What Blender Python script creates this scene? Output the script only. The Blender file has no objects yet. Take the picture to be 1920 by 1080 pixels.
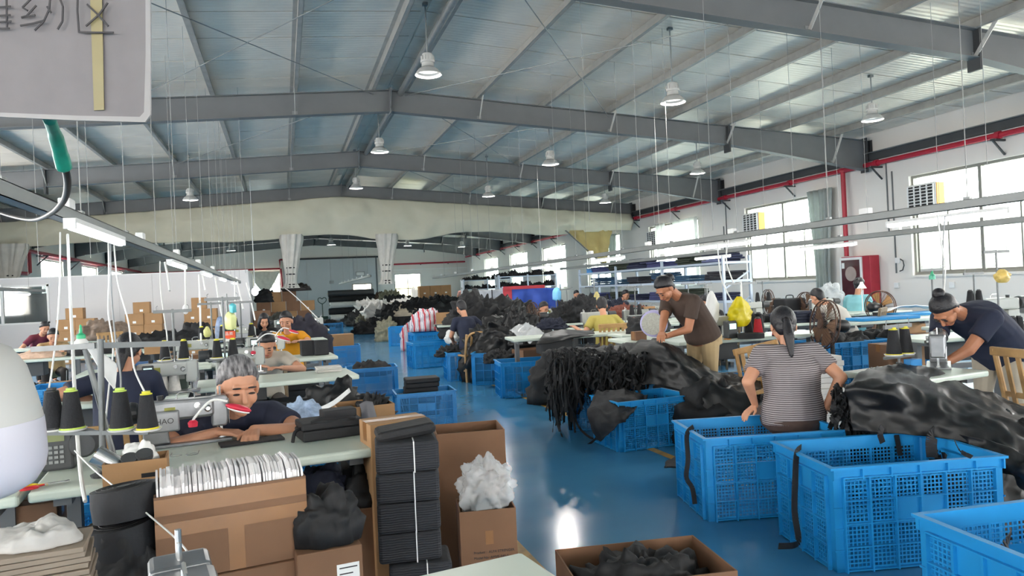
import bpy, bmesh, math, random
from mathutils import Vector, Matrix, noise
S = bpy.context.scene
COL = S.collection
rnd = random.Random(11)
# ------------------------------------------------------------------ camera
HC = 1.42; FPX = 1370.0
TH = math.atan(430 / 1370.0); RO = math.radians(2.69)
FW = Vector((math.sin(TH), math.cos(TH), 0)); R0 = Vector((math.cos(TH), -math.sin(TH), 0)); UP = Vector((0, 0, 1))
CX = math.cos(RO) * R0 - math.sin(RO) * UP; CY = math.sin(RO) * R0 + math.cos(RO) * UP
CAM = Vector((0, 0, HC))
cd = bpy.data.cameras.new('camera'); cam = bpy.data.objects.new('camera', cd); COL.objects.link(cam)
cd.sensor_width = 36; cd.lens = 36 * FPX / 1920; cd.clip_start = .05; cd.clip_end = 300
M = Matrix((CX, CY, -FW)).transposed().to_4x4(); M.translation = CAM; cam.matrix_world = M
S.camera = cam
# ------------------------------------------------------------------ world, exposure
S.view_settings.view_transform = 'Standard'; S.view_settings.look = 'None'
S.view_settings.gamma = 1; S.view_settings.use_curve_mapping = False
S.view_settings.exposure = 1.66
W = bpy.data.worlds.new('sky'); S.world = W; W.use_nodes = True
W.node_tree.nodes['Background'].inputs[0].default_value = (1, .985, .96, 1)
W.node_tree.nodes['Background'].inputs[1].default_value = 7.0
S.cycles.max_bounces = 4; S.cycles.diffuse_bounces = 3; S.cycles.glossy_bounces = 2
S.cycles.transparent_max_bounces = 12; S.cycles.transmission_bounces = 4
S.cycles.sample_clamp_indirect = 6; S.cycles.caustics_reflective = False; S.cycles.caustics_refractive = False
S.cycles.use_denoising = True; S.cycles.use_adaptive_sampling = True; S.cycles.adaptive_threshold = .06
TS = bpy.data.scenes.new('workbench')   # scratch scene for evaluating meshes, removed at the end
# ------------------------------------------------------------------ measuring helpers (photo 1920x1080 -> place)
def ray(px, py): return FW + CX * ((px - 960) / FPX) - CY * ((py - 540) / FPX)
def G(px, py, z=0.0):
    d = ray(px, py); return CAM + d * ((z - HC) / d.z)
def AX(px, py, x):
    d = ray(px, py); return CAM + d * (x / d.x)
def AY(px, py, y):
    d = ray(px, py); return CAM + d * (y / d.y)
def D(px, py, dep): return CAM + ray(px, py) * dep
# ------------------------------------------------------------------ materials
def lin(c):
    if isinstance(c, str):
        c = [int(c[i:i + 2], 16) / 255 for i in (0, 2, 4)]
    return tuple((x / 12.92 if x <= .04045 else ((x + .055) / 1.055) ** 2.4) for x in c[:3]) + (1,)
MATS = {}
def mat(name, col, rough=.6, metal=0, var=.08, scale=6, bump=0, bscale=40, emit=0, alpha=1, spec=.5, trans=0, sheen=0, coat=0):
    if name in MATS: return MATS[name]
    m = bpy.data.materials.new(name); m.use_nodes = True; nt = m.node_tree; b = nt.nodes['Principled BSDF']
    c = lin(col)
    b.inputs['Roughness'].default_value = rough; b.inputs['Metallic'].default_value = metal
    b.inputs['Specular IOR Level'].default_value = spec; b.inputs['Base Color'].default_value = c
    b.inputs['Transmission Weight'].default_value = trans
    b.inputs['Sheen Weight'].default_value = sheen; b.inputs['Coat Weight'].default_value = coat
    if var or bump:
        tc = nt.nodes.new('ShaderNodeTexCoord')
    if var:
        n = nt.nodes.new('ShaderNodeTexNoise'); n.inputs['Scale'].default_value = scale; n.inputs['Detail'].default_value = 4
        nt.links.new(tc.outputs['Object'], n.inputs['Vector'])
        r = nt.nodes.new('ShaderNodeValToRGB')
        r.color_ramp.elements[0].position = .3; r.color_ramp.elements[1].position = .7
        r.color_ramp.elements[0].color = tuple(x * (1 - var) for x in c[:3]) + (1,)
        r.color_ramp.elements[1].color = tuple(min(1, x * (1 + var)) for x in c[:3]) + (1,)
        nt.links.new(n.outputs['Fac'], r.inputs['Fac']); nt.links.new(r.outputs['Color'], b.inputs['Base Color'])
    if bump:
        n2 = nt.nodes.new('ShaderNodeTexNoise'); n2.inputs['Scale'].default_value = bscale; n2.inputs['Detail'].default_value = 3
        nt.links.new(tc.outputs['Object'], n2.inputs['Vector'])
        bp = nt.nodes.new('ShaderNodeBump'); bp.inputs['Strength'].default_value = bump; bp.inputs['Distance'].default_value = .01
        nt.links.new(n2.outputs['Fac'], bp.inputs['Height']); nt.links.new(bp.outputs['Normal'], b.inputs['Normal'])
    if emit:
        b.inputs['Emission Color'].default_value = c; b.inputs['Emission Strength'].default_value = emit
    if alpha < 1: b.inputs['Alpha'].default_value = alpha
    MATS[name] = m; return m
def translucent(m, w):
    nt = m.node_tree; b = nt.nodes['Principled BSDF']; out = [n for n in nt.nodes if n.type == 'OUTPUT_MATERIAL'][0]
    t = nt.nodes.new('ShaderNodeBsdfTranslucent'); x = nt.nodes.new('ShaderNodeMixShader'); x.inputs[0].default_value = w
    src = b.inputs['Base Color']
    if src.is_linked: nt.links.new(src.links[0].from_socket, t.inputs[0])
    else: t.inputs[0].default_value = src.default_value
    nt.links.new(b.outputs[0], x.inputs[1]); nt.links.new(t.outputs[0], x.inputs[2]); nt.links.new(x.outputs[0], out.inputs[0]); return m
def nodes(m): return m.node_tree.nodes, m.node_tree.links, m.node_tree.nodes['Principled BSDF']
# ------------------------------------------------------------------ mesh builder
class MB:
    def __init__(s): s.v = []; s.f = []; s.mi = []; s.cur = 0
    def add(s, vs, fs):
        o = len(s.v); s.v += [tuple(v) for v in vs]
        for f in fs: s.f.append(tuple(i + o for i in f)); s.mi.append(s.cur)
        return s
    def box(s, c, d, rz=0, mt=None):
        x, y, z = d[0] / 2, d[1] / 2, d[2] / 2
        vs = [Vector((a * x, b * y, e * z)) for e in (-1, 1) for b in (-1, 1) for a in (-1, 1)]
        m = mt if mt is not None else (Matrix.Rotation(rz, 4, 'Z') if rz else None)
        if m is not None: vs = [m @ v for v in vs]
        c = Vector(c)
        return s.add([v + c for v in vs], [(0, 2, 3, 1), (4, 5, 7, 6), (0, 1, 5, 4), (2, 6, 7, 3), (0, 4, 6, 2), (1, 3, 7, 5)])
    def bb(s, x0, x1, y0, y1, z0, z1): return s.box(((x0 + x1) / 2, (y0 + y1) / 2, (z0 + z1) / 2), (x1 - x0, y1 - y0, z1 - z0))
    def bar(s, p, q, w, h, upv=(0, 0, 1)):
        p = Vector(p); q = Vector(q); d = q - p; L = d.length
        if L < 1e-6: return s
        d.normalize(); u = Vector(upv)
        if abs(d.dot(u)) > .98: u = Vector((0, 1, 0)) if abs(d.y) < .9 else Vector((1, 0, 0))
        a = d.cross(u).normalized(); b = a.cross(d)
        vs = []
        for t in (p, q):
            for i, j in ((-1, -1), (1, -1), (1, 1), (-1, 1)): vs.append(t + a * (i * w / 2) + b * (j * h / 2))
        return s.add(vs, [(3, 2, 1, 0), (4, 5, 6, 7), (0, 1, 5, 4), (1, 2, 6, 5), (2, 3, 7, 6), (3, 0, 4, 7)])
    def tube(s, pts, r, n=8, cap=True):
        pts = [Vector(p) for p in pts]; k = len(pts)
        rr = r if isinstance(r, (list, tuple)) else [r] * k
        t0 = (pts[1] - pts[0]).normalized(); a = t0.orthogonal().normalized(); vs = []; fs = []
        for i, p in enumerate(pts):
            t = (pts[min(i + 1, k - 1)] - pts[max(i - 1, 0)]).normalized()
            a = (a - t * a.dot(t)); a = a.normalized() if a.length > 1e-6 else t.orthogonal().normalized()
            b = t.cross(a)
            for j in range(n):
                an = 2 * math.pi * j / n; vs.append(p + (a * math.cos(an) + b * math.sin(an)) * rr[i])
        for i in range(k - 1):
            for j in range(n):
                j2 = (j + 1) % n; fs.append((i * n + j, i * n + j2, (i + 1) * n + j2, (i + 1) * n + j))
        if cap: fs.append(tuple(range(n - 1, -1, -1))); fs.append(tuple((k - 1) * n + j for j in range(n)))
        return s.add(vs, fs)
    def lathe(s, prof, n=20, c=(0, 0, 0), mt=None, cap=True):
        c = Vector(c); vs = []; fs = []; k = len(prof)
        for r, z in prof:
            for j in range(n):
                an = 2 * math.pi * j / n; v = Vector((r * math.cos(an), r * math.sin(an), z))
                vs.append((mt @ v if mt is not None else v) + c)
        for i in range(k - 1):
            for j in range(n):
                j2 = (j + 1) % n; fs.append((i * n + j, i * n + j2, (i + 1) * n + j2, (i + 1) * n + j))
        if cap: fs.append(tuple(range(n - 1, -1, -1))); fs.append(tuple((k - 1) * n + j for j in range(n)))
        return s.add(vs, fs)
    def ell(s, c, r, n=14, k=9, mt=None):
        c = Vector(c); vs = []; fs = []
        for i in range(k + 1):
            ph = math.pi * i / k - math.pi / 2; rr = max(math.cos(ph), .02)
            for j in range(n):
                an = 2 * math.pi * j / n
                v = Vector((r[0] * rr * math.cos(an), r[1] * rr * math.sin(an), r[2] * math.sin(ph)))
                vs.append((mt @ v if mt is not None else v) + c)
        for i in range(k):
            for j in range(n):
                j2 = (j + 1) % n; fs.append((i * n + j, i * n + j2, (i + 1) * n + j2, (i + 1) * n + j))
        fs.append(tuple(range(n - 1, -1, -1))); fs.append(tuple(k * n + j for j in range(n)))
        return s.add(vs, fs)
    def cap(s, p, q, r1, r2, n=12):
        p = Vector(p); q = Vector(q); d = (q - p); L = d.length
        if L < 1e-5: return s.ell(p, (r1, r1, r1), n, 8)
        m = d.to_track_quat('Z', 'Y').to_matrix()
        pr = [(max(r1 * math.sin(a), .001), -r1 * math.cos(a)) for a in (0, .35, .7, 1.1, 1.45)] + [(max(r2 * math.cos(a), .001), L + r2 * math.sin(a)) for a in (.1, .45, .85, 1.2, 1.57)]
        return s.lathe(pr, n, p, m)
    def grid(s, P, closed=False):
        r = len(P); c = len(P[0]); fs = []
        for i in range(r - 1):
            for j in range(c - 1 + (1 if closed else 0)):
                j2 = (j + 1) % c; fs.append((i * c + j, i * c + j2, (i + 1) * c + j2, (i + 1) * c + j))
        return s.add([p for row in P for p in row], fs)
    def prism(s, poly, y0, y1, plane='XZ', org=(0, 0, 0)):
        n = len(poly); o = Vector(org)
        def q(p, t): return o + (Vector((p[0], t, p[1])) if plane == 'XZ' else Vector((t, p[0], p[1])) if plane == 'YZ' else Vector((p[0], p[1], t)))
        vs = [q(p, y0) for p in poly] + [q(p, y1) for p in poly]
        return s.add(vs, [tuple(range(n)), tuple(range(2 * n - 1, n - 1, -1))] + [(i, i + n, (i + 1) % n + n, (i + 1) % n) for i in range(n)])
    def mesh(s, name, ms, smooth=None):
        me = bpy.data.meshes.new(name); me.from_pydata(s.v, [], s.f)
        bm = bmesh.new(); bm.from_mesh(me); bmesh.ops.recalc_face_normals(bm, faces=bm.faces); bm.to_mesh(me); bm.free()
        for m in (ms if isinstance(ms, (list, tuple)) else [ms]): me.materials.append(m)
        if isinstance(ms, (list, tuple)) and len(me.polygons) == len(s.mi): me.polygons.foreach_set('material_index', s.mi)
        if smooth is not None:
            me.polygons.foreach_set('use_smooth', [True] * len(me.polygons))
            if smooth > 0: me.set_sharp_from_angle(angle=math.radians(smooth))
        me.update(); return me
    def build(s, name, ms, parent=None, smooth=None, bevel=0, seg=2):
        return link(name, s.mesh(name, ms, smooth), parent, bevel, seg)
def link(name, me, parent=None, bevel=0, seg=2):
    o = bpy.data.objects.new(name, me); COL.objects.link(o)
    if parent is not None: o.parent = parent
    if bevel:
        md = o.modifiers.new('bevel', 'BEVEL'); md.width = bevel; md.segments = seg; md.limit_method = 'ANGLE'; md.angle_limit = .7
    return o
def tag(o, label=None, cat=None, group=None, kind=None):
    if label: o['label'] = label
    if cat: o['category'] = cat
    if group: o['group'] = group
    if kind: o['kind'] = kind
    return o
def thing(name, label, cat, loc=(0, 0, 0), rz=0, group=None):
    o = bpy.data.objects.new(name, None); COL.objects.link(o); o.empty_display_size = .1
    o.location = loc; o.rotation_euler = (0, 0, rz); return tag(o, label, cat, group)
def ctree(o, parent=None):
    c = o.copy(); COL.objects.link(c); c.parent = parent
    for ch in [x for x in o.children]: ctree(ch, c)
    return c
def place(root, loc, rz=0, label=None, group=None, first=False):
    c = root if first else ctree(root)
    c.location = loc; c.rotation_euler = (0, 0, rz)
    if label: c['label'] = label
    if group: c['group'] = group
    return c
def struct(o): o['kind'] = 'structure'; return o
def billow(x, y, z=0, o=4):
    s = 0; a = 1; f = 1
    for _ in range(o): s += a * abs(noise.noise(Vector((x * f, y * f, z * f)))); a *= .5; f *= 2.07
    return s * 1.7 - .85
def fbm(x, y, z=0, o=3): return noise.fractal(Vector((x, y, z)), .9, 2.1, o)
# ------------------------------------------------------------------ common materials
m_wall = mat('white_wall_paint', 'dfdad3', .75, var=.03, scale=.7)
m_wall2 = mat('partition_board', 'd6d4d4', .6, var=.02, scale=.5)
m_steel = mat('grey_painted_steel', '6b6d6e', .5, var=.06, scale=3, spec=.4)
m_dark = mat('dark_grey_steel', '3e4042', .5, var=.08, scale=3)
m_black = mat('black_plastic', '17181a', .45, var=.1)
m_galv = mat('galvanised_steel', '8b8e8d', .4, metal=.5, var=.12, scale=8)
m_alu = mat('window_aluminium', '8e8c86', .4, metal=.5, var=.05)
m_white = mat('white_plastic', 'e6e6e4', .4, var=.02)
m_chrome = mat('bare_steel', 'b9bbbb', .25, metal=.9, var=.05)
m_red = mat('red_pipe_paint', 'a81f33', .4, var=.06)
m_curt = mat('cream_curtain_cloth', 'cdc9b4', .85, var=.04, scale=2, bump=.15, bscale=25)
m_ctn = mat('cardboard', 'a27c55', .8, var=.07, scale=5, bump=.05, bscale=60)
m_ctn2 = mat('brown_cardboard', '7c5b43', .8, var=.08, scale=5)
m_ctn_in = mat('inner_cardboard', 'a98259', .85, var=.08, scale=9)
m_tape = mat('brown_packing_tape', '8a6038', .3, var=.06, scale=12)
m_blk = mat('black_fabric', '111215', .7, var=.25, scale=9, bump=.25, bscale=30)
m_blk2 = mat('charcoal_fabric', '1a1b1f', .7, var=.2, scale=9, bump=.2, bscale=40)
m_gloss = mat('black_coated_cloth', '0e0f11', .44, var=.2, scale=5, bump=.15, bscale=14, spec=.4)
m_navy = mat('navy_cloth', '171d30', .8, var=.1, bump=.1)
m_table = mat('pale_green_laminate', 'c9d3c6', .35, var=.03, scale=3)
m_tedge = mat('white_edge_strip', 'c5cdbd', .4, var=.03)
m_glass = None
# floor: glossy worn blue epoxy
m_floor = mat('blue_epoxy_floor', '2f6f99', .26, var=.0, spec=.5)
ns, lk, b = nodes(m_floor)
tc = ns.new('ShaderNodeTexCoord')
n1 = ns.new('ShaderNodeTexNoise'); n1.inputs['Scale'].default_value = .9; n1.inputs['Detail'].default_value = 8; lk.new(tc.outputs['Object'], n1.inputs['Vector'])
cr = ns.new('ShaderNodeValToRGB'); cr.color_ramp.elements[0].color = lin('3a7ba6'); cr.color_ramp.elements[1].color = lin('4b8bb0'); cr.color_ramp.elements[0].position = .35; cr.color_ramp.elements[1].position = .7
lk.new(n1.outputs['Fac'], cr.inputs['Fac'])
n2 = ns.new('ShaderNodeTexNoise'); n2.inputs['Scale'].default_value = 26; n2.inputs['Detail'].default_value = 6; lk.new(tc.outputs['Object'], n2.inputs['Vector'])
c2 = ns.new('ShaderNodeValToRGB'); c2.color_ramp.elements[0].position = .72; c2.color_ramp.elements[1].position = .82; c2.color_ramp.elements[1].color = (.08, .08, .08, 1); c2.color_ramp.elements[0].color = (0, 0, 0, 1)
lk.new(n2.outputs['Fac'], c2.inputs['Fac'])
mx = ns.new('ShaderNodeMix'); mx.data_type = 'RGBA'; lk.new(c2.outputs['Color'], mx.inputs[0]); lk.new(cr.outputs['Color'], mx.inputs[6]); mx.inputs[7].default_value = lin('6b8da3'); lk.new(mx.outputs[2], b.inputs['Base Color'])
n3 = ns.new('ShaderNodeTexNoise'); n3.inputs['Scale'].default_value = 3; n3.inputs['Detail'].default_value = 5; lk.new(tc.outputs['Object'], n3.inputs['Vector'])
mr = ns.new('ShaderNodeMapRange'); mr.inputs[3].default_value = .09; mr.inputs[4].default_value = .26; lk.new(n3.outputs['Fac'], mr.inputs[0]); lk.new(mr.outputs[0], b.inputs['Roughness'])
bp = ns.new('ShaderNodeBump'); bp.inputs['Strength'].default_value = .06; bp.inputs['Distance'].default_value = .02; lk.new(n3.outputs['Fac'], bp.inputs['Height']); lk.new(bp.outputs['Normal'], b.inputs['Normal'])
# roof lining: silver foil with fine ribs across
m_foil = mat('silver_roof_foil', 'efe6d8', .34, metal=.22, var=.06, scale=2)
ns, lk, b = nodes(m_foil)
tc = ns.new('ShaderNodeTexCoord'); wv = ns.new('ShaderNodeTexWave'); wv.bands_direction = 'Y'; wv.inputs['Scale'].default_value = 3.2; wv.inputs['Distortion'].default_value = .6; wv.inputs['Detail'].default_value = 1
lk.new(tc.outputs['Object'], wv.inputs['Vector'])
bp = ns.new('ShaderNodeBump'); bp.inputs['Strength'].default_value = .2; bp.inputs['Distance'].default_value = .02; lk.new(wv.outputs['Fac'], bp.inputs['Height']); lk.new(bp.outputs['Normal'], b.inputs['Normal'])
# ------------------------------------------------------------------ the hall
RX = 2.04                     # ridge
HW = 10.75                    # ridge to column face
XR, XL = 12.95, -8.75         # wall faces
YF0, SP = 13.47, 5.85         # a frame and the bay
YB, YN = 51.9, -3.0
ZR = 4.76                     # ridge beam underside
PIT = .0706
ZT = ZR + .40                 # beam top at ridge
def ztop(x): return ZT - PIT * abs(x - RX)
fl = MB().bb(XL - .2, XR + .2, YN - 6, YB + .2, -.1, 0).build('floor', m_floor); struct(fl)
m_yel = mat('worn_yellow_floor_paint', 'b28a3c', .5, var=.25, scale=14)
for i, x in enumerate((1.16, 2.92)):
    o = MB().bb(x - .035, x + .035, (3.2, 3.6)[i], (4.6, 14)[i], .0005, .003).build('trim_%d' % (i + 1), m_yel); struct(o); o['label'] = 'worn yellow aisle line on the blue floor'
# roof: one sheet per metre of hall on each slope
cl = bpy.data.objects.new('ceiling', None); COL.objects.link(cl); struct(cl)
for side in (-1, 1):
    pm = MB(); x0 = .04; x1 = HW + .9; w = .972
    zz = lambda x: .155 - PIT * x
    pm.add([(side * x0, 0, zz(x0)), (side * x1, 0, zz(x1)), (side * x1, w, zz(x1)), (side * x0, w, zz(x0)),
            (side * x0, 0, zz(x0) + .05), (side * x1, 0, zz(x1) + .05), (side * x1, w, zz(x1) + .05), (side * x0, w, zz(x0) + .05)],
           [(0, 1, 2, 3), (4, 7, 6, 5), (0, 4, 5, 1), (1, 5, 6, 2), (2, 6, 7, 3), (3, 7, 4, 0)])
    me = pm.mesh('roof_panel', m_foil)
    y = YN
    while y < YB + .5:
        o = link('roof_panel', me, cl); o.location = (RX, y, ZT); y += 1.0
MB().bb(RX - .3, RX + .3, YN, YB + .2, ZT + .19, ZT + .2).build('ridge_cap', m_foil, cl)
for side in (-1, 1):
    a, b_ = RX, RX + side * (HW + 1.2); q = [(a, ZT + .215), (b_, ZT + .215 - PIT * (HW + 1.2)), (b_, ZT + .235 - PIT * (HW + 1.2)), (a, ZT + .235)]
    MB().prism(q, YN - 6.2, YB + .3, 'XZ').build('added_roof_backing', m_steel, cl)  # unseen backing sheet added to stop sky light leaking through the panel seams
# purlins (lipped channels) along the hall
m_purl = mat('purlin_zinc', 'a3a29d', .4, metal=.3, var=.14, scale=5)
pur = [-.33, .33] + [s * (.33 + 1.36 * k) for k in range(1, 8) for s in (-1, 1)]
for p in pur:
    x = RX + p; z = ztop(x); s = 1 if p > 0 else -1
    m = MB()
    m.bb(-.003, .003, YN, YB, 0, .15); m.bb(-.06 if s > 0 else 0, 0 if s > 0 else .06, YN, YB, 0, .005); m.bb(0 if s > 0 else -.06, .06 if s > 0 else 0, YN, YB, .145, .15)
    m.bb(-.062 if s > 0 else .056, -.056 if s > 0 else .062, YN, YB, 0, .02)
    o = m.build('purlin', m_purl, cl); o.location = (x, 0, z)
MB().tube([(RX + .2, YN, ZT - .05), (RX + .2, YB, ZT - .05)], .055, 10).build('ridge_pipe', m_galv, cl, smooth=40)
# portal frames
m_brace = mat('pale_zinc_brace', 'c9c9c4', .4, metal=.2, var=.05)
def frame(y, n):
    t = bpy.data.objects.new('roof_frame', None); COL.objects.link(t); t.location = (0, y, 0); struct(t)
    SPX = 7.15
    for s in (-1, 1):
        m = MB()
        def sec(d):
            x = RX + s * d; zt = ZT - PIT * d; dep = .40 if d <= SPX else .40 + (d - SPX) / (HW - SPX) * .28
            return x, zt, dep
        for a, bq in ((0, SPX), (SPX, HW)):
            xa, za, da = sec(a); xb, zb, db = sec(bq)
            def pl(y0, y1, za0, za1, zb0, zb1):
                m.add([(xa, y0, za0), (xb, y0, zb0), (xb, y0, zb1), (xa, y0, za1), (xa, y1, za0), (xb, y1, zb0), (xb, y1, zb1), (xa, y1, za1)],
                      [(0, 1, 2, 3), (4, 7, 6, 5), (0, 4, 5, 1), (1, 5, 6, 2), (2, 6, 7, 3), (3, 7, 4, 0)])
            pl(-.004, .004, za - da, za, zb - db, zb)
            pl(-.09, .09, za - .012, za, zb - .012, zb)
            pl(-.09, .09, za - da, za - da + .012, zb - db, zb - db + .012)
        m.build('rafter', m_steel, t)
        x, zt, dep = sec(SPX)
        for k in (-.012, .012): MB().box((x + k, 0, zt - dep / 2 - .05), (.018, .2, dep + .22)).build('splice_plate', m_dark, t)
        xe, ze, de = sec(HW)
        MB().bb(min(xe, xe + s * .16), max(xe, xe + s * .16), -.006, .006, 3.95, ze).bb(xe - .006, xe + .006, -.1, .1, 3.95, ze).bb(xe + s * .15 - .006, xe + s * .15 + .006, -.1, .1, 3.95, ze).build('column', m_dark, t)
        MB().box((xe, 0, ze - de / 2), (.02, .22, de + .1)).build('end_plate', m_dark, t)
        for p in (1, 3, 5, 7):
            d = .33 + 1.36 * p
            if d > HW - .3: continue
            x, zt, dep = sec(d)
            MB().bar((x, -.03, zt - dep + .03), (x, -.36, zt + .02), .06, .008, (1, 0, 0)).build('fly_brace', m_brace, t)
            MB().box((x, -.008, zt - dep + .05), (.09, .01, .08)).build('brace_cleat', m_galv, t)
    MB().box((RX, 0, ZT - .2), (.025, .2, .46)).build('ridge_plate', m_steel, t)
    MB().bar((RX, -.02, ZR), (RX, -.3, ZT), .05, .006, (1, 0, 0)).build('fly_brace', m_galv, t)
for k in range(-2, 7): frame(YF0 + k * SP, k)
# roof bracing rods
for (k, s, a, b_) in ((-1, 1, .3, 4.4), (-1, 1, 4.4, .3), (0, 1, .3, 4.4), (-1, -1, .3, 4.4), (-1, -1, 4.4, .3), (0, 1, 4.4, .3), (0, -1, .3, 4.4), (1, 1, .3, 4.4)):
    y = YF0 + k * SP
    o = MB().tube([(RX + s * a, y, ztop(RX + a) - .06), (RX + s * b_, y + SP, ztop(RX + b_) - .06)], .008, 6).build('bracing_rod', m_galv, cl)
# ------------------------------------------------------------------ walls
def wall_x(name, x, th, holes, y0, y1, ztopv, m=m_wall):
    mb = MB(); ys = sorted({y0, y1} | {h[0] for h in holes} | {h[1] for h in holes})
    for a, b_ in zip(ys[:-1], ys[1:]):
        hh = [h for h in holes if h[0] <= a + 1e-6 and h[1] >= b_ - 1e-6]
        zs = [(0, ztopv)] if not hh else [(0, hh[0][2]), (hh[0][3], ztopv)]
        for z0, z1 in zs: mb.bb(min(x, x + th), max(x, x + th), a, b_, z0, z1)
    return struct(mb.build(name, m))
ZE = ztop(XR) + .3
WZ0, WZ1 = 1.29, 3.42
wins = [(-2.5, .75), (3.4, 6.6), (9.2, 12.42), (15.07, 18.29), (20.8, 24.15), (26.6, 29.95), (32.5, 35.8), (38.2, 41.5), (44.0, 47.2)]
wall_x('wall_right', XR, .24, [(a, b_, WZ0, WZ1) for a, b_ in wins], YN - 6, YB, ZE)
added_lwins = [(-6.2, -3.2), (-.9, 2.1), (4.6, 7.6), (10.1, 13.1), (15.6, 18.6), (32, 35), (38, 41), (44, 47)]  # windows added on the left to bring more daylight into the hall
wall_x('wall_left', XL, -.24, [(a, b_, 1.3, 3.4) for a, b_ in added_lwins], YN - 6, YB, ZE)
def wall_y(name, y, th, holes, x0, x1, m=m_wall):
    mb = MB(); xs = sorted({x0, x1, RX} | {h[0] for h in holes} | {h[1] for h in holes})
    for a, b_ in zip(xs[:-1], xs[1:]):
        hh = [h for h in holes if h[0] <= a + 1e-6 and h[1] >= b_ - 1e-6]
        za, zb = ztop(a) + .12, ztop(b_) + .12
        def q(l0, l1, t0, t1): mb.add([(a, y, l0), (b_, y, l1), (b_, y, t1), (a, y, t0), (a, y + th, l0), (b_, y + th, l1), (b_, y + th, t1), (a, y + th, t0)], [(0, 1, 2, 3), (4, 7, 6, 5), (0, 4, 5, 1), (1, 5, 6, 2), (2, 6, 7, 3), (3, 7, 4, 0)])
        if not hh: q(0, 0, za, zb)
        else:
            if hh[0][2] > .01: q(0, 0, hh[0][2], hh[0][2])
            q(hh[0][3], hh[0][3], za, zb)
    return struct(mb.build(name, m))
# back wall, openings
bholes = [(-1.85, -.1, 1.5, 3.2), (7.6, 9.5, .0, 2.8)]
wall_y('wall_back', YB, .24, bholes, XL, XR)
wall_y('wall_front', YN - 6, -.24, [(-7, -4.4, 1.2, 3.4), (.6, 3.4, 0, 3.2), (7, 9.6, 1.2, 3.4)], XL, XR)  # unseen wall; door kept narrow to hold down light from the front
# roof and side closure continue over the near bay
for side in (-1, 1):
    o = MB(); a = RX; b_ = RX + side * (HW + .9)
    o.add([(a, YN - 6, ZT + .16), (b_, YN - 6, ztop(b_) + .16), (b_, YN + .01, ztop(b_) + .16), (a, YN + .01, ZT + .16), (a, YN - 6, ZT + .2), (b_, YN - 6, ztop(b_) + .2), (b_, YN + .01, ztop(b_) + .2), (a, YN + .01, ZT + .2)],
          [(0, 1, 2, 3), (4, 7, 6, 5), (0, 4, 5, 1), (1, 5, 6, 2), (2, 6, 7, 3), (3, 7, 4, 0)])
    o.build('roof_panel', m_foil, cl)
# glass
def glassmat(name, a=.12, tint='e8f0ee'):
    m = bpy.data.materials.new(name); m.use_nodes = True; nt = m.node_tree; nt.nodes.clear()
    out = nt.nodes.new('ShaderNodeOutputMaterial'); tr = nt.nodes.new('ShaderNodeBsdfTransparent'); gl = nt.nodes.new('ShaderNodeBsdfGlossy'); mx = nt.nodes.new('ShaderNodeMixShader')
    tr.inputs[0].default_value = lin(tint); gl.inputs['Roughness'].default_value = .05; mx.inputs[0].default_value = a
    nt.links.new(tr.outputs[0], mx.inputs[1]); nt.links.new(gl.outputs[0], mx.inputs[2]); nt.links.new(mx.outputs[0], out.inputs[0]); return m
m_glass = glassmat('window_glass', .06); m_glass2 = glassmat('dusty_glass', .16, 'b9c4c2')
wn = [0]
def window(x, y0, y1, z0, z1, out, cols=4, tz=None, th=.05):
    wn[0] += 1
    t = bpy.data.objects.new('window_%d' % wn[0], None); COL.objects.link(t); t.location = (x, (y0 + y1) / 2, z0); struct(t)
    h = (y1 - y0) / 2; H = z1 - z0; f = MB(); w = .055
    f.bb(-th, th, -h, h, 0, w).bb(-th, th, -h, h, H - w, H).bb(-th, th, -h, -h + w, w, H - w).bb(-th, th, h - w, h, w, H - w)
    tz = tz or H * .64
    f.bb(-th, th, -h + w, h - w, tz - .03, tz + .03); f.bb(-th, th, -.035, .035, w, H - w); f.build('window_frame', m_alu, t)
    cw = (2 * h - 2 * w) / cols
    for i in range(cols):
        a = -h + w + i * cw; dx = .018 * (1 if i % 2 else -1)
        sf = MB(); s = .03
        sf.bb(dx - .015, dx + .015, a, a + s, w, tz - .03).bb(dx - .015, dx + .015, a + cw - s, a + cw, w, tz - .03).bb(dx - .015, dx + .015, a + s, a + cw - s, w, w + s).bb(dx - .015, dx + .015, a + s, a + cw - s, tz - .03 - s, tz - .03)
        so = sf.build('sash', m_alu, t)
        MB().bb(dx - .003, dx + .003, a + s, a + cw - s, w + s, tz - .03 - s).build('pane', m_glass, so)
    for sgn in (-1, 1):
        MB().bb(-.003, .003, min(0, sgn * (h - w)) + (.035 if sgn > 0 else 0), max(0, sgn * (h - w)) - (.035 if sgn < 0 else 0), tz + .03, H - w).build('pane', m_glass, t)
    MB().bb(-.16 if out > 0 else -.02, .02 if out > 0 else .16, -h - .06, h + .06, -.05, -.002).build('window_sill', m_wall, t)
    # reveal trim
    return t
def portal(loc, rot, sx, sy):
    l = bpy.data.lights.new('daylight_portal', 'AREA'); l.shape = 'RECTANGLE'; l.size = sx; l.size_y = sy; l.cycles.is_portal = True
    o = bpy.data.objects.new('daylight_portal', l); COL.objects.link(o); o.location = loc; o.rotation_euler = rot
for a, b_ in wins:
    if b_ > 8: window(XR + .12, a, b_, WZ0, WZ1, 1)
    portal((XR + .3, (a + b_) / 2, (WZ0 + WZ1) / 2), (0, math.radians(90), 0), WZ1 - WZ0, b_ - a)
for a, b_ in added_lwins:
    if b_ > 20: window(XL - .12, a, b_, 1.3, 3.4, -1)
    portal((XL - .3, (a + b_) / 2, 2.35), (0, math.radians(-90), 0), 2.1, b_ - a)
portal((2, YN - 6.3, 1.6), (math.radians(90), 0, math.radians(180)), 2.8, 3.2)
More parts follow.
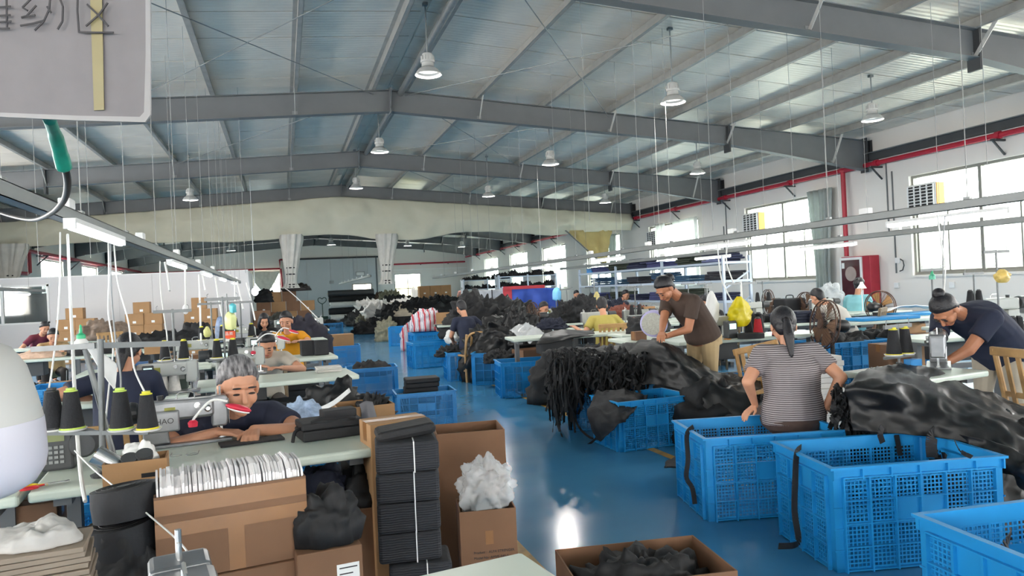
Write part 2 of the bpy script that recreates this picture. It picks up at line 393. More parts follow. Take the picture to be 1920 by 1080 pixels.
for x_ in (-5.7, 8.3): portal((x_, YN - 6.3, 2.3), (math.radians(90), 0, math.radians(180)), 2.6, 2.2)
for h in bholes: portal(((h[0] + h[1]) / 2, YB + .3, (h[2] + h[3]) / 2), (math.radians(-90), 0, math.radians(180)), h[1] - h[0], h[3] - h[2])
# outside: ground and a pale neighbouring building with louvred bays
m_out = mat('pale_render_outside', 'b9b8b3', .8, var=.03, scale=.6); m_louv = mat('grey_louvres', '6a6c6c', .6)
struct(MB().bb(XR + .3, 60, -40, 90, -.3, -.12).build('ground_outside', mat('concrete_yard', 'dddbd5', .9, var=.1)))
nb = thing('neighbour_building', 'pale building with louvred bays seen through the right windows', 'building', (18.6, 14, 0))
MB().bb(0, 6, -10, 14, -.2, 3.0).build('wall', m_out, nb)
for k, yy in enumerate((-4.2, -2.6, 1.6, 3.2, 4.8)):
    lv = MB().bb(-.05, -.01, yy - .62, yy + .62, .6, 2.35).build('louvre_panel', m_white, nb)
    me = MB().bb(-.12, -.05, -.55, .55, 0, .035).mesh('louvre_blade', m_louv)
    for j in range(16):
        q = link('louvre_blade', me, lv); q.location = (0, yy, .7 + j * .1)
# window coolers
m_or = mat('orange_cooler_side', 'e0922a', .5)
def cooler(y, z, lab):
    t = thing('window_cooler', lab, 'air cooler', (XR + .02, y, z), 0, 'air cooler outlets in the window corners')
    MB().bb(-.12, .1, -.36, .36, 0, .56).build('housing', m_white, t, bevel=.015)
    MB().bb(-.11, .09, -.375, -.36, .02, .54).build('side_panel', m_or, t)
    f = MB().bb(-.135, -.12, -.33, .33, .04, .52).build('grille', m_black, t)
    me = MB().bb(-.15, -.132, -.33, .33, 0, .016).mesh('louvre', m_white)
    for j in range(7): q = link('louvre', me, f); q.location = (0, 0, .07 + j * .066)
    me = MB().bb(-.155, -.132, -.012, .012, .04, .52).mesh('louvre_bar', m_white)
    for j in range(5): q = link('louvre_bar', me, f); q.location = (0, -.32 + j * .16, 0)
cooler(12.02, 2.64, 'white air cooler outlet with orange side in the nearest right window')
cooler(17.88, 2.68, 'white air cooler outlet in the window beside the grey-green curtain')
cooler(23.75, 2.68, 'white air cooler outlet in the third right window behind the fabric shelves')
# ------------------------------------------------------------------ hanging cloth helper
def cloth_mesh(P, sub=6, amp=.02, fr=6, seed=0, thick=.006, m=None, smooth=0):
    """P rows of control points -> smooth folded sheet with thickness"""
    P = [[Vector(p) for p in r] for r in P]
    def cr_(a, b, c, d, t): return .5 * ((2 * b) + (c - a) * t + (2 * a - 5 * b + 4 * c - d) * t * t + (3 * b - a - 3 * c + d) * t ** 3)
    def dens(row, s):
        o = []; n = len(row)
        for i in range(n - 1):
            for k in range(s): o.append(cr_(row[max(i - 1, 0)], row[i], row[i + 1], row[min(i + 2, n - 1)], k / s))
        o.append(row[-1]); return o
    rows = [dens(r, sub) for r in P]; cols = list(zip(*rows)); cols = [dens(list(c), sub) for c in cols]; rows = list(zip(*cols))
    R_, C_ = len(rows), len(rows[0]); top = []
    for i in range(R_):
        rr = []
        for j in range(C_):
            p = rows[i][j]
            du = rows[min(i + 1, R_ - 1)][j] - rows[max(i - 1, 0)][j]; dv = rows[i][min(j + 1, C_ - 1)] - rows[i][max(j - 1, 0)]
            n = du.cross(dv); n = n.normalized() if n.length > 1e-9 else Vector((0, 0, 1))
            a = noise.ridged_multi_fractal(Vector((p.x * fr + seed, p.y * fr, p.z * fr)), .9, 2, 3, 1, 2) - 1 if amp else 0
            rr.append((p + n * (a * amp), n))
        top.append(rr)
    mb = MB(); mb.grid([[p for p, n in r] for r in top])
    o = len(mb.v); mb.grid([[p - n * thick for p, n in r] for r in top])
    def e(i, j): return i * C_ + j
    for i in range(R_ - 1):
        mb.f.append((e(i, 0), e(i + 1, 0), o + e(i + 1, 0), o + e(i, 0))); mb.mi.append(0)
        mb.f.append((e(i, C_ - 1), e(i + 1, C_ - 1), o + e(i + 1, C_ - 1), o + e(i, C_ - 1))); mb.mi.append(0)
    for j in range(C_ - 1):
        mb.f.append((e(0, j), e(0, j + 1), o + e(0, j + 1), o + e(0, j))); mb.mi.append(0)
        mb.f.append((e(R_ - 1, j), e(R_ - 1, j + 1), o + e(R_ - 1, j + 1), o + e(R_ - 1, j))); mb.mi.append(0)
    return mb
YC = YF0 + 2 * SP - .2
# dividing curtain rolled up under a frame, across the whole hall
P = []
xs = [XL + .3 + i * (XR - XL - .6) / 46 for i in range(47)]
for k in range(6):
    row = []
    for i, x in enumerate(xs):
        zt = ztop(x) - .42; zb = 3.40 + .13 * fbm(x * .35, 1) + .06 * math.sin(x * 1.1) - .08 * abs(math.sin(x * .55))
        t = k / 5; bul = .16 * math.sin(math.pi * min(1, t * 1.05)) + .07 * fbm(x * 1.6 + t * 1.9, t * .8, 4) + .05 * math.sin(x * 5 + t * 4 + 2 * fbm(x * .5, 3)) * t
        row.append((x, YC - bul - .05, zt * (1 - t) + zb * t))
    P.append(row)
o = cloth_mesh(P, 4, .025, 1.6, 3, .01).build('dividing_curtain', m_curt, None, smooth=0)
tag(o, 'long cream dividing curtain bunched up under the roof frame across the hall', 'curtain')
def bundle(x, zt, zb, lab, wt=.45, y=YC - .1, m=None, knots=True):
    P = []; n = 40
    for k in range(11):
        t = k / 10; z = zt + (zb - zt) * t; w = wt * (1 - .75 * min(1, t * 1.3)) * .5 + .09 + (.08 if k == 10 else 0); row = []
        for j in range(n):
            a = 2 * math.pi * j / n; fold = 1 + .34 * math.sin(a * 9 + t * 2) * (1 if k else .6)
            row.append((x + w * fold * math.cos(a) - .1 * t, y + w * .5 * fold * math.sin(a), z))
        P.append(row)
    t_ = thing('curtain_bundle', lab, 'curtain', (0, 0, 0), 0, 'tied-up curtain tails'); mb = MB(); mb.grid(P, True); mb.build('cloth', m or mat('pale_curtain_tail', 'cfccc4', .85, var=.06), t_, smooth=0)
    if knots:
        for z in (zt + (zb - zt) * .62, zt + (zb - zt) * .74, zb + .12, zb + .04):
            MB().lathe([(.15, -.02), (.17, 0), (.15, .02)], 16, (x - .07, y, z), Matrix.Diagonal((1, .6, 1)), cap=False).build('tie', m_black, t_, smooth=0)
bundle(.36, 3.5, 1.75, 'tied-up cream curtain tail hanging in front of the grey sliding door')
bundle(3.46, 3.45, 1.75, 'tied-up cream curtain tail hanging over the far end of the blue aisle')
bundle(-7.55, 3.4, 1.9, 'tied-up grey-cream curtain tail hanging at the far left by the red pipe', .6)
# draped corner on the right
tl = [AY(1062, 432, YC), AY(1085, 432, YC - .1), AY(1108, 431, YC), AY(1130, 430, YC - .12), AY(1148, 428, YC)]
br = [AY(1122, 492, YC), AY(1125, 493, YC - .1), AY(1129, 494, YC), AY(1133, 494, YC - .1), AY(1137, 492, YC)]
P = [[a * (1 - t) + b_ * t for a, b_ in zip(tl, br)] for t in (0, .35, .7, 1)]
m_curt2 = translucent(mat('sunlit_yellow_curtain', 'd8c894', .85, var=.06, scale=3), .55)  # yellow of the light on this curtain is put into its cloth colour
ct = thing('side_curtain', 'yellowish side curtain gathered to a point near the right wall', 'curtain', (0, 0, 0))
cloth_mesh(P, 7, .05, 3, 2, .01).build('cloth', m_curt2, ct, smooth=0)
MB().bar(AY(1060, 432, YC - .2), AY(1134, 498, YC - .2), .1, .02).build('border_strip', mat('grey_cloth_border', '77766f', .8), ct)
# ------------------------------------------------------------------ back wall furniture
sd = bpy.data.objects.new('door_1', None); COL.objects.link(sd); sd.location = (3.2, YB - .1, 0); struct(sd)
m_door = mat('pale_grey_door_sheet', 'bcc0c2', .55, var=.03, scale=.8)
for i in range(4): MB().bb(-3.1 + i * 1.55, -3.1 + (i + 1) * 1.55 - .012, -.05, .04, .02, 4.0).build('door_panel', m_door, sd)
MB().bb(-3.3, 3.3, -.09, .05, 4.0, 4.12).build('door_rail', m_dark, sd)
MB().bb(3.1, 3.2, -.08, .0, .02, 4.0).build('door_post', m_steel, sd)
MB().bb(-.1, .2, -.07, -.05, 2.3, 2.5).build('door_plate', m_galv, sd)
m_lit = mat('daylit_opening', 'f3ead2', .9)
wb = window(0, 0, 1, 0, 1, 1) if False else None
def winY(x0, x1, z0, z1, cols, y):
    wn[0] += 1
    t = bpy.data.objects.new('window_%d' % wn[0], None); COL.objects.link(t); t.location = ((x0 + x1) / 2, y, z0); struct(t)
    h = (x1 - x0) / 2; H = z1 - z0; f = MB(); w = .06
    f.bb(-h, h, -.05, .05, 0, w).bb(-h, h, -.05, .05, H - w, H).bb(-h, -h + w, -.05, .05, w, H - w).bb(h - w, h, -.05, .05, w, H - w)
    for i in range(1, cols): xx = -h + 2 * h * i / cols; f.bb(xx - .03, xx + .03, -.04, .04, w, H - w)
    f.bb(-h + w, h - w, -.045, .045, H * .62 - .03, H * .62 + .03)
    f.build('window_frame', m_alu, t)
    for i in range(cols): MB().bb(-h + 2 * h * i / cols + .04, -h + 2 * h * (i + 1) / cols - .04, -.003, .003, w, H - w).build('pane', m_glass, t)
winY(-1.85, -.1, 1.5, 3.2, 3, YB + .1); winY(7.6, 9.5, .02, 2.8, 2, YB + .1)
yb2 = thing('far_outbuilding', 'yellowish sunlit building seen through the far doorway', 'building', (9.5, YB + 6, 0))
MB().bb(-4, 4, 0, 1, 0, 2.2).build('wall', mat('yellow_render', 'd9c98a', .8), yb2); MB().bb(-4.2, 4.2, -.2, 1.2, 2.2, 2.35).build('roof', m_white, yb2)
P = [[(-1.9 + .0, YB - .15, 3.3), (-1.3, YB - .2, 3.32), (-.8, YB - .15, 3.3), (-.1, YB - .2, 3.3)], [(-1.75, YB - .2, 2.6), (-1.3, YB - .25, 2.5), (-.9, YB - .2, 2.5), (-.4, YB - .2, 2.7)], [(-1.3, YB - .2, 1.9), (-1.15, YB - .25, 1.85), (-1.0, YB - .2, 1.85), (-.9, YB - .2, 1.9)]]
tag(cloth_mesh(P, 6, .04, 3, 5, .01).build('window_curtain', mat('pale_curtain', 'd8d4c6', .9), None, smooth=0), 'pale curtain swagged over the window at the far back left', 'curtain')
ws = thing('wall_light_box', 'small lit exit sign box above the far bright doorway', 'sign', (5.2, YB - .24, 2.75))
MB().bb(-.3, .3, -.08, .0, 0, .3).build('case', m_galv, ws); MB().bb(-.26, .26, -.09, -.08, .04, .26).build('face', m_white, ws)
ld = thing('loading_hatch', 'hatch glowing in place of daylight at the far end of the aisle in the sliding door', 'hatch', (5.3, YB - .17, 1.3))
MB().bb(-.6, .6, -.02, .0, 0, .85).build('glow_panel', mat('hatch_daylight_glow', 'fff6df', .8, var=0, emit=5), ld)  # emissive panel stands in for daylight; the wall has no opening here
MB().bb(-.68, .68, -.05, .0, .85, .93).bb(-.68, -.6, -.05, 0, 0, .85).bb(.6, .68, -.05, 0, 0, .85).build('surround', m_alu, ld)
struct(MB().bb(6.5, 12.9, YB - .06, YB - .001, 3.05, 3.1).build('trim_3', m_white))
# ------------------------------------------------------------------ partition office on the left
YP = 23.0
pt = bpy.data.objects.new('wall_partition', None); COL.objects.link(pt); pt.location = (0, YP, 0); struct(pt)
xw = AY(92, 560, YP).x; xe = -.95; zt = 2.30
for i in range(6):
    a = xw + (xe - xw) * i / 6; b_ = xw + (xe - xw) * (i + 1) / 6
    MB().bb(a, b_ - .004, 0, .05, 0, zt).build('board', m_wall2, pt)
MB().bb(XL, xw, 0, .05, 0, 1.05).build('board', m_wall2, pt); MB().bb(XL, xw, 0, .05, 2.12, zt).build('board', m_wall2, pt)
MB().bb(xw - .05, xw, -.02, .07, 1.05, 2.12).bb(XL, xw, -.02, .07, 1.05, 1.1).bb(XL, xw, -.02, .07, 2.07, 2.12).bb(xw - 1.15, xw - 1.08, -.02, .07, 1.1, 2.07).build('glazing_frame', m_white, pt)
MB().bb(xw - 1.08, xw - .05, .02, .03, 1.1, 2.07).build('pane', m_glass2, pt); MB().bb(XL, xw - 1.15, .02, .03, 1.1, 2.07).build('pane', m_glass2, pt)
MB().bb(XL, xe, -.01, .06, zt, zt + .03).build('cap_rail', m_white, pt)
MB().bb(xe - .05, xe, .05, 3.5, 0, zt).build('side_board', m_wall2, pt)
oc = thing('office_cabinet', 'dim grey cabinet behind the office glazing at the far left', 'cabinet', (xw - .9, YP + 1.1, 0))
MB().bb(-.6, .6, 0, .5, 0, 1.9).build('body', m_dark, oc); MB().bb(-.55, -.02, -.02, 0, .1, 1.8).build('door', m_steel, oc); MB().bb(.02, .55, -.02, 0, .1, 1.8).build('door', m_steel, oc)
# ------------------------------------------------------------------ pipes and eaves beam
def pipe(name, label, segs, r, m, cat='pipe', n=10, brackets=()):
    t = thing(name, label, cat, (0, 0, 0))
    for p in segs: MB().tube(p, r, n).build('pipe_run', m, t, smooth=40)
    for bq in brackets: bq(t)
    return t
ZPI = 3.83
t = pipe('fire_pipe', 'long red fire main running along the right wall with a drop', [[(XR - .16, -2.0, ZPI), (XR - .16, YB - .3, ZPI)], [(XR - .16, 14.15, ZPI), (XR - .16, 14.15, 1.8)]], .055, m_red)
y = 10.2
while y < YB - 1:
    MB().bar((XR - .003, y, ZPI - .09), (XR - .34, y, ZPI - .09), .04, .04).bar((XR - .02, y, ZPI - .36), (XR - .3, y, ZPI - .1), .03, .03).build('bracket', m_dark, t)
    MB().tube([(XR - .16, y - .05, ZPI), (XR - .16, y + .05, ZPI)], .075, 10).build('coupling', m_red, t, smooth=40); y += 2.92
MB().lathe([(.09, -.05), (.1, 0), (.09, .05)], 12, (XR - .16, 14.15, ZPI)).build('tee', m_red, t)
struct(MB().bb(XR - .12, XR - .001, YN - 5, YB, 3.93, 4.08).build('trim_4', m_dark))
struct(MB().bb(XR - .2, XR - .05, YN - 5, YB, 4.08, 4.1).build('trim_5', m_steel))
pipe('fire_pipe', 'red fire main on the far left wall with an elbow drop', [[(XL + .16, 28, 3.55), (XL + .16, YB - .3, 3.55)], [(XL + .16, 30.1, 3.55), (XL + .16, 30.1, 2.78), (XL + .1, 30.0, 2.74), (XL + .1, 27.5, 2.72)]], .07, m_red)
for y in (31.5, 36, 41, 46): struct(MB().bar((XL, y, 3.45), (XL + .4, y, 3.45), .05, .05).bar((XL, y, 3.1), (XL + .35, y, 3.43), .04, .04).build('trim_%d' % (6 + int(y)), m_dark))
pipe('fire_pipe', 'red fire main along the far back wall left of the sliding door', [[(XL + .2, YB - .16, 3.46), (-.1, YB - .16, 3.46), (-.1, YB - .16, 4.05), (.1, YB - .16, 4.06)], [(-.05, YB - .16, 3.46), (.02, YB - .16, 1.9)]], .06, m_red)
pipe('fire_pipe', 'red fire main along the far back wall right of the sliding door', [[(6.6, YB - .16, 3.47), (XR - .2, YB - .16, 3.5)]], .06, m_red)
for x_ in (7.5, 9.5, 11.5): MB().bar((x_, YB - .002, 3.4), (x_, YB - .22, 3.4), .05, .04).build('bracket', m_dark, bpy.data.objects['fire_pipe.003'])
# hydrant cabinet
hc = thing('hydrant_cabinet', 'red fire hydrant cabinet with white framed glass door on the right wall', 'cabinet', (XR - .26, 13.75, .66))
m_red2 = mat('red_cabinet_paint', 'a32234', .4)
MB().bb(-.03, .24, -.44, .44, 0, 1.12).build('body', m_red2, hc, bevel=.01)
d = MB().bb(-.06, -.03, -.22, .46, .02, 1.1); d = d.build('door', m_white, hc)
MB().bb(-.07, -.06, -.16, .4, .08, 1.04).build('pane', mat('dark_red_glass', '4c2326', .12, var=.3, scale=3), d)
MB().lathe([(.02, -.01), (.17, -.01), (.17, .01), (.02, .01)], 20, (-.075, .1, .72), Matrix.Rotation(math.pi / 2, 3, 'Y')).build('hose_reel', mat('pale_hose', 'a08f88', .8), d)
MB().bb(-.075, -.07, .3, .38, .85, .98).build('sticker', m_white, d)
# conduits and switches on the right wall
for i, (y0, z0, z1) in enumerate(((12.85, 1.35, 3.6), (13.0, 2.2, 3.8), (19.2, 1.6, 3.7), (19.35, 1.9, 3.0))):
    struct(MB().bb(XR - .025, XR - .001, y0 - .012, y0 + .012, z0, z1).build('trim_%d' % (70 + i), m_steel))
for i, (px, py) in enumerate(((1684, 488), (1682, 535), (1786, 534))):
    p = AX(px, py, XR - .01)
    q = thing('wall_socket', ['white wall socket with a looped black cable near the hydrant cabinet', 'white wall socket low on the wall below the cable loop', 'white wall socket under the nearest right window'][i], 'socket', p)
    MB().bb(-.03, .008, -.06, .06, -.06, .06).build('plate', m_white, q, bevel=.006)
    if i == 0: MB().tube([(-.04, -.1, .02), (-.05, -.18, -.02), (-.05, -.2, -.12), (-.05, -.16, -.22), (-.05, -.08, -.24)], .012, 8).build('cable_loop', m_black, q, smooth=40)
# ------------------------------------------------------------------ window curtains (right wall)
def wcurt(y0, y1, z0, z1, lab, m, pinch=1.0, dx=.12):
    P = []; n = 13
    for k in range(5):
        t = k / 4; z = z1 + (z0 - z1) * t; sq = 1 - (1 - pinch) * math.sin(math.pi * min(1, t * 1.2) * .5) ** 1.5
        c = (y0 + y1) / 2; row = []
        for j in range(n):
            u = j / (n - 1) - .5; row.append((XR - dx - .06 * math.sin(j * 2.6) - .02, c + u * (y1 - y0) * sq, z))
        P.append(row)
    tag(cloth_mesh(P, 4, .015, 3, y0, .006).build('window_curtain', m, None, smooth=0), lab, 'curtain', 'curtains on the right wall windows')
m_c3 = translucent(mat('grey_green_curtain', 'b3bab6', .8, var=.06), .4); m_c4 = translucent(mat('white_sheer_curtain', 'eef0ee', .8, var=.03), .65)
wcurt(14.55, 15.45, .95, 3.5, 'grey-green curtain gathered at the side of the second right window', m_c3, .6)
wcurt(20.6, 22.2, 1.2, 3.45, 'white sheer curtain on the near half of the third right window', m_c4)
wcurt(22.7, 23.4, 1.2, 3.45, 'white sheer curtain pulled to a strip in the third right window', m_c4, .7)
wcurt(26.6, 27.4, 1.2, 3.4, 'grey curtain beside the side curtain in the fourth right window', m_c3, .6)
wcurt(32.6, 34.2, 1.2, 3.4, 'pale curtain in the fifth right window beyond the yellow side curtain', m_c4)
wcurt(38.6, 40.4, 1.2, 3.4, 'pale curtain in the sixth right window', m_c4)
wcurt(44.4, 46.4, 1.2, 3.4, 'pale curtain in the last right window at the back', m_c4)
# ------------------------------------------------------------------ high-bay lamps
m_hb = mat('lamp_housing_grey', 'c3c2be', .45, metal=.2, var=.04); m_led = mat('lit_led_tube', 'f4f8ff', .4, var=0, emit=4)
m_dif = mat('lamp_diffuser', 'f2f2ee', .4, var=0, emit=.8)
def highbay(x, y, z, lab):
    t = thing('highbay_lamp', lab, 'lamp', (x, y, z), 0, 'high-bay lamps under the roof'); zc = (ztop(x) - z + .16) / .8
    MB().tube([(0, 0, .33), (0, 0, zc)], .012, 8).build('drop_rod', m_galv, t, smooth=40)
    MB().box((0, 0, zc - .03), (.08, .08, .05)).build('mounting_clip', m_galv, t)
    t.scale = (.8, .8, .8); 
    MB().lathe([(.04, .36), (.085, .35), (.1, .31), (.1, .24), (.12, .235), (.12, .2), (.1, .195), (.105, .14), (.12, .12)], 24).build('driver_body', m_hb, t, smooth=35)
    for k in range(12):
        a = k * math.pi / 6; MB().box((.108 * math.cos(a), .108 * math.sin(a), .275), (.02, .006, .07), a).build('fin', m_hb, t)
    MB().lathe([(.11, .12), (.16, .09), (.2, .04), (.225, .0), (.222, -.005), (.195, .035), (.155, .08), (.11, .11)], 28).build('reflector', m_hb, t, smooth=35)
    MB().lathe([(.001, .066), (.165, .066), (.165, .06), (.001, .058)], 24).build('diffuser', m_dif, t)
    l = bpy.data.lights.new('highbay_fill', 'AREA'); l.shape = 'DISK'; l.size = .2; l.energy = 22; l.color = (1, .97, .92); lo = bpy.data.objects.new('highbay_fill', l); COL.objects.link(lo); lo.parent = t; lo.location = (0, 0, .03)  # fill light added to brighten the hall, beyond the lamp's own faint glow
hb = [((803, 140), 2.0, 'high-bay lamp on the ridge, nearest and largest of the lamps'), ((1262, 192), 5.5, 'high-bay lamp right of the ridge in the nearest bay'), ((1636, 225), 9.75, 'high-bay lamp close to the right wall in the nearest bay'),
      ((712, 285), 2.0, 'high-bay lamp on the ridge in the second bay'), ((1032, 308), 5.5, 'high-bay lamp right of the ridge in the second bay'), ((1308, 325), 9.75, 'high-bay lamp close to the right wall in the second bay'),
      ((668, 353), 2.0, 'small high-bay lamp on the ridge just before the cream curtain'), ((916, 368), 5.5, 'small high-bay lamp right of the ridge just before the cream curtain'), ((1135, 380), 9.75, 'small high-bay lamp near the right end of the cream curtain'), ((357, 375), -2.05, 'small high-bay lamp over the left rows before the cream curtain')]
for (px, py), x, lab in hb:
    p = AX(px, py, x); highbay(p.x, p.y, p.z, lab)
for x, y, lab in ((2, 31, 'far high-bay lamp beyond the curtain over the aisle'), (5.5, 33, 'far high-bay lamp beyond the curtain right of the aisle'), (8.5, 35, 'far high-bay lamp beyond the curtain near the right windows'), (-2, 33, 'far high-bay lamp beyond the curtain left of the aisle')):
    highbay(x, y, 3.55, lab)
# ------------------------------------------------------------------ light rails with LED tubes and hanger wires
m_rail = mat('light_rail_steel', '8a8d8c', .45, metal=.4, var=.06); m_wire = mat('thin_hanger_wire', '8f8f8c', .5)
def rail(x, y0, y1, z, lab, wires, dy=0):
    t = thing('light_rail', lab, 'light rail', (x, y0, z))
    L = y1 - y0
    MB().bb(-.035, .035, 0, L, 0, .004).bb(-.035, -.031, 0, L, 0, .07).bb(.031, .035, 0, L, 0, .07).bb(-.035, -.015, 0, L, .066, .07).bb(.015, .035, 0, L, .066, .07).build('channel', m_rail, t)
    for i, y in enumerate(wires):
        zc = ztop(x) - z + .16
        MB().tube([(0, y - y0, .06), (.01, y - y0, zc)], .0032, 5).build('hanger_wire', m_wire, t)
        MB().box((0, y - y0, .07), (.03, .06, .05)).build('hanger_clip', m_galv, t)
    n = int(L / 2.2)
    for i in range(n): MB().box((.0, .9 + i * 2.2, .1), (.06, .12, .06)).build('socket_box', m_white, t, bevel=.008)
    return t
def tube_light(x, y, z, L, lab, rz=0, tilt=0):
    t = thing('led_tube', lab, 'tube light', (x, y, z), rz, 'LED tubes under the light rails')
    MB().bb(-.03, .03, -L / 2, L / 2, .0, .025).build('fixture', m_white, t)
    MB().lathe([(.024, -L / 2 + .01), (.024, L / 2 - .01)], 10, (0, 0, -.012), Matrix.Rotation(-math.pi / 2, 3, 'X')).build('tube', m_led, t)
    for s in (-1, 1): MB().box((0, s * (L / 2), -.005), (.056, .02, .05)).build('end_cap', m_white, t)
    return t
RL = 1.90
rail(-1.12, 1.5, 21.5, RL, 'long grey light rail hung above the left row of sewing tables', [2.2, 3.6, 4.9, 6.2, 7.6, 9.0, 10.5, 12, 13.5, 15, 16.5, 18, 19.5])
for i, (y, w) in enumerate(((4.75, 'nearest LED tube on the left rail, glowing over the grey-haired woman'), (8.7, 'second LED tube on the left rail'), (11.9, 'third LED tube on the left rail'), (15, 'fourth LED tube on the left rail'), (18.2, 'last LED tube on the left rail'))):
    tube_light(-1.08 if i else -1.0, y, RL - .05, 1.2, w)
rail(5.4, 2.6, 27, RL, 'long grey light rail above the first row of tables right of the aisle', [3.2, 4.6, 6.2, 7.8, 9.4, 11, 13, 15, 17, 19, 21, 23, 25])
for px, py, w in ((1770, 404, 'LED tube at the near end of the right rail by the nearest window'), (1352, 449, 'LED tube on the first right rail before the second window'), (1140, 478, 'LED tube on the first right rail below the yellow side curtain'), (1015, 493, 'far LED tube on the first right rail')):
    p = AX(px, py, 5.43); tube_light(5.43, p.y, RL - .05, 1.2, w)
rail(8.2, 5, 21, RL, 'grey light rail farther right, below the windows', [5.6, 7.4, 9.2, 11, 13, 15, 17, 19])
for px, py, w in ((1550, 459, 'LED tube on the second right rail under the second window'), (1335, 480, 'LED tube on the second right rail above the fabric shelves')):
    p = AX(px, py, 8.2); tube_light(8.2, p.y, RL - .05, 1.2, w)
rail(-5.6, 8, 20.6, 1.86, 'grey light rail hung in front of the white office partition', [9.5, 12, 14.5, 17, 19.5])
tube_light(-5.6, 12.6, 1.81, 1.2, 'LED tube on the rail before the office glazing'); tube_light(-5.6, 18.9, 1.81, 1.2, 'LED tube at the far end of the rail before the office partition')
bl = thing('bare_bulb', 'glowing bare bulb below the rail by the carton stacks', 'bulb', AX(188, 566, -5.6)); MB().ell((0, 0, 0), (.06, .06, .075)).build('globe', m_led, bl, smooth=0); MB().lathe([(.02, .07), (.025, .11), (.01, .14), (.004, .2)], 10).build('socket', m_white, bl)
bl = thing('bare_bulb', 'bright glare bulb at the far back left by the stacked cartons', 'bulb', D(478, 547, 22)); MB().ell((0, 0, 0), (.1, .1, .12)).build('globe', m_led, bl, smooth=0); MB().lathe([(.03, .11), (.035, .16), (.015, .2), (.006, 3.6)], 10).build('socket', m_white, bl)
rail(3.2, 28, 44, 2.1, 'far light rail beyond the curtain right of the aisle', [29, 33, 37, 41])
# loose hanger wires from the roof over the middle of the hall
for i, (px, py, zb, x) in enumerate(((1195, 300, 2.2, 4.3), (1100, 300, 2.2, 3.6), (1326, 200, 1.95, 4.55), (1485, 300, 2.0, 6.95), (1545, 250, 1.95, 6.95), (1620, 280, 2.0, 8.0), (1808, 260, 2.0, 8.4), (1848, 250, 1.95, 6.6), (975, 330, 2.1, 4.5), (1040, 330, 2.1, 4.5), (310, 150, 1.97, -1.5), (395, 330, 1.97, -1.7), (440, 330, 2.0, -1.1), (163, 330, 1.97, -2.0), (66, 360, 1.95, -2.6), (418, 440, 1.9, -1.1), (455, 400, 1.9, -.6), (1230, 300, 2.2, 5.5), (898, 460, 2.2, 4.5), (870, 470, 2.2, 4.5))):
    p = AX(px, py, x); o = MB().tube([(p.x, p.y, zb), (p.x + .01, p.y, ztop(p.x) + .16)], .0032, 5).build('hanger_wire', m_wire)
    tag(o, 'thin hanger wire dropping from a roof purlin', 'wire', 'loose hanger wires under the roof')
# ------------------------------------------------------------------ cables
m_cab = mat('white_cable', 'dcdcd8', .45, var=.02); m_cabg = mat('grey_cable', '8d8f90', .5)
def smoothpath(P, s=6):
    P = [Vector(p) for p in P]; n = len(P); o = []
    for i in range(n - 1):
        a, b, c, d = P[max(i - 1, 0)], P[i], P[i + 1], P[min(i + 2, n - 1)]
        for k in range(s):
            t = k / s; o.append(.5 * ((2 * b) + (c - a) * t + (2 * a - 5 * b + 4 * c - d) * t * t + (3 * b - a - 3 * c + d) * t ** 3))
    o.append(P[-1]); return o
def cable(pts, r, lab, m=None, name='power_cable', group=None, parent=None):
    o = MB().tube(smoothpath([D(*p) for p in pts]), r, 7).build(name, m or m_cab, parent, smooth=40)
    return tag(o, lab, 'cable', group) if parent is None else o
cable([(113, 436, 4.45), (112, 520, 4.2), (108, 600, 4.0), (98, 690, 3.7), (86, 765, 3.5), (82, 830, 3.4)], .0045, 'thin white cable at the far left hanging from the nearest tube')
cable([(127, 440, 4.3), (131, 540, 3.9), (136, 640, 3.5), (140, 730, 3.1), (146, 830, 2.9), (153, 900, 2.7), (160, 940, 2.6)], .0075, 'thick white cable hanging past the leftmost thread cone')
cable([(203, 450, 4.9), (204, 520, 4.7), (203, 585, 4.5), (212, 650, 4.2), (205, 720, 3.8), (198, 790, 3.5)], .0045, 'white cable hanging just right of the stand pole')
cable([(207, 450, 4.9), (209, 550, 4.7), (217, 640, 4.4), (226, 700, 4.1), (226, 750, 3.7)], .005, 'grey cable looping down behind the stand crossbar', m_cabg)
cable([(214, 460, 5.0), (221, 530, 4.8), (240, 600, 4.6), (246, 650, 4.4), (253, 695, 4.2), (275, 742, 3.8)], .005, 'white cable bending towards the yellow-tipped thread cone')
cable([(300, 490, 7.0), (302, 550, 6.8), (312, 620, 6.4), (315, 650, 6.2), (325, 690, 5.9)], .006, 'white cable dropping to the pale machine with the display')
cable([(309, 492, 7.0), (315, 520, 6.9), (318, 545, 6.8)], .01, 'short white cable end under the left rail')
pc = cable([(347, 505, 7.6), (348, 540, 7.4), (348, 575, 7.2)], .01, 'white cable ending in a plug before the middle carton stack')
MB().ell((0, 0, 0), (.03, .03, .05)).build('plug', m_white, pc, smooth=0).location = D(348, 580, 7.2)
cable([(373, 515, 8.8), (375, 570, 8.6), (377, 640, 8.2)], .011, 'white cable hanging before the right carton stack')
cable([(380, 516, 8.8), (385, 545, 8.6)], .01, 'short white cable by the right carton stack')
cable([(404, 520, 9.6), (410, 560, 9.4), (418, 600, 9.2), (420, 630, 9)], .012, 'white cable behind the hanging yellow bag')
cable([(440, 528, 11), (441, 570, 10.8), (442, 610, 10.5)], .012, 'white cable by the tall pole in the left row')
cable([(445, 528, 11), (452, 560, 10.8), (456, 580, 10.6)], .012, 'slanting white cable by the tall pole in the left row')
cable([(462, 530, 12), (470, 560, 11.8), (478, 600, 11.5)], .012, 'white cable before the glare bulb')
cable([(1345, 460, 9), (1352, 520, 8.8), (1370, 560, 8.4), (1395, 600, 8.0)], .008, 'white cable slanting past the yellow bag')
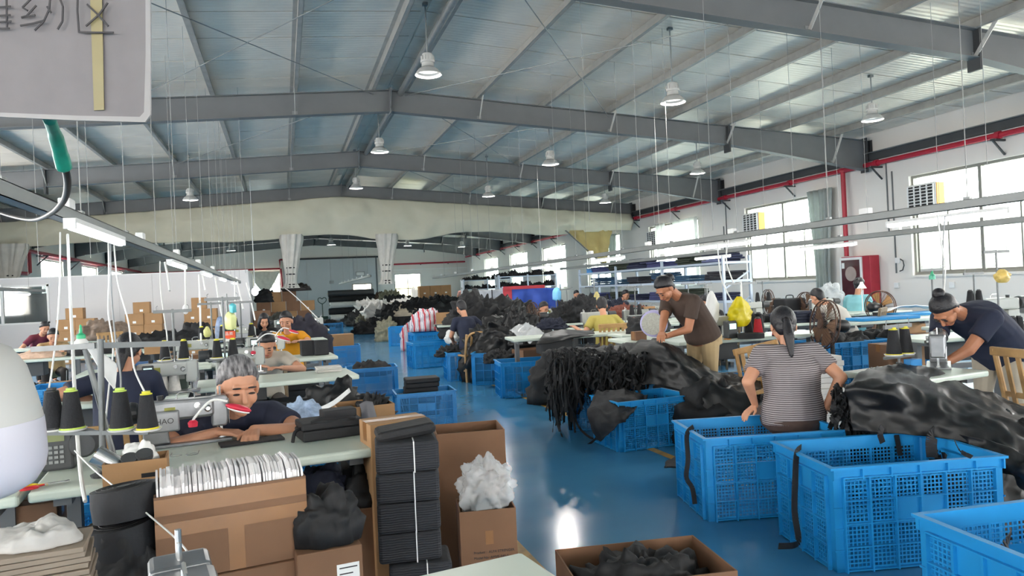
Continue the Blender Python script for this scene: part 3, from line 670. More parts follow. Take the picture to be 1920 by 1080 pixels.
cable([(1365, 450, 9), (1362, 490, 9), (1375, 530, 8.6)], .008, 'white cable above the yellow bag')
cable([(1757, 400, 6.2), (1764, 450, 6.2), (1772, 500, 6.1), (1770, 545, 6)], .006, 'white cable hanging above the bending woman in navy')
cable([(1772, 405, 6.2), (1768, 460, 6.2), (1769, 545, 6.1)], .005, 'thin grey cable above the bending woman in navy', m_cabg)
cable([(140, 845, 2.75), (175, 880, 2.6), (230, 925, 2.4), (290, 975, 2.25), (330, 1010, 2.1), (355, 1040, 1.9), (360, 1060, 1.75)], .0028, 'long thin cord stretched over the black rolls at the left')
cable([(535, 541, 22), (545, 548, 20), (570, 571, 18), (595, 596, 16.5)], .012, 'thin white cord slanting before the brown carton pile')
# ------------------------------------------------------------------ near left: hanging sign, cord, bulb lamp
m_paper = mat('grey_sign_paper', '706b6b', .6, var=.05, scale=30); m_sleeve = mat('clear_white_sleeve_edge', '8f8c8a', .4); m_ink = mat('black_marker_ink', '2d2a2c', .6, var=0)
sg = thing('hanging_sign', 'grey hand-lettered sign in a clear sleeve hanging at the top left', 'sign', D(60, 90, 1.0))
FS = 1.0
def sp(px, py, f=FS): return D(px, py, f) - sg.location
def quad(mb, pts, back=.004):
    b_ = [sp(*p) for p in pts]; q = [v + FW * back for v in b_]
    n = len(b_); mb.add(b_ + q, [tuple(range(n)), tuple(range(2 * n - 1, n - 1, -1))] + [(i, (i + 1) % n, n + (i + 1) % n, n + i) for i in range(n)])
mb = MB(); quad(mb, [(-160, -190), (272, -190), (273, 100), (270, 210), (262, 219), (150, 217), (0, 211), (-160, 205)]); mb.build('paper', m_paper, sg)
mb = MB(); quad(mb, [(-168, -196), (281, -196), (282, 100), (282, 215), (272, 229), (150, 226), (0, 219), (-168, 214), (-168, 205), (0, 211), (150, 217), (262, 219), (270, 210), (273, 100), (272, -190), (-160, -190)], .003); mb.build('sleeve_edge', m_sleeve, sg)
mb = MB(); quad(mb, [(167, -60, FS - .003), (190, -60, FS - .003), (195, 206, FS - .003), (176, 207, FS - .003)], .001); mb.build('tape_strip', mat('yellowed_tape', '857a55', .4, var=.1), sg)
def stroke(pts, w=3.2):
    mb = MB(); P = [sp(x, y, FS - .006) for x, y in pts]
    for a, b_ in zip(P[:-1], P[1:]): mb.bar(a, b_, w / FPX * FS, .0012, FW)
    mb.build('ink_stroke', m_ink, sg)
for s_ in ([(146, -30), (145, 20), (148, 61)], [(148, 60), (180, 61), (213, 61)], [(163, 8), (182, 26), (203, 49)], [(202, 5), (185, 28), (161, 49)], [(144, -30), (205, -34)],
           [(110, -8), (118, 12), (117, 40), (108, 55)], [(95, -14), (92, 18), (82, 40), (65, 57)], [(88, 12), (96, 24)], [(60, -4), (42, 14), (52, 20)], [(68, 10), (50, 30), (40, 33), (66, 28)], [(38, 48), (62, 44), (84, 38)], [(82, -14), (108, -16)],
           [(12, -20), (13, 52)], [(-6, 30), (20, 28)], [(-6, 42), (21, 40)], [(-8, 54), (18, 53)], [(-8, 14), (20, 12)]): stroke(s_)
MB().tube([sp(60, -196), sp(60, -1300)], .003, 5).build('hanging_cord', m_wire, sg)
gc = thing('taped_cord', 'black cord with green tape dangling below the hanging sign', 'cord', D(100, 232, 1.15))
L0 = gc.location
MB().tube([v - L0 for v in smoothpath([D(92, 222, 1.05), D(104, 255, 1.12), D(114, 290, 1.16), D(121, 318, 1.18)])], [.009] * 6 + [.011] * 6 + [.012] * 6 + [.009], 8).build('green_tape', mat('green_tape', '17806a', .4, var=.2, scale=40), gc, smooth=0)
MB().tube([v - L0 for v in smoothpath([D(121, 310, 1.18), D(127, 345, 1.25), D(118, 378, 1.4), D(92, 402, 1.7), D(60, 412, 2.1), D(20, 405, 2.5), D(-20, 392, 2.8)])], .006, 8).build('black_cord', m_black, gc, smooth=0)
lb = thing('bulb_lamp', 'big white plastic bulb lamp hanging close at the left edge', 'lamp', D(-92, 820, .7))
lb.rotation_euler = (0, math.radians(-2), 0)
k = .7 / FPX
MB().lathe([(.02, 240 * k), (.03, 200 * k), (70 * k, 178 * k), (105 * k, 158 * k), (128 * k, 120 * k), (142 * k, 60 * k), (148 * k, 25 * k), (149 * k, 18 * k)], 40).build('housing', mat('dull_white_plastic', 'b9b8b3', .5), lb, smooth=50)
MB().lathe([(150 * k, 18 * k), (151 * k, 0), (151 * k, -55 * k), (146 * k, -78 * k), (128 * k, -104 * k), (100 * k, -118 * k), (.001, -124 * k)], 40).build('diffuser', mat('milky_diffuser', 'c6c3cc', .35, var=0, emit=.0), lb, smooth=50)
MB().tube([(0, 0, 238 * k), (0, 0, 2.6)], .005, 6).build('lamp_cord', m_black, lb)
# ------------------------------------------------------------------ prop builders
m_blue = mat('blue_crate_plastic', '2191d2', .38, var=.06, scale=5, spec=.45)
m_strap = mat('black_webbing', '15161a', .75, var=.2, scale=30)
CW, CD, CH = .86, .60, .50
def crate_meshes():
    def panel(L, solid):
        h = CH - .05; n = int(L / .0135); lat = MB(); rib = MB(); a = -L / 2 + .045; b_ = L / 2 - .045
        n = int((b_ - a) / .02)
        for i in range(n + 1): x = a + (b_ - a) * i / n; lat.bb(x - .0031, x + .0031, -.002, .002, .02, h)
        m_ = int(h / .02)
        for j in range(m_ + 1): z = .02 + (h - .02) * j / m_; lat.bb(a, b_, -.0025, .0025, z - .0031, z + .0031)
        nc = 6 if L > .7 else 4
        for i in range(nc + 1): x = a + (b_ - a) * i / nc; rib.bb(x - .004, x + .004, -.02, .003, .0, h)
        for j in range(5): z = .01 + (h - .012) * j / 4; rib.bb(a, b_, -.019, .003, z - .003, z + .003)
        for (i, j) in solid:
            x0 = a + (b_ - a) * i / nc; z0 = .01 + (h - .012) * j / 4; rib.bb(x0, x0 + (b_ - a) / nc, -.005, .004, z0, z0 + (h - .012) / 4)
        return lat.mesh('lattice', m_blue), rib.mesh('ribs', m_blue)
    d = {}
    d['long'] = panel(CW, [(2, 2), (3, 2)]); d['short'] = panel(CD, [(1, 3), (2, 3)])
    post = MB(); post.prism([(0, 0), (.05, 0), (.05, .008), (.016, .008), (.008, .016), (.008, .05), (0, .05)], 0, CH - .03, 'XY')
    for z in (.1, .2, .3): post.bb(-.006, .05, -.006, .0, z, z + .008)
    d['post'] = post.mesh('corner_post', m_blue)
    rim = MB(); x, y = CW / 2, CD / 2
    for (x0, x1, y0, y1) in ((-x - .02, x + .02, -y - .02, -y + .008), (-x - .02, x + .02, y - .008, y + .02), (-x - .02, -x + .008, -y + .008, y - .008), (x - .008, x + .02, -y + .008, y - .008)):
        rim.bb(x0, x1, y0, y1, CH - .012, CH)
    for (x0, x1, y0, y1) in ((-x, x, -y - .002, -y + .004), (-x, x, y - .004, y + .002), (-x - .002, -x + .004, -y, y), (x - .004, x + .002, -y, y)):
        rim.bb(x0, x1, y0, y1, CH - .065, CH - .012)
    for s in (-1, 1):
        for k in range(7): xx = -x + CW * k / 6; rim.bb(xx - .004, xx + .004, s * (y + .009) - .009, s * (y + .009) + .009, CH - .06, CH - .012)
    d['rim'] = rim.mesh('rim', m_blue)
    d['base'] = MB().bb(-x, x, -y, y, .0, .02).mesh('base', m_blue)
    return d
CM = crate_meshes()
def crate(p, yaw, lab, sc=1.0, group='blue mesh crates', straps=()):
    t = thing('plastic_crate', lab, 'crate', (p[0], p[1], 0), yaw, group); t.scale = (sc, sc, sc)
    link('base', CM['base'], t); link('rim', CM['rim'], t)
    for k, (nm, x, y, r) in enumerate((('long', 0, -CD / 2, 0), ('long', 0, CD / 2, math.pi), ('short', CW / 2, 0, math.pi / 2), ('short', -CW / 2, 0, -math.pi / 2))):
        pn = link('side_panel', CM[nm][0], t); pn.location = (x, y, 0); pn.rotation_euler = (0, 0, r); link('ribs', CM[nm][1], pn)
    for sx, sy, r in ((-1, -1, 0), (1, -1, math.pi / 2), (1, 1, math.pi), (-1, 1, -math.pi / 2)):
        q = link('corner_post', CM['post'], t); q.location = (sx * CW / 2, sy * CD / 2, 0); q.rotation_euler = (0, 0, r)
    for s in straps:
        x, y, L = s; mb = MB(); P = smoothpath([(x, y * .9, CH - .12), (x, y * 1.0, CH + .012), (x + .005, y * 1.06, CH - .02), (x - .01, y * 1.07, CH - L * .5), (x + .01, y * 1.06, CH - L)], 5)
        for a, b_ in zip(P[:-1], P[1:]): mb.bar(a, b_, .028, .004, (0, 1, 0))
        mb.build('strap', m_strap, t)
    return t
def table(p, yaw, L, Wd, lab, H=.76, under=True, group=None):
    t = thing('sewing_table', lab, 'table', (p[0], p[1], 0), yaw, group)
    MB().bb(-L / 2, L / 2, -Wd / 2, Wd / 2, H - .04, H).build('tabletop', m_table, t, bevel=.012, seg=3)
    for s in (-1, 1):
        x = s * (L / 2 - .1)
        MB().bb(x - .03, x + .03, -Wd / 2 + .04, Wd / 2 - .04, .0, .05).bb(x - .025, x + .025, -.04, .04, .05, H - .07).bb(x - .03, x + .03, -Wd / 2 + .06, Wd / 2 - .06, H - .075, H - .042).build('leg', m_steel, t)
    MB().bb(-L / 2 + .1, L / 2 - .1, .0, .04, .3, .36).build('crossbar', m_steel, t)
    if under:
        MB().bb(-.2, .2, -.2, .1, .08, .1).build('pedal', m_dark, t); MB().tube([(.1, 0, .1), (.12, 0, H - .2)], .006, 6).build('pedal_rod', m_galv, t)
        MB().bb(-L * .3, -L * .08, -.12, .16, H - .24, H - .045).build('drive_box', m_dark, t, bevel=.01)
    return t
m_pole = mat('dull_steel_pole', '6a6d6d', .4, metal=.5, var=.1, scale=20)
m_mach = mat('machine_enamel', 'aeb1ac', .3, var=.03, coat=.3); m_mach2 = mat('machine_grey_metal', '85878a', .3, metal=.6, var=.12, scale=12)
m_scr = mat('machine_display', 'a9d8d0', .3, var=0, emit=.6)
def _machine():
    d = {}
    d['bed'] = (MB().bb(-.24, .25, -.09, .09, 0, .018).mesh('bed', m_mach2), .004)
    d['pillar'] = (MB().prism([(-.24, .018), (-.09, .018), (-.1, .05), (-.105, .15), (-.24, .15)], -.065, .065, 'XZ').mesh('pillar', m_mach), .012)
    d['arm'] = (MB().prism([(-.25, .15), (.13, .155), (.16, .165), (.16, .27), (-.1, .275), (-.25, .27)], -.062, .062, 'XZ').mesh('arm', m_mach), .018)
    d['head'] = (MB().prism([(.14, .09), (.225, .09), (.235, .13), (.235, .265), (.22, .28), (.14, .275)], -.055, .055, 'XZ').mesh('head', m_mach), .012)
    d['face_plate'] = (MB().bb(.235, .242, -.045, .045, .1, .255).mesh('face_plate', m_mach2), .003)
    d['needle_bar'] = (MB().tube([(.195, 0, .02), (.195, 0, .33)], .006, 8).tube([(.175, 0, .03), (.175, 0, .31)], .005, 8).mesh('needle_bar', m_chrome), 0)
    d['presser_foot'] = (MB().bb(.15, .22, -.015, .015, .018, .026).bb(.188, .202, -.008, .008, .026, .1).mesh('presser_foot', m_chrome), 0)
    d['handwheel'] = (MB().lathe([(.02, -.03), (.062, -.028), (.068, -.01), (.062, .018), (.03, .02)], 20, (-.285, 0, .215), Matrix.Rotation(math.pi / 2, 3, 'Y')).mesh('handwheel', m_black), 0)
    d['motor_housing'] = (MB().lathe([(.055, -.07), (.06, -.06), (.06, .06), (.055, .07)], 16, (-.33, .02, .215), Matrix.Rotation(math.pi / 2, 3, 'Y')).mesh('motor_housing', m_dark), 0)
    d['tension_dial'] = (MB().lathe([(.022, 0), (.022, .015), (.012, .03)], 14, (.12, -.062, .21), Matrix.Rotation(math.pi / 2, 3, 'X')).lathe([(.018, 0), (.018, .02)], 12, (.06, -.062, .235), Matrix.Rotation(math.pi / 2, 3, 'X')).mesh('tension_dial', m_chrome), 0)
    d['thread_guide'] = (MB().tube([(-.05, 0, .26), (-.05, 0, .3), (-.03, 0, .315), (.03, 0, .315), (.05, 0, .3), (.05, 0, .26)], .004, 6).mesh('thread_guide', m_chrome), 0)
    d['bobbin_winder'] = (MB().lathe([(.018, 0), (.02, .03)], 12, (-.14, .02, .272)).mesh('bobbin_winder', m_black), 0)
    d['badge'] = (MB().bb(-.12, -.06, -.066, -.062, .19, .235).mesh('badge', mat('olive_badge', '8b8a3a', .5)), 0)
    return d
MM = _machine()
def machine(p, yaw, lab, z=.76, display=True, group='sewing machines', sc=1.0, metal=False):
    sc *= .86; t = thing('sewing_machine', lab, 'sewing machine', (p[0], p[1], z), yaw, group); t.scale = (sc, sc, sc)
    for k, (me, bv) in MM.items():
        if metal and k in ('arm', 'head', 'pillar'): me = me.copy(); me.materials.clear(); me.materials.append(m_mach2)
        link(k, me, t, bv)
    if display:
        c = MB().bb(-.2, -.11, -.1, -.064, .04, .26).build('control_panel', m_dark, t, bevel=.008)
        MB().bb(-.188, -.122, -.103, -.1, .18, .24).build('screen', m_scr, c)
        mb = MB()
        for i in range(3):
            for j in range(2): mb.bb(-.186 + i * .022, -.17 + i * .022, -.103, -.1, .1 + j * .03, .115 + j * .03)
        mb.build('buttons', m_galv, c)
    return t
CONE = {}
def cone(p, lab, col='black', tip='yellow', sc=1.0, group='thread cones on the stands', rx=0, ry=0):
    key = (col, tip)
    if key not in CONE:
        mc = mat('thread_' + col, {'black': '1b1c20', 'white': 'e3e0da', 'red': 'b3202c', 'crimson': '8e1f3a'}[col], .8, var=.1, scale=60, bump=.3, bscale=120)
        mt = mat('tip_' + tip, {'yellow': 'd9cf2c', 'lime': 'b7cf57', 'black': '202124', 'white': 'e6e6e2'}[tip], .4)
        n = MB(); pr = []
        for i in range(15): z = .008 + i * .0095; r = .043 - .0175 * i / 14; pr += [(r, z), (r * .975, z + .005)]
        n.lathe(pr, 18); CONE[key] = (n.mesh('thread', mc, 40), MB().lathe([(.024, .142), (.024, .15), (.017, .152), (.017, .16), (.006, .161)], 16).mesh('cone_tip', mt, 35), MB().lathe([(.045, 0), (.045, .008), (.01, .008)], 16).mesh('cone_base', mt))
    t = thing('thread_cone', lab, 'thread cone', p, rnd.random() * 6, group); t.scale = (sc,) * 3
    t.rotation_euler = (rx, ry, 0)
    for me in CONE[key]: link(me.name.split('.')[0], me, t)
    return t
def stand(p, yaw, lab, H=.62, z=.76, arm=.28, trays=((-.11, .24), (.11, .24)), group='thread stands on the tables'):
    t = thing('thread_stand', lab, 'thread stand', (p[0], p[1], z), yaw, group)
    MB().lathe([(.045, 0), (.045, .012), (.02, .016), (.02, .04)], 16).build('base', m_dark, t)
    MB().tube([(0, 0, .01), (0, 0, H)], .009, 10).build('pole', m_pole, t, smooth=40)
    MB().bb(-arm / 2, arm / 2, -.008, .008, H - .03, H - .005).build('guide_bar', m_pole, t)
    for sx in (-1, 1): MB().tube([(sx * arm * .42, 0, H - .01), (sx * arm * .42, 0, H + .02), (sx * arm * .38, 0, H + .03)], .003, 6).build('thread_hook', m_galv, t)
    if trays:
        hh = trays[0][1]
        MB().bb(-.15, .15, -.01, .01, hh - .03, hh - .012).build('tray_arm', m_pole, t)
        for x, h in trays: MB().lathe([(.001, h - .012), (.055, h - .012), (.062, h - .002), (.058, h - .004), (.052, h - .008), (.001, h - .008)], 20, (x, 0, 0)).build('tray', m_white, t)
    return t
def stand_with_cones(p, yaw, lab, conelab, z=.76, col='black', tip='yellow', H=.62, sc=1.0, trays=((-.11, .24), (.11, .24))):
    s = stand(p, yaw, lab, H, z, trays=trays)
    ca, sa = math.cos(yaw), math.sin(yaw)
    for (x, h), cl_ in zip(trays, conelab): cone((p[0] + x * ca, p[1] + x * sa, z + h - .007), cl_, col, tip, sc)
    return s
def carton(p, dims, yaw, lab, m=None, open_=False, sticker=None, tape=True, z=0, flaps=0, group=None, tilt=(0, 0), face=-1):
    w, d, h = dims; m = m or m_ctn
    t = thing('cardboard_box', lab, 'box', (p[0], p[1], z), yaw, group); t.rotation_euler = (tilt[0], tilt[1], yaw)
    if not open_:
        MB().bb(-w / 2, w / 2, -d / 2, d / 2, 0, h).build('body', m, t, bevel=.004)
        if tape: MB().bb(-w / 2 - .001, w / 2 + .001, -.03, .03, h - .08, h + .0015).build('tape', m_tape, t)
        MB().bb(-w / 2, w / 2, -.002, .002, h, h + .001).build('seam', m_ctn2, t)
    else:
        k = .006
        for a in ((-w / 2, w / 2, -d / 2, -d / 2 + k), (-w / 2, w / 2, d / 2 - k, d / 2), (-w / 2, -w / 2 + k, -d / 2 + k, d / 2 - k), (w / 2 - k, w / 2, -d / 2 + k, d / 2 - k)):
            MB().bb(*a, 0, h).build('side', m, t)
        MB().bb(-w / 2 + k, w / 2 - k, -d / 2 + k, d / 2 - k, 0, k).build('bottom', m, t)
        if flaps:
            f = flaps
            for (x0, y0, x1, y1, dx, dy) in ((-w / 2, -d / 2, w / 2, -d / 2, 0, -1), (-w / 2, d / 2, w / 2, d / 2, 0, 1), (-w / 2, -d / 2, -w / 2, d / 2, -1, 0), (w / 2, -d / 2, w / 2, d / 2, 1, 0)):
                q = rnd.uniform(.2, .8); o_ = Vector((dx * f * q, dy * f * q, f * (.9 if q < .5 else .5)))
                A = Vector((x0, y0, h)); B = Vector((x1, y1, h)); n = Vector((dx, dy, 0)) * .004
                MB().add([A, B, B + o_, A + o_, A - n, B - n, B + o_ - n, A + o_ - n], [(0, 1, 2, 3), (4, 7, 6, 5), (0, 4, 5, 1), (1, 5, 6, 2), (2, 6, 7, 3), (3, 7, 4, 0)]).build('flap', m_ctn_in, t)
    if sticker:
        sx, sz, sw, sh = sticker; MB().bb(sx - sw / 2, sx + sw / 2, -d / 2 - .004, -d / 2, sz - sh / 2, sz + sh / 2).build('label_sticker', m_white, t)
    return t
def heap(c, rx, ry, h, lab, m, seed=0, name='fabric_heap', cat='fabric heap', n=44, k=18, rough=.35, fr=3.0, yaw=0, flat=2.6, kind=None, group=None, rugged=.45):
    c = Vector(c); pw = 2 / max(1.7, 2 + (flat - 1.8) * .55); mn = min(rx, ry, h); size = max(.06, .5 * mn) * 3.2 / max(2.2, min(fr, 5)); amp = mn * (.1 + rough * .42); n = max(n, 48); k = max(k, 18); rows = []
    for i in range(k + 1):
        t = (i / k) * math.pi / 2; ct, st = max(math.cos(t), .015) ** pw, math.sin(t) ** pw; row = []
        for j in range(n):
            a = 2 * math.pi * j / n; d = Vector((math.cos(a), math.sin(a), 0)); e = 1 + .2 * fbm(d.x * 1.2 + seed, d.y * 1.2, seed) + .1 * fbm(d.x * 1.5, st * 2, seed + 3)
            p = Vector((rx * e * ct * d.x, ry * e * ct * d.y, h * st * (1 + .22 * fbm(d.x * ct * 1.3 + seed, d.y * ct * 1.3, 7 + seed))))
            nr = Vector((p.x / rx ** 2, p.y / ry ** 2, p.z / h ** 2 + 1e-4)).normalized(); q = p / size
            b_ = abs(noise.noise(q + Vector((seed * 1.7, 0, seed)))) * 2 + .5 * abs(noise.noise(q * 2.3 + Vector((0, seed, 5)))) * 2 - .75
            p = p + nr * (amp * b_ * (.35 + .65 * min(1, st * 2))); p.z = max(0, p.z) if i else 0; row.append(p)
        rows.append(row)
    mb = MB(); mb.grid(rows, True); mb.f.append(tuple(range(n - 1, -1, -1))); mb.mi.append(0); mb.f.append(tuple(k * n + j for j in range(n))); mb.mi.append(0)
    o = mb.build(name, m, None, smooth=0); o.location = c; o.rotation_euler = (0, 0, yaw)
    return tag(o, lab, cat, group, kind)
def stack(p, w, d, hs, yaw, lab, m, name='fabric_stack', cat='fabric stack', z=0, jit=.012, part='bundle', string=None, lean=(0, 0), edge=.008, group=None):
    t = thing(name, lab, cat, (p[0], p[1], z), yaw, group); zz = 0
    for i, h in enumerate(hs):
        x = rnd.uniform(-jit, jit) + lean[0] * zz; y = rnd.uniform(-jit, jit) + lean[1] * zz; a = rnd.uniform(-.04, .04)
        b_ = MB().box((0, 0, h / 2), (w, d, h - .002)).build(part, m, t, bevel=min(edge, h * .3)); b_.location = (x, y, zz); b_.rotation_euler = (0, 0, a)
        if string is not None:
            MB().bb(string - .0022, string + .0022, -d / 2 - .004, d / 2 + .004, .0, h + .001).build('string', m_white, b_)
        zz += h
    return t
def folded(p, w, d, n, lh, yaw, lab, m, z=0, jit=.02, **kw): return stack(p, w, d, [lh * rnd.uniform(.8, 1.2) for _ in range(n)], yaw, lab, m, name='folded_fabric', cat='fabric stack', z=z, jit=jit, part='fold', **kw)
m_rust = mat('rusty_brown_fan_wire', '5a4338', .5, metal=.4, var=.3, scale=20); m_fblade = mat('brown_fan_blade', '7d5f48', .45, metal=.2, var=.25, scale=5); m_fan_o = mat('orange_fan_blade', 'b98a54', .45, var=.2)
def fan(p, yaw, lab, hz=1.05, r=.27, tiltx=0, wire=None, blade=None, base_z=0, n=36, motor=None):
    t = thing('pedestal_fan', lab, 'fan', (p[0], p[1], base_z), yaw, 'pedestal fans'); wire = wire or m_rust; blade = blade or m_fblade; motor = motor or m_black
    MB().lathe([(.2, 0), (.2, .02), (.06, .05), (.03, .07)], 22).build('base', m_black, t); MB().tube([(0, 0, .05), (0, 0, hz - .08)], .024, 10).build('pole', m_black, t, smooth=40)
    Mx = Matrix.Rotation(math.pi / 2 + tiltx, 3, 'X')
    hd = t; c0 = set(t.children)
    MB().lathe([(.02, -.02), (.06, -.02), (.07, .02), (.07, .14), (.05, .17), (.02, .18)], 18, (0, .02, 0), Matrix.Rotation(-math.pi / 2, 3, 'X')).build('motor', motor, hd, smooth=40)
    MB().box((0, .06, -.07), (.05, .06, .12)).build('neck', motor, hd)
    rim = MB(); 
    for yy in (-.055, -.1): rim.tube([(r * math.cos(a), yy, r * math.sin(a)) for a in [2 * math.pi * i / 40 for i in range(41)]], .008, 6, cap=False)
    rim.build('cage_rim', wire, hd)
    cg = MB()
    for i in range(n):
        a = 2 * math.pi * i / n; c_, s_ = math.cos(a), math.sin(a)
        cg.tube([(.05 * c_, -.13, .05 * s_), (r * .7 * c_, -.125, r * .7 * s_), (r * c_, -.095, r * s_)], .0022, 4); cg.tube([(.06 * c_, -.02, .06 * s_), (r * .8 * c_, -.03, r * .8 * s_), (r * c_, -.06, r * s_)], .0022, 4)
    cg.build('wire_cage', wire, hd)
    MB().lathe([(.001, -.004), (.055, -.004), (.05, .006), (.001, .008)], 18, (0, -.13, 0), Matrix.Rotation(math.pi / 2, 3, 'X')).build('badge_cap', wire, hd)
    for i in range(5):
        a = 2 * math.pi * i / 5; b_ = MB(); P = []
        for u in (.05, .12, .18, r * .9):
            row = []
            for k in range(5):
                aa = a + (-.5 + k / 4) * (.75 if u > .1 else .9); row.append((u * math.cos(aa), -.075 + .03 * (k / 4 - .5), u * math.sin(aa)))
            P.append(row)
        b_.grid(P); b_.grid([[(x, y + .003, z) for x, y, z in rw] for rw in P]); b_.build('blade', blade, hd)
    MB().lathe([(.04, -.02), (.045, .0), (.03, .03)], 14, (0, -.08, 0), Matrix.Rotation(math.pi / 2, 3, 'X')).build('hub', motor, hd)
    for c_ in set(t.children) - c0: c_.location = (0, 0, hz); c_.rotation_euler = (tiltx, 0, 0)
    return t
m_wood = mat('worn_chair_wood', 'a9824f', .55, var=.18, scale=14); m_bam = mat('bamboo_wood', 'b58f5e', .5, var=.2, scale=10); m_dwood = mat('dark_chair_wood', '7d6a50', .6, var=.15)
def chair(p, yaw, lab, m=None, sh=.43, bh=.88, slats=5, w=.4, rake=.08, round_=False):
    """faces +Y, back at -Y"""
    m = m or m_wood; t = thing('wooden_chair', lab, 'chair', (p[0], p[1], 0), yaw, 'wooden chairs')
    for s in (-1, 1):
        MB().tube([(s * w / 2, .18, 0), (s * (w / 2 - .01), .17, sh)], .018, 8).build('leg', m, t, smooth=40)
        MB().tube([(s * w / 2, -.22, 0), (s * (w / 2 - .01), -.18, sh), (s * (w / 2 - .01), -.18 - rake, bh)], .019, 8).build('leg', m, t, smooth=40)
        MB().bar((s * w / 2, -.2, .18), (s * w / 2, .17, .18), .02, .025).build('stretcher', m, t)
    MB().bb(-w / 2, w / 2, -.2, .2, sh - .01, sh + .02).build('seat', m, t, bevel=.008)
    MB().bar((-w / 2, .17, .25), (w / 2, .17, .25), .02, .025).build('stretcher', m, t)
    y1 = -.18 - rake
    if round_:
        MB().tube(smoothpath([(-w / 2 + .01, -.19, sh), (-w / 2 + .01, y1 + .01, bh - .1), (-w * .3, y1, bh), (0, y1 - .01, bh + .02), (w * .3, y1, bh), (w / 2 - .01, y1 + .01, bh - .1), (w / 2 - .01, -.19, sh)]), .018, 8).build('back_hoop', m, t, smooth=40)
    else:
        MB().bar((-w / 2 - .02, y1, bh - .02), (w / 2 + .02, y1, bh - .02), .028, .06).build('top_rail', m, t, bevel=.008)
        MB().bar((-w / 2, -.195, sh + .1), (w / 2, -.195, sh + .1), .02, .035).build('back_rail', m, t)
    for i in range(slats):
        x = -w / 2 + w * (i + 1) / (slats + 1); MB().bar((x, -.19, sh + .02), (x, y1, bh - .02), .034, .012, (0, 1, 0)).build('slat', m, t)
    return t
m_bag = mat('clear_plastic_film', 'e4e8ea', .25, var=.1, scale=8, alpha=.38); m_bagw = mat('white_plastic_bag', 'e9e9e6', .35, var=.04, alpha=.93)
def bag(p, r, h, lab, m, seed=0, name='plastic_bag', cat='bag', neck=.25, squash=.7, n=30, k=16, crumple=.3, yaw=0, ears=False):
    rows = []
    for i in range(k + 1):
        t = i / k; prof = math.sin(math.pi * (t * .9 + .09)) ** .6 * (1 - .45 * t) + neck * .35 * t * t
        row = []
        for j in range(n):
            a = 2 * math.pi * j / n; q = billow(math.cos(a) * 1.6 + seed, math.sin(a) * 1.6, t * 2.4 + seed)
            rr = r * max(.05, prof) * (1 + q * crumple); row.append((rr * math.cos(a), rr * math.sin(a) * squash, h * t + .02 * q * h))
        rows.append(row)
    mb = MB(); mb.grid(rows, True); mb.f.append(tuple(range(n - 1, -1, -1))); mb.mi.append(0)
    o = mb.build(name, m, None, smooth=0); o.location = p; o.rotation_euler = (0, 0, yaw)
    return tag(o, lab, cat)
def film(p, r3, lab, m, seed=0, amp=.28, fr=1.7, n=56, k=36, name='plastic_bag', cat='bag'):
    rows = []
    for i in range(k + 1):
        el = -math.pi / 2 + math.pi * i / k; row = []
        for j in range(n):
            az = 2 * math.pi * j / n; d = Vector((math.cos(el) * math.cos(az), math.cos(el) * math.sin(az), math.sin(el)))
            q = 1 + amp * (billow(d.x * fr + seed, d.y * fr, d.z * fr, 5) + .6 * fbm(d.x * .8 + seed, d.y * .8, d.z * .8))
            row.append((d.x * r3[0] * q, d.y * r3[1] * q, d.z * r3[2] * q + r3[2]))
        rows.append(row)
    mb = MB(); mb.grid(rows, True); o = mb.build(name, m, None, smooth=0); o.location = p; return tag(o, lab, cat)
def lamp(p, yaw, lab, col, L=.22, h=.1):
    t = thing('gooseneck_lamp', lab, 'lamp', p, yaw, 'gooseneck work lamps on the machines')
    mc = mat('lamp_' + col, {'red': 'cf2b45', 'yellow': 'e0a91f'}[col], .35)
    MB().lathe([(.02, 0), (.022, .02), (.012, .03)], 14).build('magnet_base', mc, t)
    MB().tube(smoothpath([(0, 0, .02), (.01, 0, h * .7), (L * .4, 0, h + .05), (L * .75, 0, h + .04)]), .0055, 8).build('gooseneck', m_white, t, smooth=40)
    R_ = Matrix.Rotation(math.radians(20), 3, 'Y')
    hd = MB().ell((L * .98, 0, h + .005), (.06, .028, .016), mt=R_).build('lamp_head', mc, t, smooth=0)
    MB().ell((L * .98, 0, h - .006), (.052, .023, .01), mt=R_).build('lens', m_white, hd, smooth=0)
    return t
# ------------------------------------------------------------------ people
def remesh(mb, vox, it, name, m, parent):
    me = bpy.data.meshes.new('tmp'); me.from_pydata(mb.v, [], mb.f); o = bpy.data.objects.new('tmp', me); TS.collection.objects.link(o)
    r = o.modifiers.new('r', 'REMESH'); r.mode = 'VOXEL'; r.voxel_size = vox
    s = o.modifiers.new('s', 'SMOOTH'); s.factor = .5; s.iterations = it
    vl = TS.view_layers[0]; vl.update(); dg = vl.depsgraph; nm = bpy.data.meshes.new_from_object(o.evaluated_get(dg)); bpy.data.objects.remove(o); bpy.data.meshes.remove(me)
    nm.name = name; nm.materials.clear(); nm.materials.append(m); nm.polygons.foreach_set('use_smooth', [True] * len(nm.polygons))
    return link(name, nm, parent)
m_skin = mat('skin', 'c48e70', .55, var=.05, scale=12); m_skin2 = mat('skin_tan', 'b57b5b', .55, var=.05, scale=12)
m_hair = mat('black_hair', '17151a', .45, var=.2, scale=60, bump=.4, bscale=90)
m_eye = mat('dark_eye', '1d1512', .4, var=0); m_lip = mat('lip', 'a3584f', .5, var=0)
m_hairg = mat('grey_hair', '6d6a6c', .5, var=0, bump=.3, bscale=60)
ns, lk, b = nodes(m_hairg)
tc = ns.new('ShaderNodeTexCoord'); mp = ns.new('ShaderNodeMapping'); mp.inputs['Scale'].default_value = (60, 8, 14); nz = ns.new('ShaderNodeTexNoise'); nz.inputs['Scale'].default_value = 1.5; nz.inputs['Detail'].default_value = 3
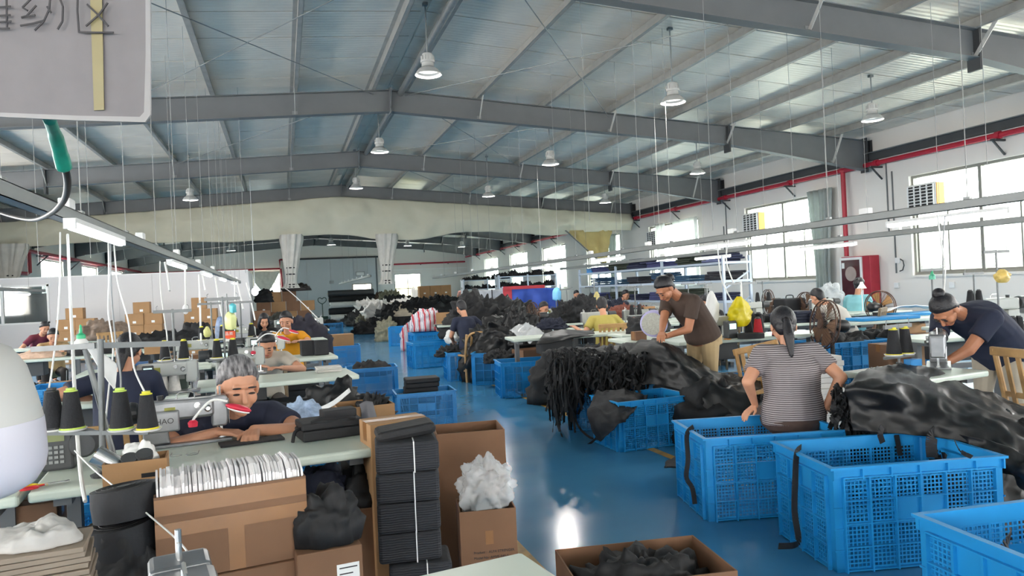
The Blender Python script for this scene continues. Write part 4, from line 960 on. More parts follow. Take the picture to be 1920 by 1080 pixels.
cr = ns.new('ShaderNodeValToRGB'); cr.color_ramp.elements[0].position = .35; cr.color_ramp.elements[1].position = .65; cr.color_ramp.elements[0].color = lin('2f2d30'); cr.color_ramp.elements[1].color = lin('8f8c8d')
lk.new(tc.outputs['Object'], mp.inputs[0]); lk.new(mp.outputs[0], nz.inputs['Vector']); lk.new(nz.outputs['Fac'], cr.inputs['Fac']); lk.new(cr.outputs['Color'], b.inputs['Base Color'])
m_stripe = mat('striped_jersey', '8f8686', .85, var=0)
ns, lk, b = nodes(m_stripe)
tc = ns.new('ShaderNodeTexCoord'); wv = ns.new('ShaderNodeTexWave'); wv.bands_direction = 'Z'; wv.inputs['Scale'].default_value = 24; wv.inputs['Distortion'].default_value = .8; wv.inputs['Detail Scale'].default_value = 1
cr = ns.new('ShaderNodeValToRGB'); cr.color_ramp.elements[0].position = .45; cr.color_ramp.elements[1].position = .6; cr.color_ramp.elements[0].color = lin('554e50'); cr.color_ramp.elements[1].color = lin('a39c9c')
lk.new(tc.outputs['Object'], wv.inputs['Vector']); lk.new(wv.outputs['Fac'], cr.inputs['Fac']); lk.new(cr.outputs['Color'], b.inputs['Base Color'])
def cloth(name, c, **k): return mat(name, c, .85, var=.08, scale=7, bump=.12, bscale=18, **k)
def loft(mb, secs, n=20):
    rows = []
    for c, X, Y, rx, ry in secs: rows.append([Vector(c) + X * (rx * math.cos(2 * math.pi * j / n)) + Y * (ry * math.sin(2 * math.pi * j / n)) for j in range(n)])
    k = len(rows); o = len(mb.v); mb.grid(rows, True)
    mb.f.append(tuple(o + j for j in range(n - 1, -1, -1))); mb.mi.append(0); mb.f.append(tuple(o + (k - 1) * n + j for j in range(n))); mb.mi.append(0)
def person(label, pos, yaw, hip_z=.5, sit=True, lean=15, curve=15, neckf=10, head=(20, 0), hL=None, hR=None, shirt=None, pants=None, hair='short', hairm=None,
           skin=None, sleeve=.62, s=1.0, build=1.0, vox=.012, hairlen=.3, hem=.1, knee=None, legs=True, cat='person', group='sewing workers', pole=(0, -.4, -1), long_pants=True, handdir=None, face=True, lat=0.0, hairvol=0.0, hs=1.0, neck=.085, handw=.6):
    skin = skin or m_skin; hairm = hairm or m_hair
    t = thing('person', label, cat, (pos[0], pos[1], 0), yaw, group)
    Mi = (Matrix.Translation((pos[0], pos[1], 0)) @ Matrix.Rotation(yaw, 4, 'Z')).inverted()
    X = Vector((1, 0, 0)); ra = math.radians
    def dr(a): return Vector((0, math.sin(ra(a)), math.cos(ra(a))))
    def fw_(a): return Vector((0, math.cos(ra(a)), -math.sin(ra(a))))
    P0 = Vector((0, 0, hip_z)); a1, a2, a3 = lean * .7, lean + curve * .3, lean + curve
    P1 = P0 + dr(a1) * .17 * s; P2 = P1 + dr(a2) * .19 * s; P3 = P2 + dr(a3) * .15 * s; P2 = P2 + X * lat * .5; P3 = P3 + X * lat; P4 = P3 + dr(a3 + neckf) * neck * s
    hp, hy = head[0], head[1]
    HM = Matrix.Rotation(ra(-hy), 3, 'Z') @ Matrix.Rotation(ra(-hp), 3, 'X'); HM = HM * (s * hs)
    HC_ = P4 + dr(a3 + neckf) * .03 * s + (HM @ Vector((0, .025, .075)))
    b_ = build
    def torso(mb, e, hemd):
        secs = [(P0 - dr(a1) * hemd, X, fw_(a1), .165 * b_ * s + e, .13 * b_ * s + e), (P0 + dr(a1) * .02, X, fw_(a1), .168 * b_ * s + e, .132 * b_ * s + e), (P1, X, fw_((a1 + a2) / 2), .145 * b_ * s + e, .112 * b_ * s + e),
                (P2, X, fw_(a2), .155 * b_ * s + e, .115 * b_ * s + e), (P2 + (P3 - P2) * .6, X, fw_(a3), .15 * s + e, .09 * s + e), (P3 - dr(a3) * .005, X, fw_(a3), .075 * s + e, .06 * s + e)]
        loft(mb, secs)
    body = MB(); torso(body, -.012, .05); body.cap(P3 - dr(a3) * .03, P4 + (HM @ Vector((0, -.005, .03))), .052 * s, .047 * s)
    H = lambda x, y, z: HC_ + HM @ Vector((x, y, z))
    def he(c, r, k=1): body.ell(H(*c), r, 14, 9, HM)
    he((0, -.012, .03), (.073, .09, .09)); he((0, .028, -.03), (.06, .062, .075)); he((0, .056, -.088), (.028, .026, .022))
    for q in (-1, 1):
        he((q * .033, .055, -.028), (.03, .03, .032)); he((q * .076, -.008, -.012), (.011, .022, .032))
    body.cap(H(0, .085, .012), H(0, .104, -.026), .008 * s, .0135 * s); body.cap(H(-.034, .074, .03), H(.034, .074, .03), .012 * s, .012 * s); body.cap(H(-.016, .085, -.056), H(.016, .085, -.056), .0085 * s, .0085 * s)
    sh = MB(); torso(sh, .008, hem); SL = {}
    for q, hand in ((1, hR), (-1, hL)):
        S0 = P3 - dr(a3) * .045 * s + X * (q * .165 * s * (.5 + .5 * b_)) + fw_(a3) * (.02 * s)
        tgt = Mi @ Vector(hand) if hand is not None else S0 + Vector((q * .06, .1, -.48 * s))
        L1, L2 = .275 * s, .25 * s; d = tgt - S0; dist = min(max(d.length, .12), (L1 + L2) * .985); dn = d.normalized()
        W_ = S0 + dn * dist; ca = (L1 * L1 + dist * dist - L2 * L2) / (2 * L1 * dist); ca = max(-1, min(1, ca))
        pv = Vector((q * 1.0, pole[1], pole[2])); pv = (pv - dn * pv.dot(dn)).normalized(); E_ = S0 + dn * (L1 * ca) + pv * (L1 * math.sqrt(max(0, 1 - ca * ca)))
        k = .5 + .5 * b_
        body.cap(P3 - dr(a3) * .05 * s + X * q * .05, S0, .05 * s * k, .052 * s * k); body.cap(S0, E_, .05 * s * k, .038 * s * k); body.cap(E_, W_, .039 * s * k, .024 * s)
        sh.cap(P3 - dr(a3) * .055 * s + X * q * .04, S0, .066 * s * k, .066 * s * k)
        Q = S0 + (E_ - S0) * min(1, sleeve); sh.tube([S0 - (E_ - S0) * .02, S0 + (Q - S0) * .5, Q], [.066 * s * k, .062 * s * k, .062 * s * k], 14)
        if sleeve > 1: sh.cap(Q, E_ + (W_ - E_) * min(.95, sleeve - 1), .056 * s * k, .04 * s)
        # hand
        hd = (W_ - E_).normalized()
        if handdir is not None: hd = (hd * (1 - handw) + (Mi.to_3x3() @ Vector(handdir[0 if q < 0 else 1])).normalized() * handw).normalized()
        side = hd.cross(Vector((0, 0, 1))); side = side.normalized() if side.length > .2 else X.copy(); up_ = side.cross(hd).normalized()
        c0 = W_ + hd * .02 * s; c1 = W_ + hd * .085 * s
        for o_ in (-.026, -.009, .009, .026): body.cap(c0 + side * o_ * .7 * s, c1 + side * o_ * s, .014 * s, .0125 * s, 8)
        for i, (o_, ln) in enumerate(((-.03, .062), (-.01, .074), (.011, .07), (.031, .055))):
            f0 = c1 + side * o_ * s; f1 = f0 + (hd + side * o_ * 2 - up_ * .25).normalized() * ln * .5 * s; f2 = f1 + (hd - up_ * .75).normalized() * ln * .5 * s
            body.cap(f0, f1, .0095 * s, .0088 * s, 8); body.cap(f1, f2, .0088 * s, .0075 * s, 8)
        th = -side if (Vector((-q, 0, 0)).dot(side) < 0) else side
        g0 = c0 + th * .024 * s; g1 = g0 + (hd * .7 + th * .7 - up_ * .2).normalized() * .042 * s; g2 = g1 + (hd + th * .1 - up_ * .3).normalized() * .03 * s
        body.cap(g0, g1, .0125 * s, .0105 * s, 8); body.cap(g1, g2, .0105 * s, .0085 * s, 8)
    pn = MB(); K = {}
    loft(pn, [(P0 - dr(a1) * .1 * s, X, fw_(0), .15 * b_ * s, .125 * b_ * s), (P0 - dr(a1) * .03, X, fw_(a1 * .5), .172 * b_ * s, .14 * b_ * s), (P0 + dr(a1) * .03, X, fw_(a1), .168 * b_ * s, .132 * b_ * s), (P0 + dr(a1) * .1, X, fw_(a1), .15 * b_ * s, .118 * b_ * s)])
    if legs:
        for q in (-1, 1):
            hj = P0 + Vector((q * .09 * s, 0, -.05 * s))
            if sit:
                kn = Vector((q * .13 * s, .40 * s, max(hip_z - .04, .42 * s))) if knee is None else Vector((q * knee[0], knee[1], knee[2])); an = Vector((q * .13 * s, kn.y - .02, .09 * s))
            else:
                kn = Vector((q * .1 * s, .03 + .02 * q, hip_z * .53)); an = Vector((q * .11 * s, -.02 + .05 * q, .09 * s))
            pn.cap(hj, kn, .086 * b_ * s, .06 * s); pn.cap(kn, an + Vector((0, 0, .03)), .062 * s, .05 * s)
            body.cap(hj, kn, .07 * s, .045 * s); body.cap(kn, an, .045 * s, .035 * s); body.cap(an, an + Vector((0, .06, -.05)), .035 * s, .03 * s)
            sx = MB(); sx.ell(an + Vector((0, .06 * s, -.05 * s)), (.042 * s, .12 * s, .04 * s)); sx.build('shoe', m_black, t, smooth=0)
    remesh(body, vox * .75 if vox < .01 else vox, 3 if vox < .01 else 2, 'body', skin, t)
    remesh(sh, vox, 5, 'shirt', shirt, t); remesh(pn, vox, 4, 'trousers', pants or m_navy, t)
    # hair
    hm = MB(); rows = []; C0 = Vector((0, -.012, .03)); n, k = 36, 26
    for i in range(k + 1):
        el = -math.pi / 2 + math.pi * i / k; row = []
        for j in range(n):
            az = 2 * math.pi * j / n; d = Vector((math.cos(el) * math.cos(az), math.cos(el) * math.sin(az), math.sin(el)))
            f = d.y; lo = -.85
            if f < -.3: thr = lo
            elif f < .2: thr = lo + (f + .3) / .5 * (.02 - lo)
            else: thr = .02 + min(1, (f - .2) / .6) * .5
            g = max(0, min(1, (d.z - thr) / .5 + .68)); g = g * g * (3 - 2 * g); rr = .72 + g * ((.43 if hair != 'crop' else .39) + hairvol) * (1 - .2 * max(0, f)); rr *= 1 + .02 * noise.noise(d * 6)
            row.append(H(d.x * .074 * rr + C0.x, d.y * .092 * rr + C0.y, d.z * .092 * rr + C0.z))
        rows.append(row)
    hm.grid(rows, True); ho = hm.build('hair', hairm, t, smooth=0)
    ex = MB(); ex.ell(H(0, -.05, -.015), (.071, .052, .075), mt=HM)
    if hair == 'ponytail':
        ex.cap(H(0, -.09, .02), H(0, -.115, -.005), .03 * s, .028 * s); ex.cap(H(0, -.115, 0), H(.0, -.125, -hairlen * .45), .03 * s, .042 * s); ex.cap(H(0, -.125, -hairlen * .45), H(.0, -.12, -hairlen), .042 * s, .016 * s)
        MB().lathe([(.032, -.008), (.036, 0), (.032, .008)], 14, H(0, -.112, .0), HM @ Matrix.Rotation(1.2, 3, 'X')).build('hair_tie', m_black, ho)
    elif hair == 'bun': ex.ell(H(0, -.075, .115), (.045, .045, .04), mt=HM)
    elif hair == 'lowbun': ex.ell(H(0, -.12, .02), (.05, .045, .05), mt=HM)
    elif hair == 'long':
        loft(ex, [(H(0, -.02, .06), HM @ X, HM @ Vector((0, 1, 0)), .082, .09), (H(0, -.03, -.02), HM @ X, HM @ Vector((0, 1, 0)), .098, .085), (H(0, -.055, -.12), HM @ X, HM @ Vector((0, 1, 0)), .105, .06), (H(0, -.065, -hairlen), HM @ X, HM @ Vector((0, 1, 0)), .07, .035)])
    if ex.v: remesh(ex, .01, 2, 'hair_back', hairm, ho)
    if face:
        for q in (-1, 1):
            MB().ell(H(q * .031, .0885, .004), (.0145, .007, .0042), 10, 6, HM).build('eye', m_eye, t, smooth=0)
            MB().ell(H(q * .031, .0905, .031), (.019, .006, .0035), 10, 6, HM).build('eyebrow', m_hair, t, smooth=0)
        MB().ell(H(0, .0935, -.056), (.02, .005, .006), 10, 6, HM).build('lips', m_lip, t, smooth=0)
    return t
PI = math.pi; ra = math.radians
def at2(px, F, z):
    lo, hi = -900.0, 2600.0
    for _ in range(50):
        mid = (lo + hi) / 2
        if D(px, mid, F).z > z: lo = mid
        else: hi = mid
    return D(px, lo, F)
def textmesh(body, size, name, m, parent, loc, rot, depth=.0006):
    cu = bpy.data.curves.new('txt', 'FONT'); cu.body = body; cu.size = size; cu.extrude = depth; cu.align_x = 'LEFT'
    o = bpy.data.objects.new('txt', cu); TS.collection.objects.link(o); vl = TS.view_layers[0]; vl.update(); dg = vl.depsgraph; me = bpy.data.meshes.new_from_object(o.evaluated_get(dg))
    bpy.data.objects.remove(o); me.materials.clear(); me.materials.append(m); q = link(name, me, parent); q.location = loc; q.rotation_euler = rot; return q
# ================================================================== blue crates right of the aisle
def crate_px(px, py, z, yaw, lab, sc=1.0, anchor=(-1, -1), straps=()):
    """corner (anchor) of the rim/base seen at a pixel"""
    c = G(px, py, z); ca, sa = math.cos(yaw), math.sin(yaw); dx, dy = -anchor[0] * (CW / 2 + .01) * sc, -anchor[1] * (CD / 2 + .01) * sc
    return crate((c.x + dx * ca - dy * sa, c.y + dx * sa + dy * ca), yaw, lab, sc, straps=straps)
crate_px(1320, 824, .485, ra(-13), 'blue mesh crate under the striped-shirt woman, strap on its left end', .98, straps=((-.2, .0, 0),)[:0])
crate_px(1559, 878, .50, ra(-12), 'large empty blue mesh crate in the right foreground', 1.0, straps=((.28, .3, .3),))
crate_px(1716, 963, .50, ra(-6), 'blue mesh crate cut off at the lower right corner', 1.0, anchor=(-1, 1))
crate_px(1162, 849, 0, ra(2), 'small blue mesh crate with a dark cloth over its corner', .84)
cE = at2(1150, 7.35, 0); crate(cE, ra(-28), 'blue mesh crate almost hidden under a mass of black straps', .95)
crate_px(941, 748, 0, ra(-8), 'blue mesh crate in the middle, right of the aisle, next to the strap heap', .92)
crate_px(886, 723, 0, ra(-24), 'blue mesh crate behind the middle one, partly filled with black cloth', .95, anchor=(-1, -1))
crate_px(840, 716, 0, ra(-6), 'blue mesh crate before the boy in navy, filled with black bags', .9, anchor=(-1, -1))
crate_px(776, 692, 0, ra(3), 'blue mesh crate at the aisle edge left of the boy in navy', .95)
c = at2(835, 17, 0)
for i in range(3):
    crate((c.x - .35 + i * .92, c.y + .12 * i), ra(4), ['left', 'middle', 'right'][i] + ' crate in the blue row behind the boy in navy', 1.0)
crate(at2(752, 20.2, 0), ra(80), 'teal-blue crate on end of the far row beside the striped bag', 1.0)
# straps on crates
def ribbon(pts, w, lab=None, m=None, parent=None, name='strap'):
    P = smoothpath([D(*p) for p in pts], 6); mb = MB()
    for a, b_ in zip(P[:-1], P[1:]): mb.bar(a, b_, w, .004, FW)
    o = mb.build(name, m or m_strap, parent)
    if lab: tag(o, lab, 'strap', 'loose black straps')
    return o
ribbon([(1300, 800, 4.55), (1288, 815, 4.48), (1290, 860, 4.42), (1287, 895, 4.42), (1298, 915, 4.42), (1303, 945, 4.4)], .028, 'black strap with a knot hanging down the left of the striped woman\'s crate')
ribbon([(1502, 838, 3.9), (1494, 850, 3.78), (1491, 900, 3.7), (1490, 960, 3.68), (1497, 1010, 3.62), (1490, 1022, 3.55), (1460, 1024, 3.5)], .03, 'long black strap hanging from the large empty crate to the floor')
ribbon([(1790, 826, 3.62), (1800, 845, 3.5), (1822, 857, 3.42)], .02, 'short black strap hooked inside the large empty crate')
ribbon([(1894, 1005, 2.58), (1888, 1022, 2.45), (1884, 1060, 2.42), (1882, 1100, 2.4)], .045, 'wide black strap over the rim of the lower right crate')
ribbon([(1655, 800, 3.9), (1650, 812, 3.88), (1655, 830, 3.9)], .03)
tag(bpy.data.objects[-1] if False else COL.objects[-1], 'black strap end over the handle of the striped woman\'s crate', 'strap', 'loose black straps')
ribbon([(1752, 806, 4.0), (1748, 816, 3.88), (1746, 835, 3.86), (1748, 858, 3.84)], .06, 'broad black webbing hanging into the large empty crate')
ribbon([(1085, 730, 6.9), (1078, 770, 6.9), (1085, 800, 6.85), (1110, 822, 6.7), (1130, 818, 6.6)], .02, 'black strap trailing down the left side of the strap-covered crate')
ribbon([(1058, 835, 6.55), (1095, 838, 6.5), (1125, 815, 6.55)], .02, 'black strap end lying on the blue floor beside the crates')
# heaps of straps over crate E : one tangle
hp = heap((cE.x + .1, cE.y + .1, .42), .62, .5, .30, 'mound of black webbing straps piled on a blue crate', m_blk, 4, fr=5, rough=.5, n=60, k=24)
mb = MB(); r2 = random.Random(5)
for i in range(760):
    px = r2.uniform(1034, 1215); F0 = 7.05 + r2.uniform(-.3, .55); tp = r2.uniform(662, 722) - (6 if px < 1120 else 0)
    p = D(px, tp, F0); L = r2.uniform(.1, .55) if px < 1085 else r2.uniform(.06, .28); q = Vector((-.6 + r2.uniform(-.5, .5), -.5 + r2.uniform(-.5, .5), 0)).normalized()
    pts = [p + Vector((r2.uniform(-.06, .06), r2.uniform(-.06, .06), r2.uniform(-.03, .02))), p + q * .04 + Vector((0, 0, .015))]
    n_ = 3
    for k_ in range(n_): pts.append(Vector((p.x + q.x * .08 + r2.uniform(-.035, .035), p.y + q.y * .08 + r2.uniform(-.035, .035), max(.02, p.z - L * (k_ + 1) / n_))))
    P = smoothpath(pts, 3); a = r2.uniform(0, 6.28); w_ = r2.choice((.012, .018, .024))
    for k_, (u, v) in enumerate(zip(P[:-1], P[1:])): mb.bar(u, v, w_, .004, (math.cos(a + k_ * .35), math.sin(a + k_ * .35), .3))
o = mb.build('webbing_tangle', m_blk); tag(o, 'fringe of black straps and buckles hanging over the blue crate', 'straps', None, 'stuff')
# dark cloth on crate D corner
P = [[D(1118, 735, 6.5), D(1160, 728, 6.6), D(1195, 738, 6.6), D(1215, 742, 6.5)], [D(1105, 765, 6.25), D(1150, 755, 6.2), D(1185, 750, 6.3), D(1210, 748, 6.4)], [D(1103, 785, 6.15), D(1140, 785, 6.05), D(1170, 775, 6.05), D(1190, 768, 6.15)], [D(1125, 830, 6.25), D(1140, 815, 6.05), D(1160, 795, 6.0), D(1178, 785, 6.1)]]
tag(cloth_mesh(P, 8, .035, 7, 4, .006).build('cloth_offcut', m_blk2, None, smooth=0), 'charcoal cloth offcut draped over the corner of the small blue crate', 'cloth')
P = [[D(1250, 865, 5.3), D(1285, 845, 5.4), D(1310, 838, 5.4)], [D(1245, 875, 5.1), D(1285, 868, 5.1), D(1315, 858, 5.1)], [D(1250, 876, 5.0), D(1285, 880, 4.95), D(1315, 878, 4.9)]]
tag(cloth_mesh(P, 6, .02, 7, 9, .006).build('cloth_offcut', m_blk2, None, smooth=0), 'dark cloth offcut lying on the floor left of the striped woman\'s crate', 'cloth')
# ================================================================== left tables
def tabl(px, py, yaw, L, Wd, lab, cornerx=1, **k):
    c = G(px, py, .76); ca, sa = math.cos(yaw), math.sin(yaw); dx, dy = -cornerx * L / 2, Wd / 2
    p = (c.x + dx * ca - dy * sa, c.y + dx * sa + dy * ca); table(p, yaw, L, Wd, lab, **k); return p
Y7 = ra(6)
t1 = tabl(716, 838, Y7, 1.30, .70, 'pale green sewing table of the grey-haired woman')
ux = Vector((math.cos(Y7), math.sin(Y7), 0)); uy = Vector((-math.sin(Y7), math.cos(Y7), 0))
table(Vector((t1[0], t1[1], 0)) - ux * 1.31 - uy * .03, Y7, 1.28, .70, 'pale green sewing table at the far left edge, beside the grey-haired woman\'s')
c0 = G(975, 1034, .76); yb = ra(9); table((c0.x - .62 * math.cos(yb) + .3 * math.sin(yb), c0.y - .62 * math.sin(yb) - .3 * math.cos(yb)), yb, 1.25, .6, 'cream table corner at the bottom of the picture', under=False)
t2 = tabl(674, 702, ra(5), 1.25, .66, 'pale green sewing table of the woman in beige')
t2l = Vector((t2[0] - 1.1, t2[1] - .42, .76)); table(t2l, ra(4), .92, .66, 'pale green sewing table with the display machine, second row left')
t3 = tabl(634, 667, ra(4), 1.25, .62, 'pale green sewing table of the woman in mustard')
table((t3[0] - 1.3, t3[1] - .08), ra(4), 1.25, .62, 'pale sewing table left of the mustard woman\'s table')
t4 = at2(560, 11.6, 0); table((t4.x - .2, t4.y), ra(3), 1.3, .62, 'pale sewing table of the curly-haired woman'); table((t4.x - 1.55, t4.y), ra(3), 1.25, .62, 'far pale sewing table before the right carton stack')
tq = at2(110, 10.2, 0); table(tq, ra(3), 1.6, .6, 'long pale sorting table at the far left by the two seated women'); tq2 = at2(330, 11.5, 0); table(tq2, ra(3), 1.6, .7, 'pale table heaped with black cloth before the middle carton stack')
tq3 = at2(70, 12.8, 0); table(tq3, ra(3), 1.5, .6, 'pale table where the woman in maroon works')
# ================================================================== grey-haired woman's place
h1 = at2(462, 4.05, .5)
person('grey-haired woman in a navy T-shirt sewing at the nearest left table', h1, PI + .2, hip_z=.42, lean=26, curve=24, neckf=10, head=(17, -6), hL=D(476, 806, 3.5), hR=D(408, 810, 3.5), shirt=cloth('navy_tee', '20263a'), pants=cloth('dark_trousers', '2a2522'), hair='crop', hairm=m_hairg, build=1.18, vox=.0065, s=1.05, lat=.09, hairvol=.05, hs=1.12, pole=(0, -.3, -.2), handdir=((.3, -.6, -.25), (.5, -.5, -.15)))
chair((h1.x - .02, h1.y + .08), PI + .15, 'dark wooden chair under the grey-haired woman', m_dwood, sh=.33, bh=.74)
mp_ = at2(352, 3.45, .76); machine(mp_, ra(8), 'grey sewing machine of the grey-haired woman with lettered cover', display=False, sc=.9, metal=True)
mo = COL.objects[-1]
mroot = [o for o in COL.objects if o.get('label', '').startswith('grey sewing machine of the grey')][0]
cvr = MB().bb(-.26, -.04, -.125, -.066, .1, .22).build('belt_cover', m_mach2, mroot, bevel=.01)
textmesh('HAO', .045, 'lettering', m_ink, cvr, (-.17, -.126, .15), (PI / 2, 0, 0))
lamp(D(362, 800, 3.32), ra(4), 'red gooseneck lamp by the grey-haired woman\'s face', 'red', .2, .06)
cp = MB().box((0, 0, .004), (.28, .11, .008)).build('cut_cloth', m_blk2); cp.location = at2(472, 3.4, .762); cp.rotation_euler = (0, 0, ra(10)); tag(cp, 'black bag panel under the grey-haired woman\'s hands', 'fabric panel')
tb = stack(at2(618, 3.47, .76), .28, .2, [.05, .035], ra(8), 'two black bags folded flat on the nearest left table', m_blk2, name='folded_bag', cat='bag', z=.76, jit=.02)
MB().tube(smoothpath([(-.1, -.11, .09), (-.06, -.13, .105), (.0, -.13, .1), (.06, -.12, .1), (.1, -.1, .085)]), .008, 6).build('handle', m_strap, tb, smooth=40)
MB().tube(smoothpath([(-.14, -.06, .06), (-.17, -.08, .05), (-.185, -.1, .01)]), .008, 6).build('strap', m_strap, tb, smooth=40)
MB().box((.05, .03, .1), (.16, .1, .04)).build('flap', m_blk2, tb, bevel=.006)
gl = thing('eyeglasses', 'thin eyeglasses lying on the table left of the needle', 'glasses', at2(345, 3.12, .762))
for s in (-1, 1): MB().tube([(s * .032 + .024 * math.cos(a), .018 * math.sin(a), .012) for a in [i * PI / 8 for i in range(17)]], .0018, 5, cap=False).build('lens_rim', m_galv, gl)
MB().tube([(-.055, 0, .012), (-.06, .1, .006)], .002, 5).tube([(.055, 0, .012), (.05, .1, .006)], .002, 5).build('temple', m_galv, gl)
# thread stand in the left foreground
m_pole = mat('dull_steel_pole', '6a6d6d', .4, metal=.5, var=.1, scale=20); sb = G(193, 893, .76); zc = .935
st = thing('thread_stand', 'steel thread stand with crossbar in the left foreground', 'thread stand', (sb.x, sb.y, .76), 0, 'thread stands on the tables'); L0 = Vector((sb.x, sb.y, .76))
FSB = (Vector((sb.x, sb.y, .76)) - CAM).dot(FW)
MB().lathe([(.04, 0), (.045, .01), (.02, .02), (.018, .05)], 14).build('base', m_dark, st)
MB().tube([(0, 0, 0), D(188, 636, FSB) - L0], .0115, 10).build('pole', m_pole, st, smooth=40)
MB().tube([D(217, 868, FSB + .1) - L0, D(160, 655, FSB + .1) - L0], .011, 10).build('leaning_pole', m_pole, st, smooth=40)
MB().bar(D(180, 648, FSB) - L0, D(338, 644, FSB + .1) - L0, .012, .022).build('guide_bar', m_pole, st)
MB().bar(D(60, 655, FSB + .2) - L0, D(180, 648, FSB) - L0, .012, .022).build('guide_bar', m_pole, st)
MB().bar(D(80, 812, FSB) - L0, D(280, 810, FSB) - L0, .02, .016).build('tray_arm', m_pole, st)
for k_, (px, lab, tp) in enumerate(((100, 'black thread cone half hidden behind the white bulb lamp', 'black'), (136, 'black thread cone with lime tip on the left tray of the foreground stand', 'lime'), (228, 'black thread cone with lime tip in the middle of the foreground stand', 'lime'), (277, 'slim black thread cone with bright yellow tip on the foreground stand', 'yellow'))):
    p = D(px, 804, FSB); MB().lathe([(.001, -.006), (.046, -.006), (.052, .002), (.047, .001), (.001, -.001)], 20, p - L0).build('tray', m_white, st); cone(p, lab, 'black', tp, 1.0 if k_ != 3 else .92)
ob = thing('oil_bottle', 'white squeeze bottle with a green nozzle cap on the stand', 'bottle', D(153, 655, FSB + .1))
MB().lathe([(.001, 0), (.024, .002), (.026, .01), (.026, .03), (.015, .045)], 16).build('bottle', m_bagw, ob, smooth=40); MB().lathe([(.017, .043), (.017, .058), (.007, .066), (.004, .095), (.002, .1)], 14).build('nozzle_cap', mat('green_plastic', '2fae78', .4), ob, smooth=40)
P = [[D(160, 648, FSB + .05), D(172, 645, FSB + .05)], [D(185, 690, FSB + .04), D(205, 672, FSB + .1)], [D(200, 712, FSB + .04), D(219, 686, FSB + .1)], [D(213, 730, FSB + .02), D(216, 727, FSB + .04)]]
tag(cloth_mesh(P, 6, .006, 9, 1, .002).build('paper_slip', m_white, None, smooth=0), 'white slip of cloth dangling from the stand below the green-capped bottle', 'cloth')
tr = carton(at2(258, 2.78, .76), (.215, .15, .082), ra(5), 'small open cardboard tray of odds and ends on the left table', m_ctn, open_=True, z=.761, flaps=0)
MB().bb(.02, .07, -.0765, -.075, .018, .034).build('hand_hole', m_black, tr)
MB().lathe([(.001, 0), (.038, .0), (.038, .1), (.034, .1), (.034, .01), (.001, .008)], 20, (-.06, 0, .05), Matrix.Rotation(-.9, 3, 'Y')).build('steel_cup', m_chrome, tr, smooth=40)
heap(at2(262, 2.8, .84) , .075, .05, .1, 'crumpled white plastic in the cardboard tray', m_bagw, 3, name='plastic_scrap', cat='plastic', n=24, k=10).location.z = .79
for i, dx in enumerate((-.02, .03)):
    MB().lathe([(.012, 0), (.03, 0), (.03, .02), (.012, .02)], 16, (dx, -.03, .075 + .01 * i), Matrix.Rotation(.5, 3, 'X')).build('dark_spool', m_dark, tr)
cb = thing('control_box', 'dark control box with small keypad beside the bulb lamp on the left table', 'control box', at2(118, 3.05, .76), ra(5))
MB().bb(-.07, .05, -.06, .06, 0, .17).build('case', m_dark, cb, bevel=.01); MB().bb(-.06, .02, -.064, -.06, .12, .15).build('display', mat('olive_lcd', '7d8457', .4), cb)
mb = MB()
for i in range(4):
    for j in range(4): mb.bb(-.058 + i * .02, -.044 + i * .02, -.064, -.06, .03 + j * .02, .042 + j * .02)
mb.build('keys', m_galv, cb); MB().lathe([(.05, 0), (.055, .02), (.055, .1), (.045, .12)], 18, (.09, .02, .1), Matrix.Rotation(PI / 2, 3, 'X')).build('motor', m_dark, cb, smooth=40)
sc_ = thing('fabric_scissors', 'scissors with red and yellow handles at the left table edge', 'scissors', at2(72, 2.72, .763), ra(20))
for s, c_ in ((-1, 'c8323a'), (1, 'd8b92a')): MB().tube([(-.03 + .028 * math.cos(a), s * .02 + .016 * math.sin(a), .005) for a in [i * PI / 6 for i in range(13)]], .005, 6, cap=False).tube([(-.005, s * .012, .005), (.03, -s * .004, .005)], .004, 6).build('handle', mat('handle_' + c_, c_, .4), sc_)
MB().bar((.02, 0, .004), (.1, .01, .004), .012, .003).bar((.02, 0, .007), (.1, -.01, .007), .012, .003).build('blade', m_chrome, sc_)
# near machine and things below
nm = at2(362, 1.07, .76); machine((nm.x, nm.y), ra(100), 'sewing machine cut off at the bottom edge of the picture', display=True, sc=1.0, metal=True)
# white sheets in a carton, on a lower carton
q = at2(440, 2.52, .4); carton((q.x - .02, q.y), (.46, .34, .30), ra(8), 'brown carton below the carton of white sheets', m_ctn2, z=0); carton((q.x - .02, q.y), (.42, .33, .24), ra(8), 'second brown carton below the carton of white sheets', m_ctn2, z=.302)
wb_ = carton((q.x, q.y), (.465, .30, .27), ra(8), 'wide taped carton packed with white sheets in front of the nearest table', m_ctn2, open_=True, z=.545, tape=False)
for (x0, x1, z0, z1) in ((-.232, .232, .21, .262), (-.232, .232, .14, .185), (-.02, .03, 0, .14)): MB().bb(x0, x1, -.1515, -.1502, z0, z1).build('tape', m_tape, wb_)
ws_ = thing('white_sheets', 'row of upright white foam sheets filling the taped carton', 'foam sheets', (q.x, q.y, .535), ra(8))
me = MB().prism([(-.13, 0), (.13, 0), (.135, .25), (.12, .3), (.06, .325), (-.06, .325), (-.12, .3), (-.135, .25)], -.0032, .0032, 'YZ').mesh('sheet', mat('white_foam', 'e9e6e6', .7, var=.02))
for i in range(88):
    o = link('sheet', me, ws_); o.location = (-.22 + i * .00505, rnd.uniform(-.006, .006), rnd.uniform(-.004, .004)); o.rotation_euler = (0, rnd.uniform(-.012, .012), rnd.uniform(-.02, .02)); o.scale = (1, 1, rnd.uniform(.985, 1.02))
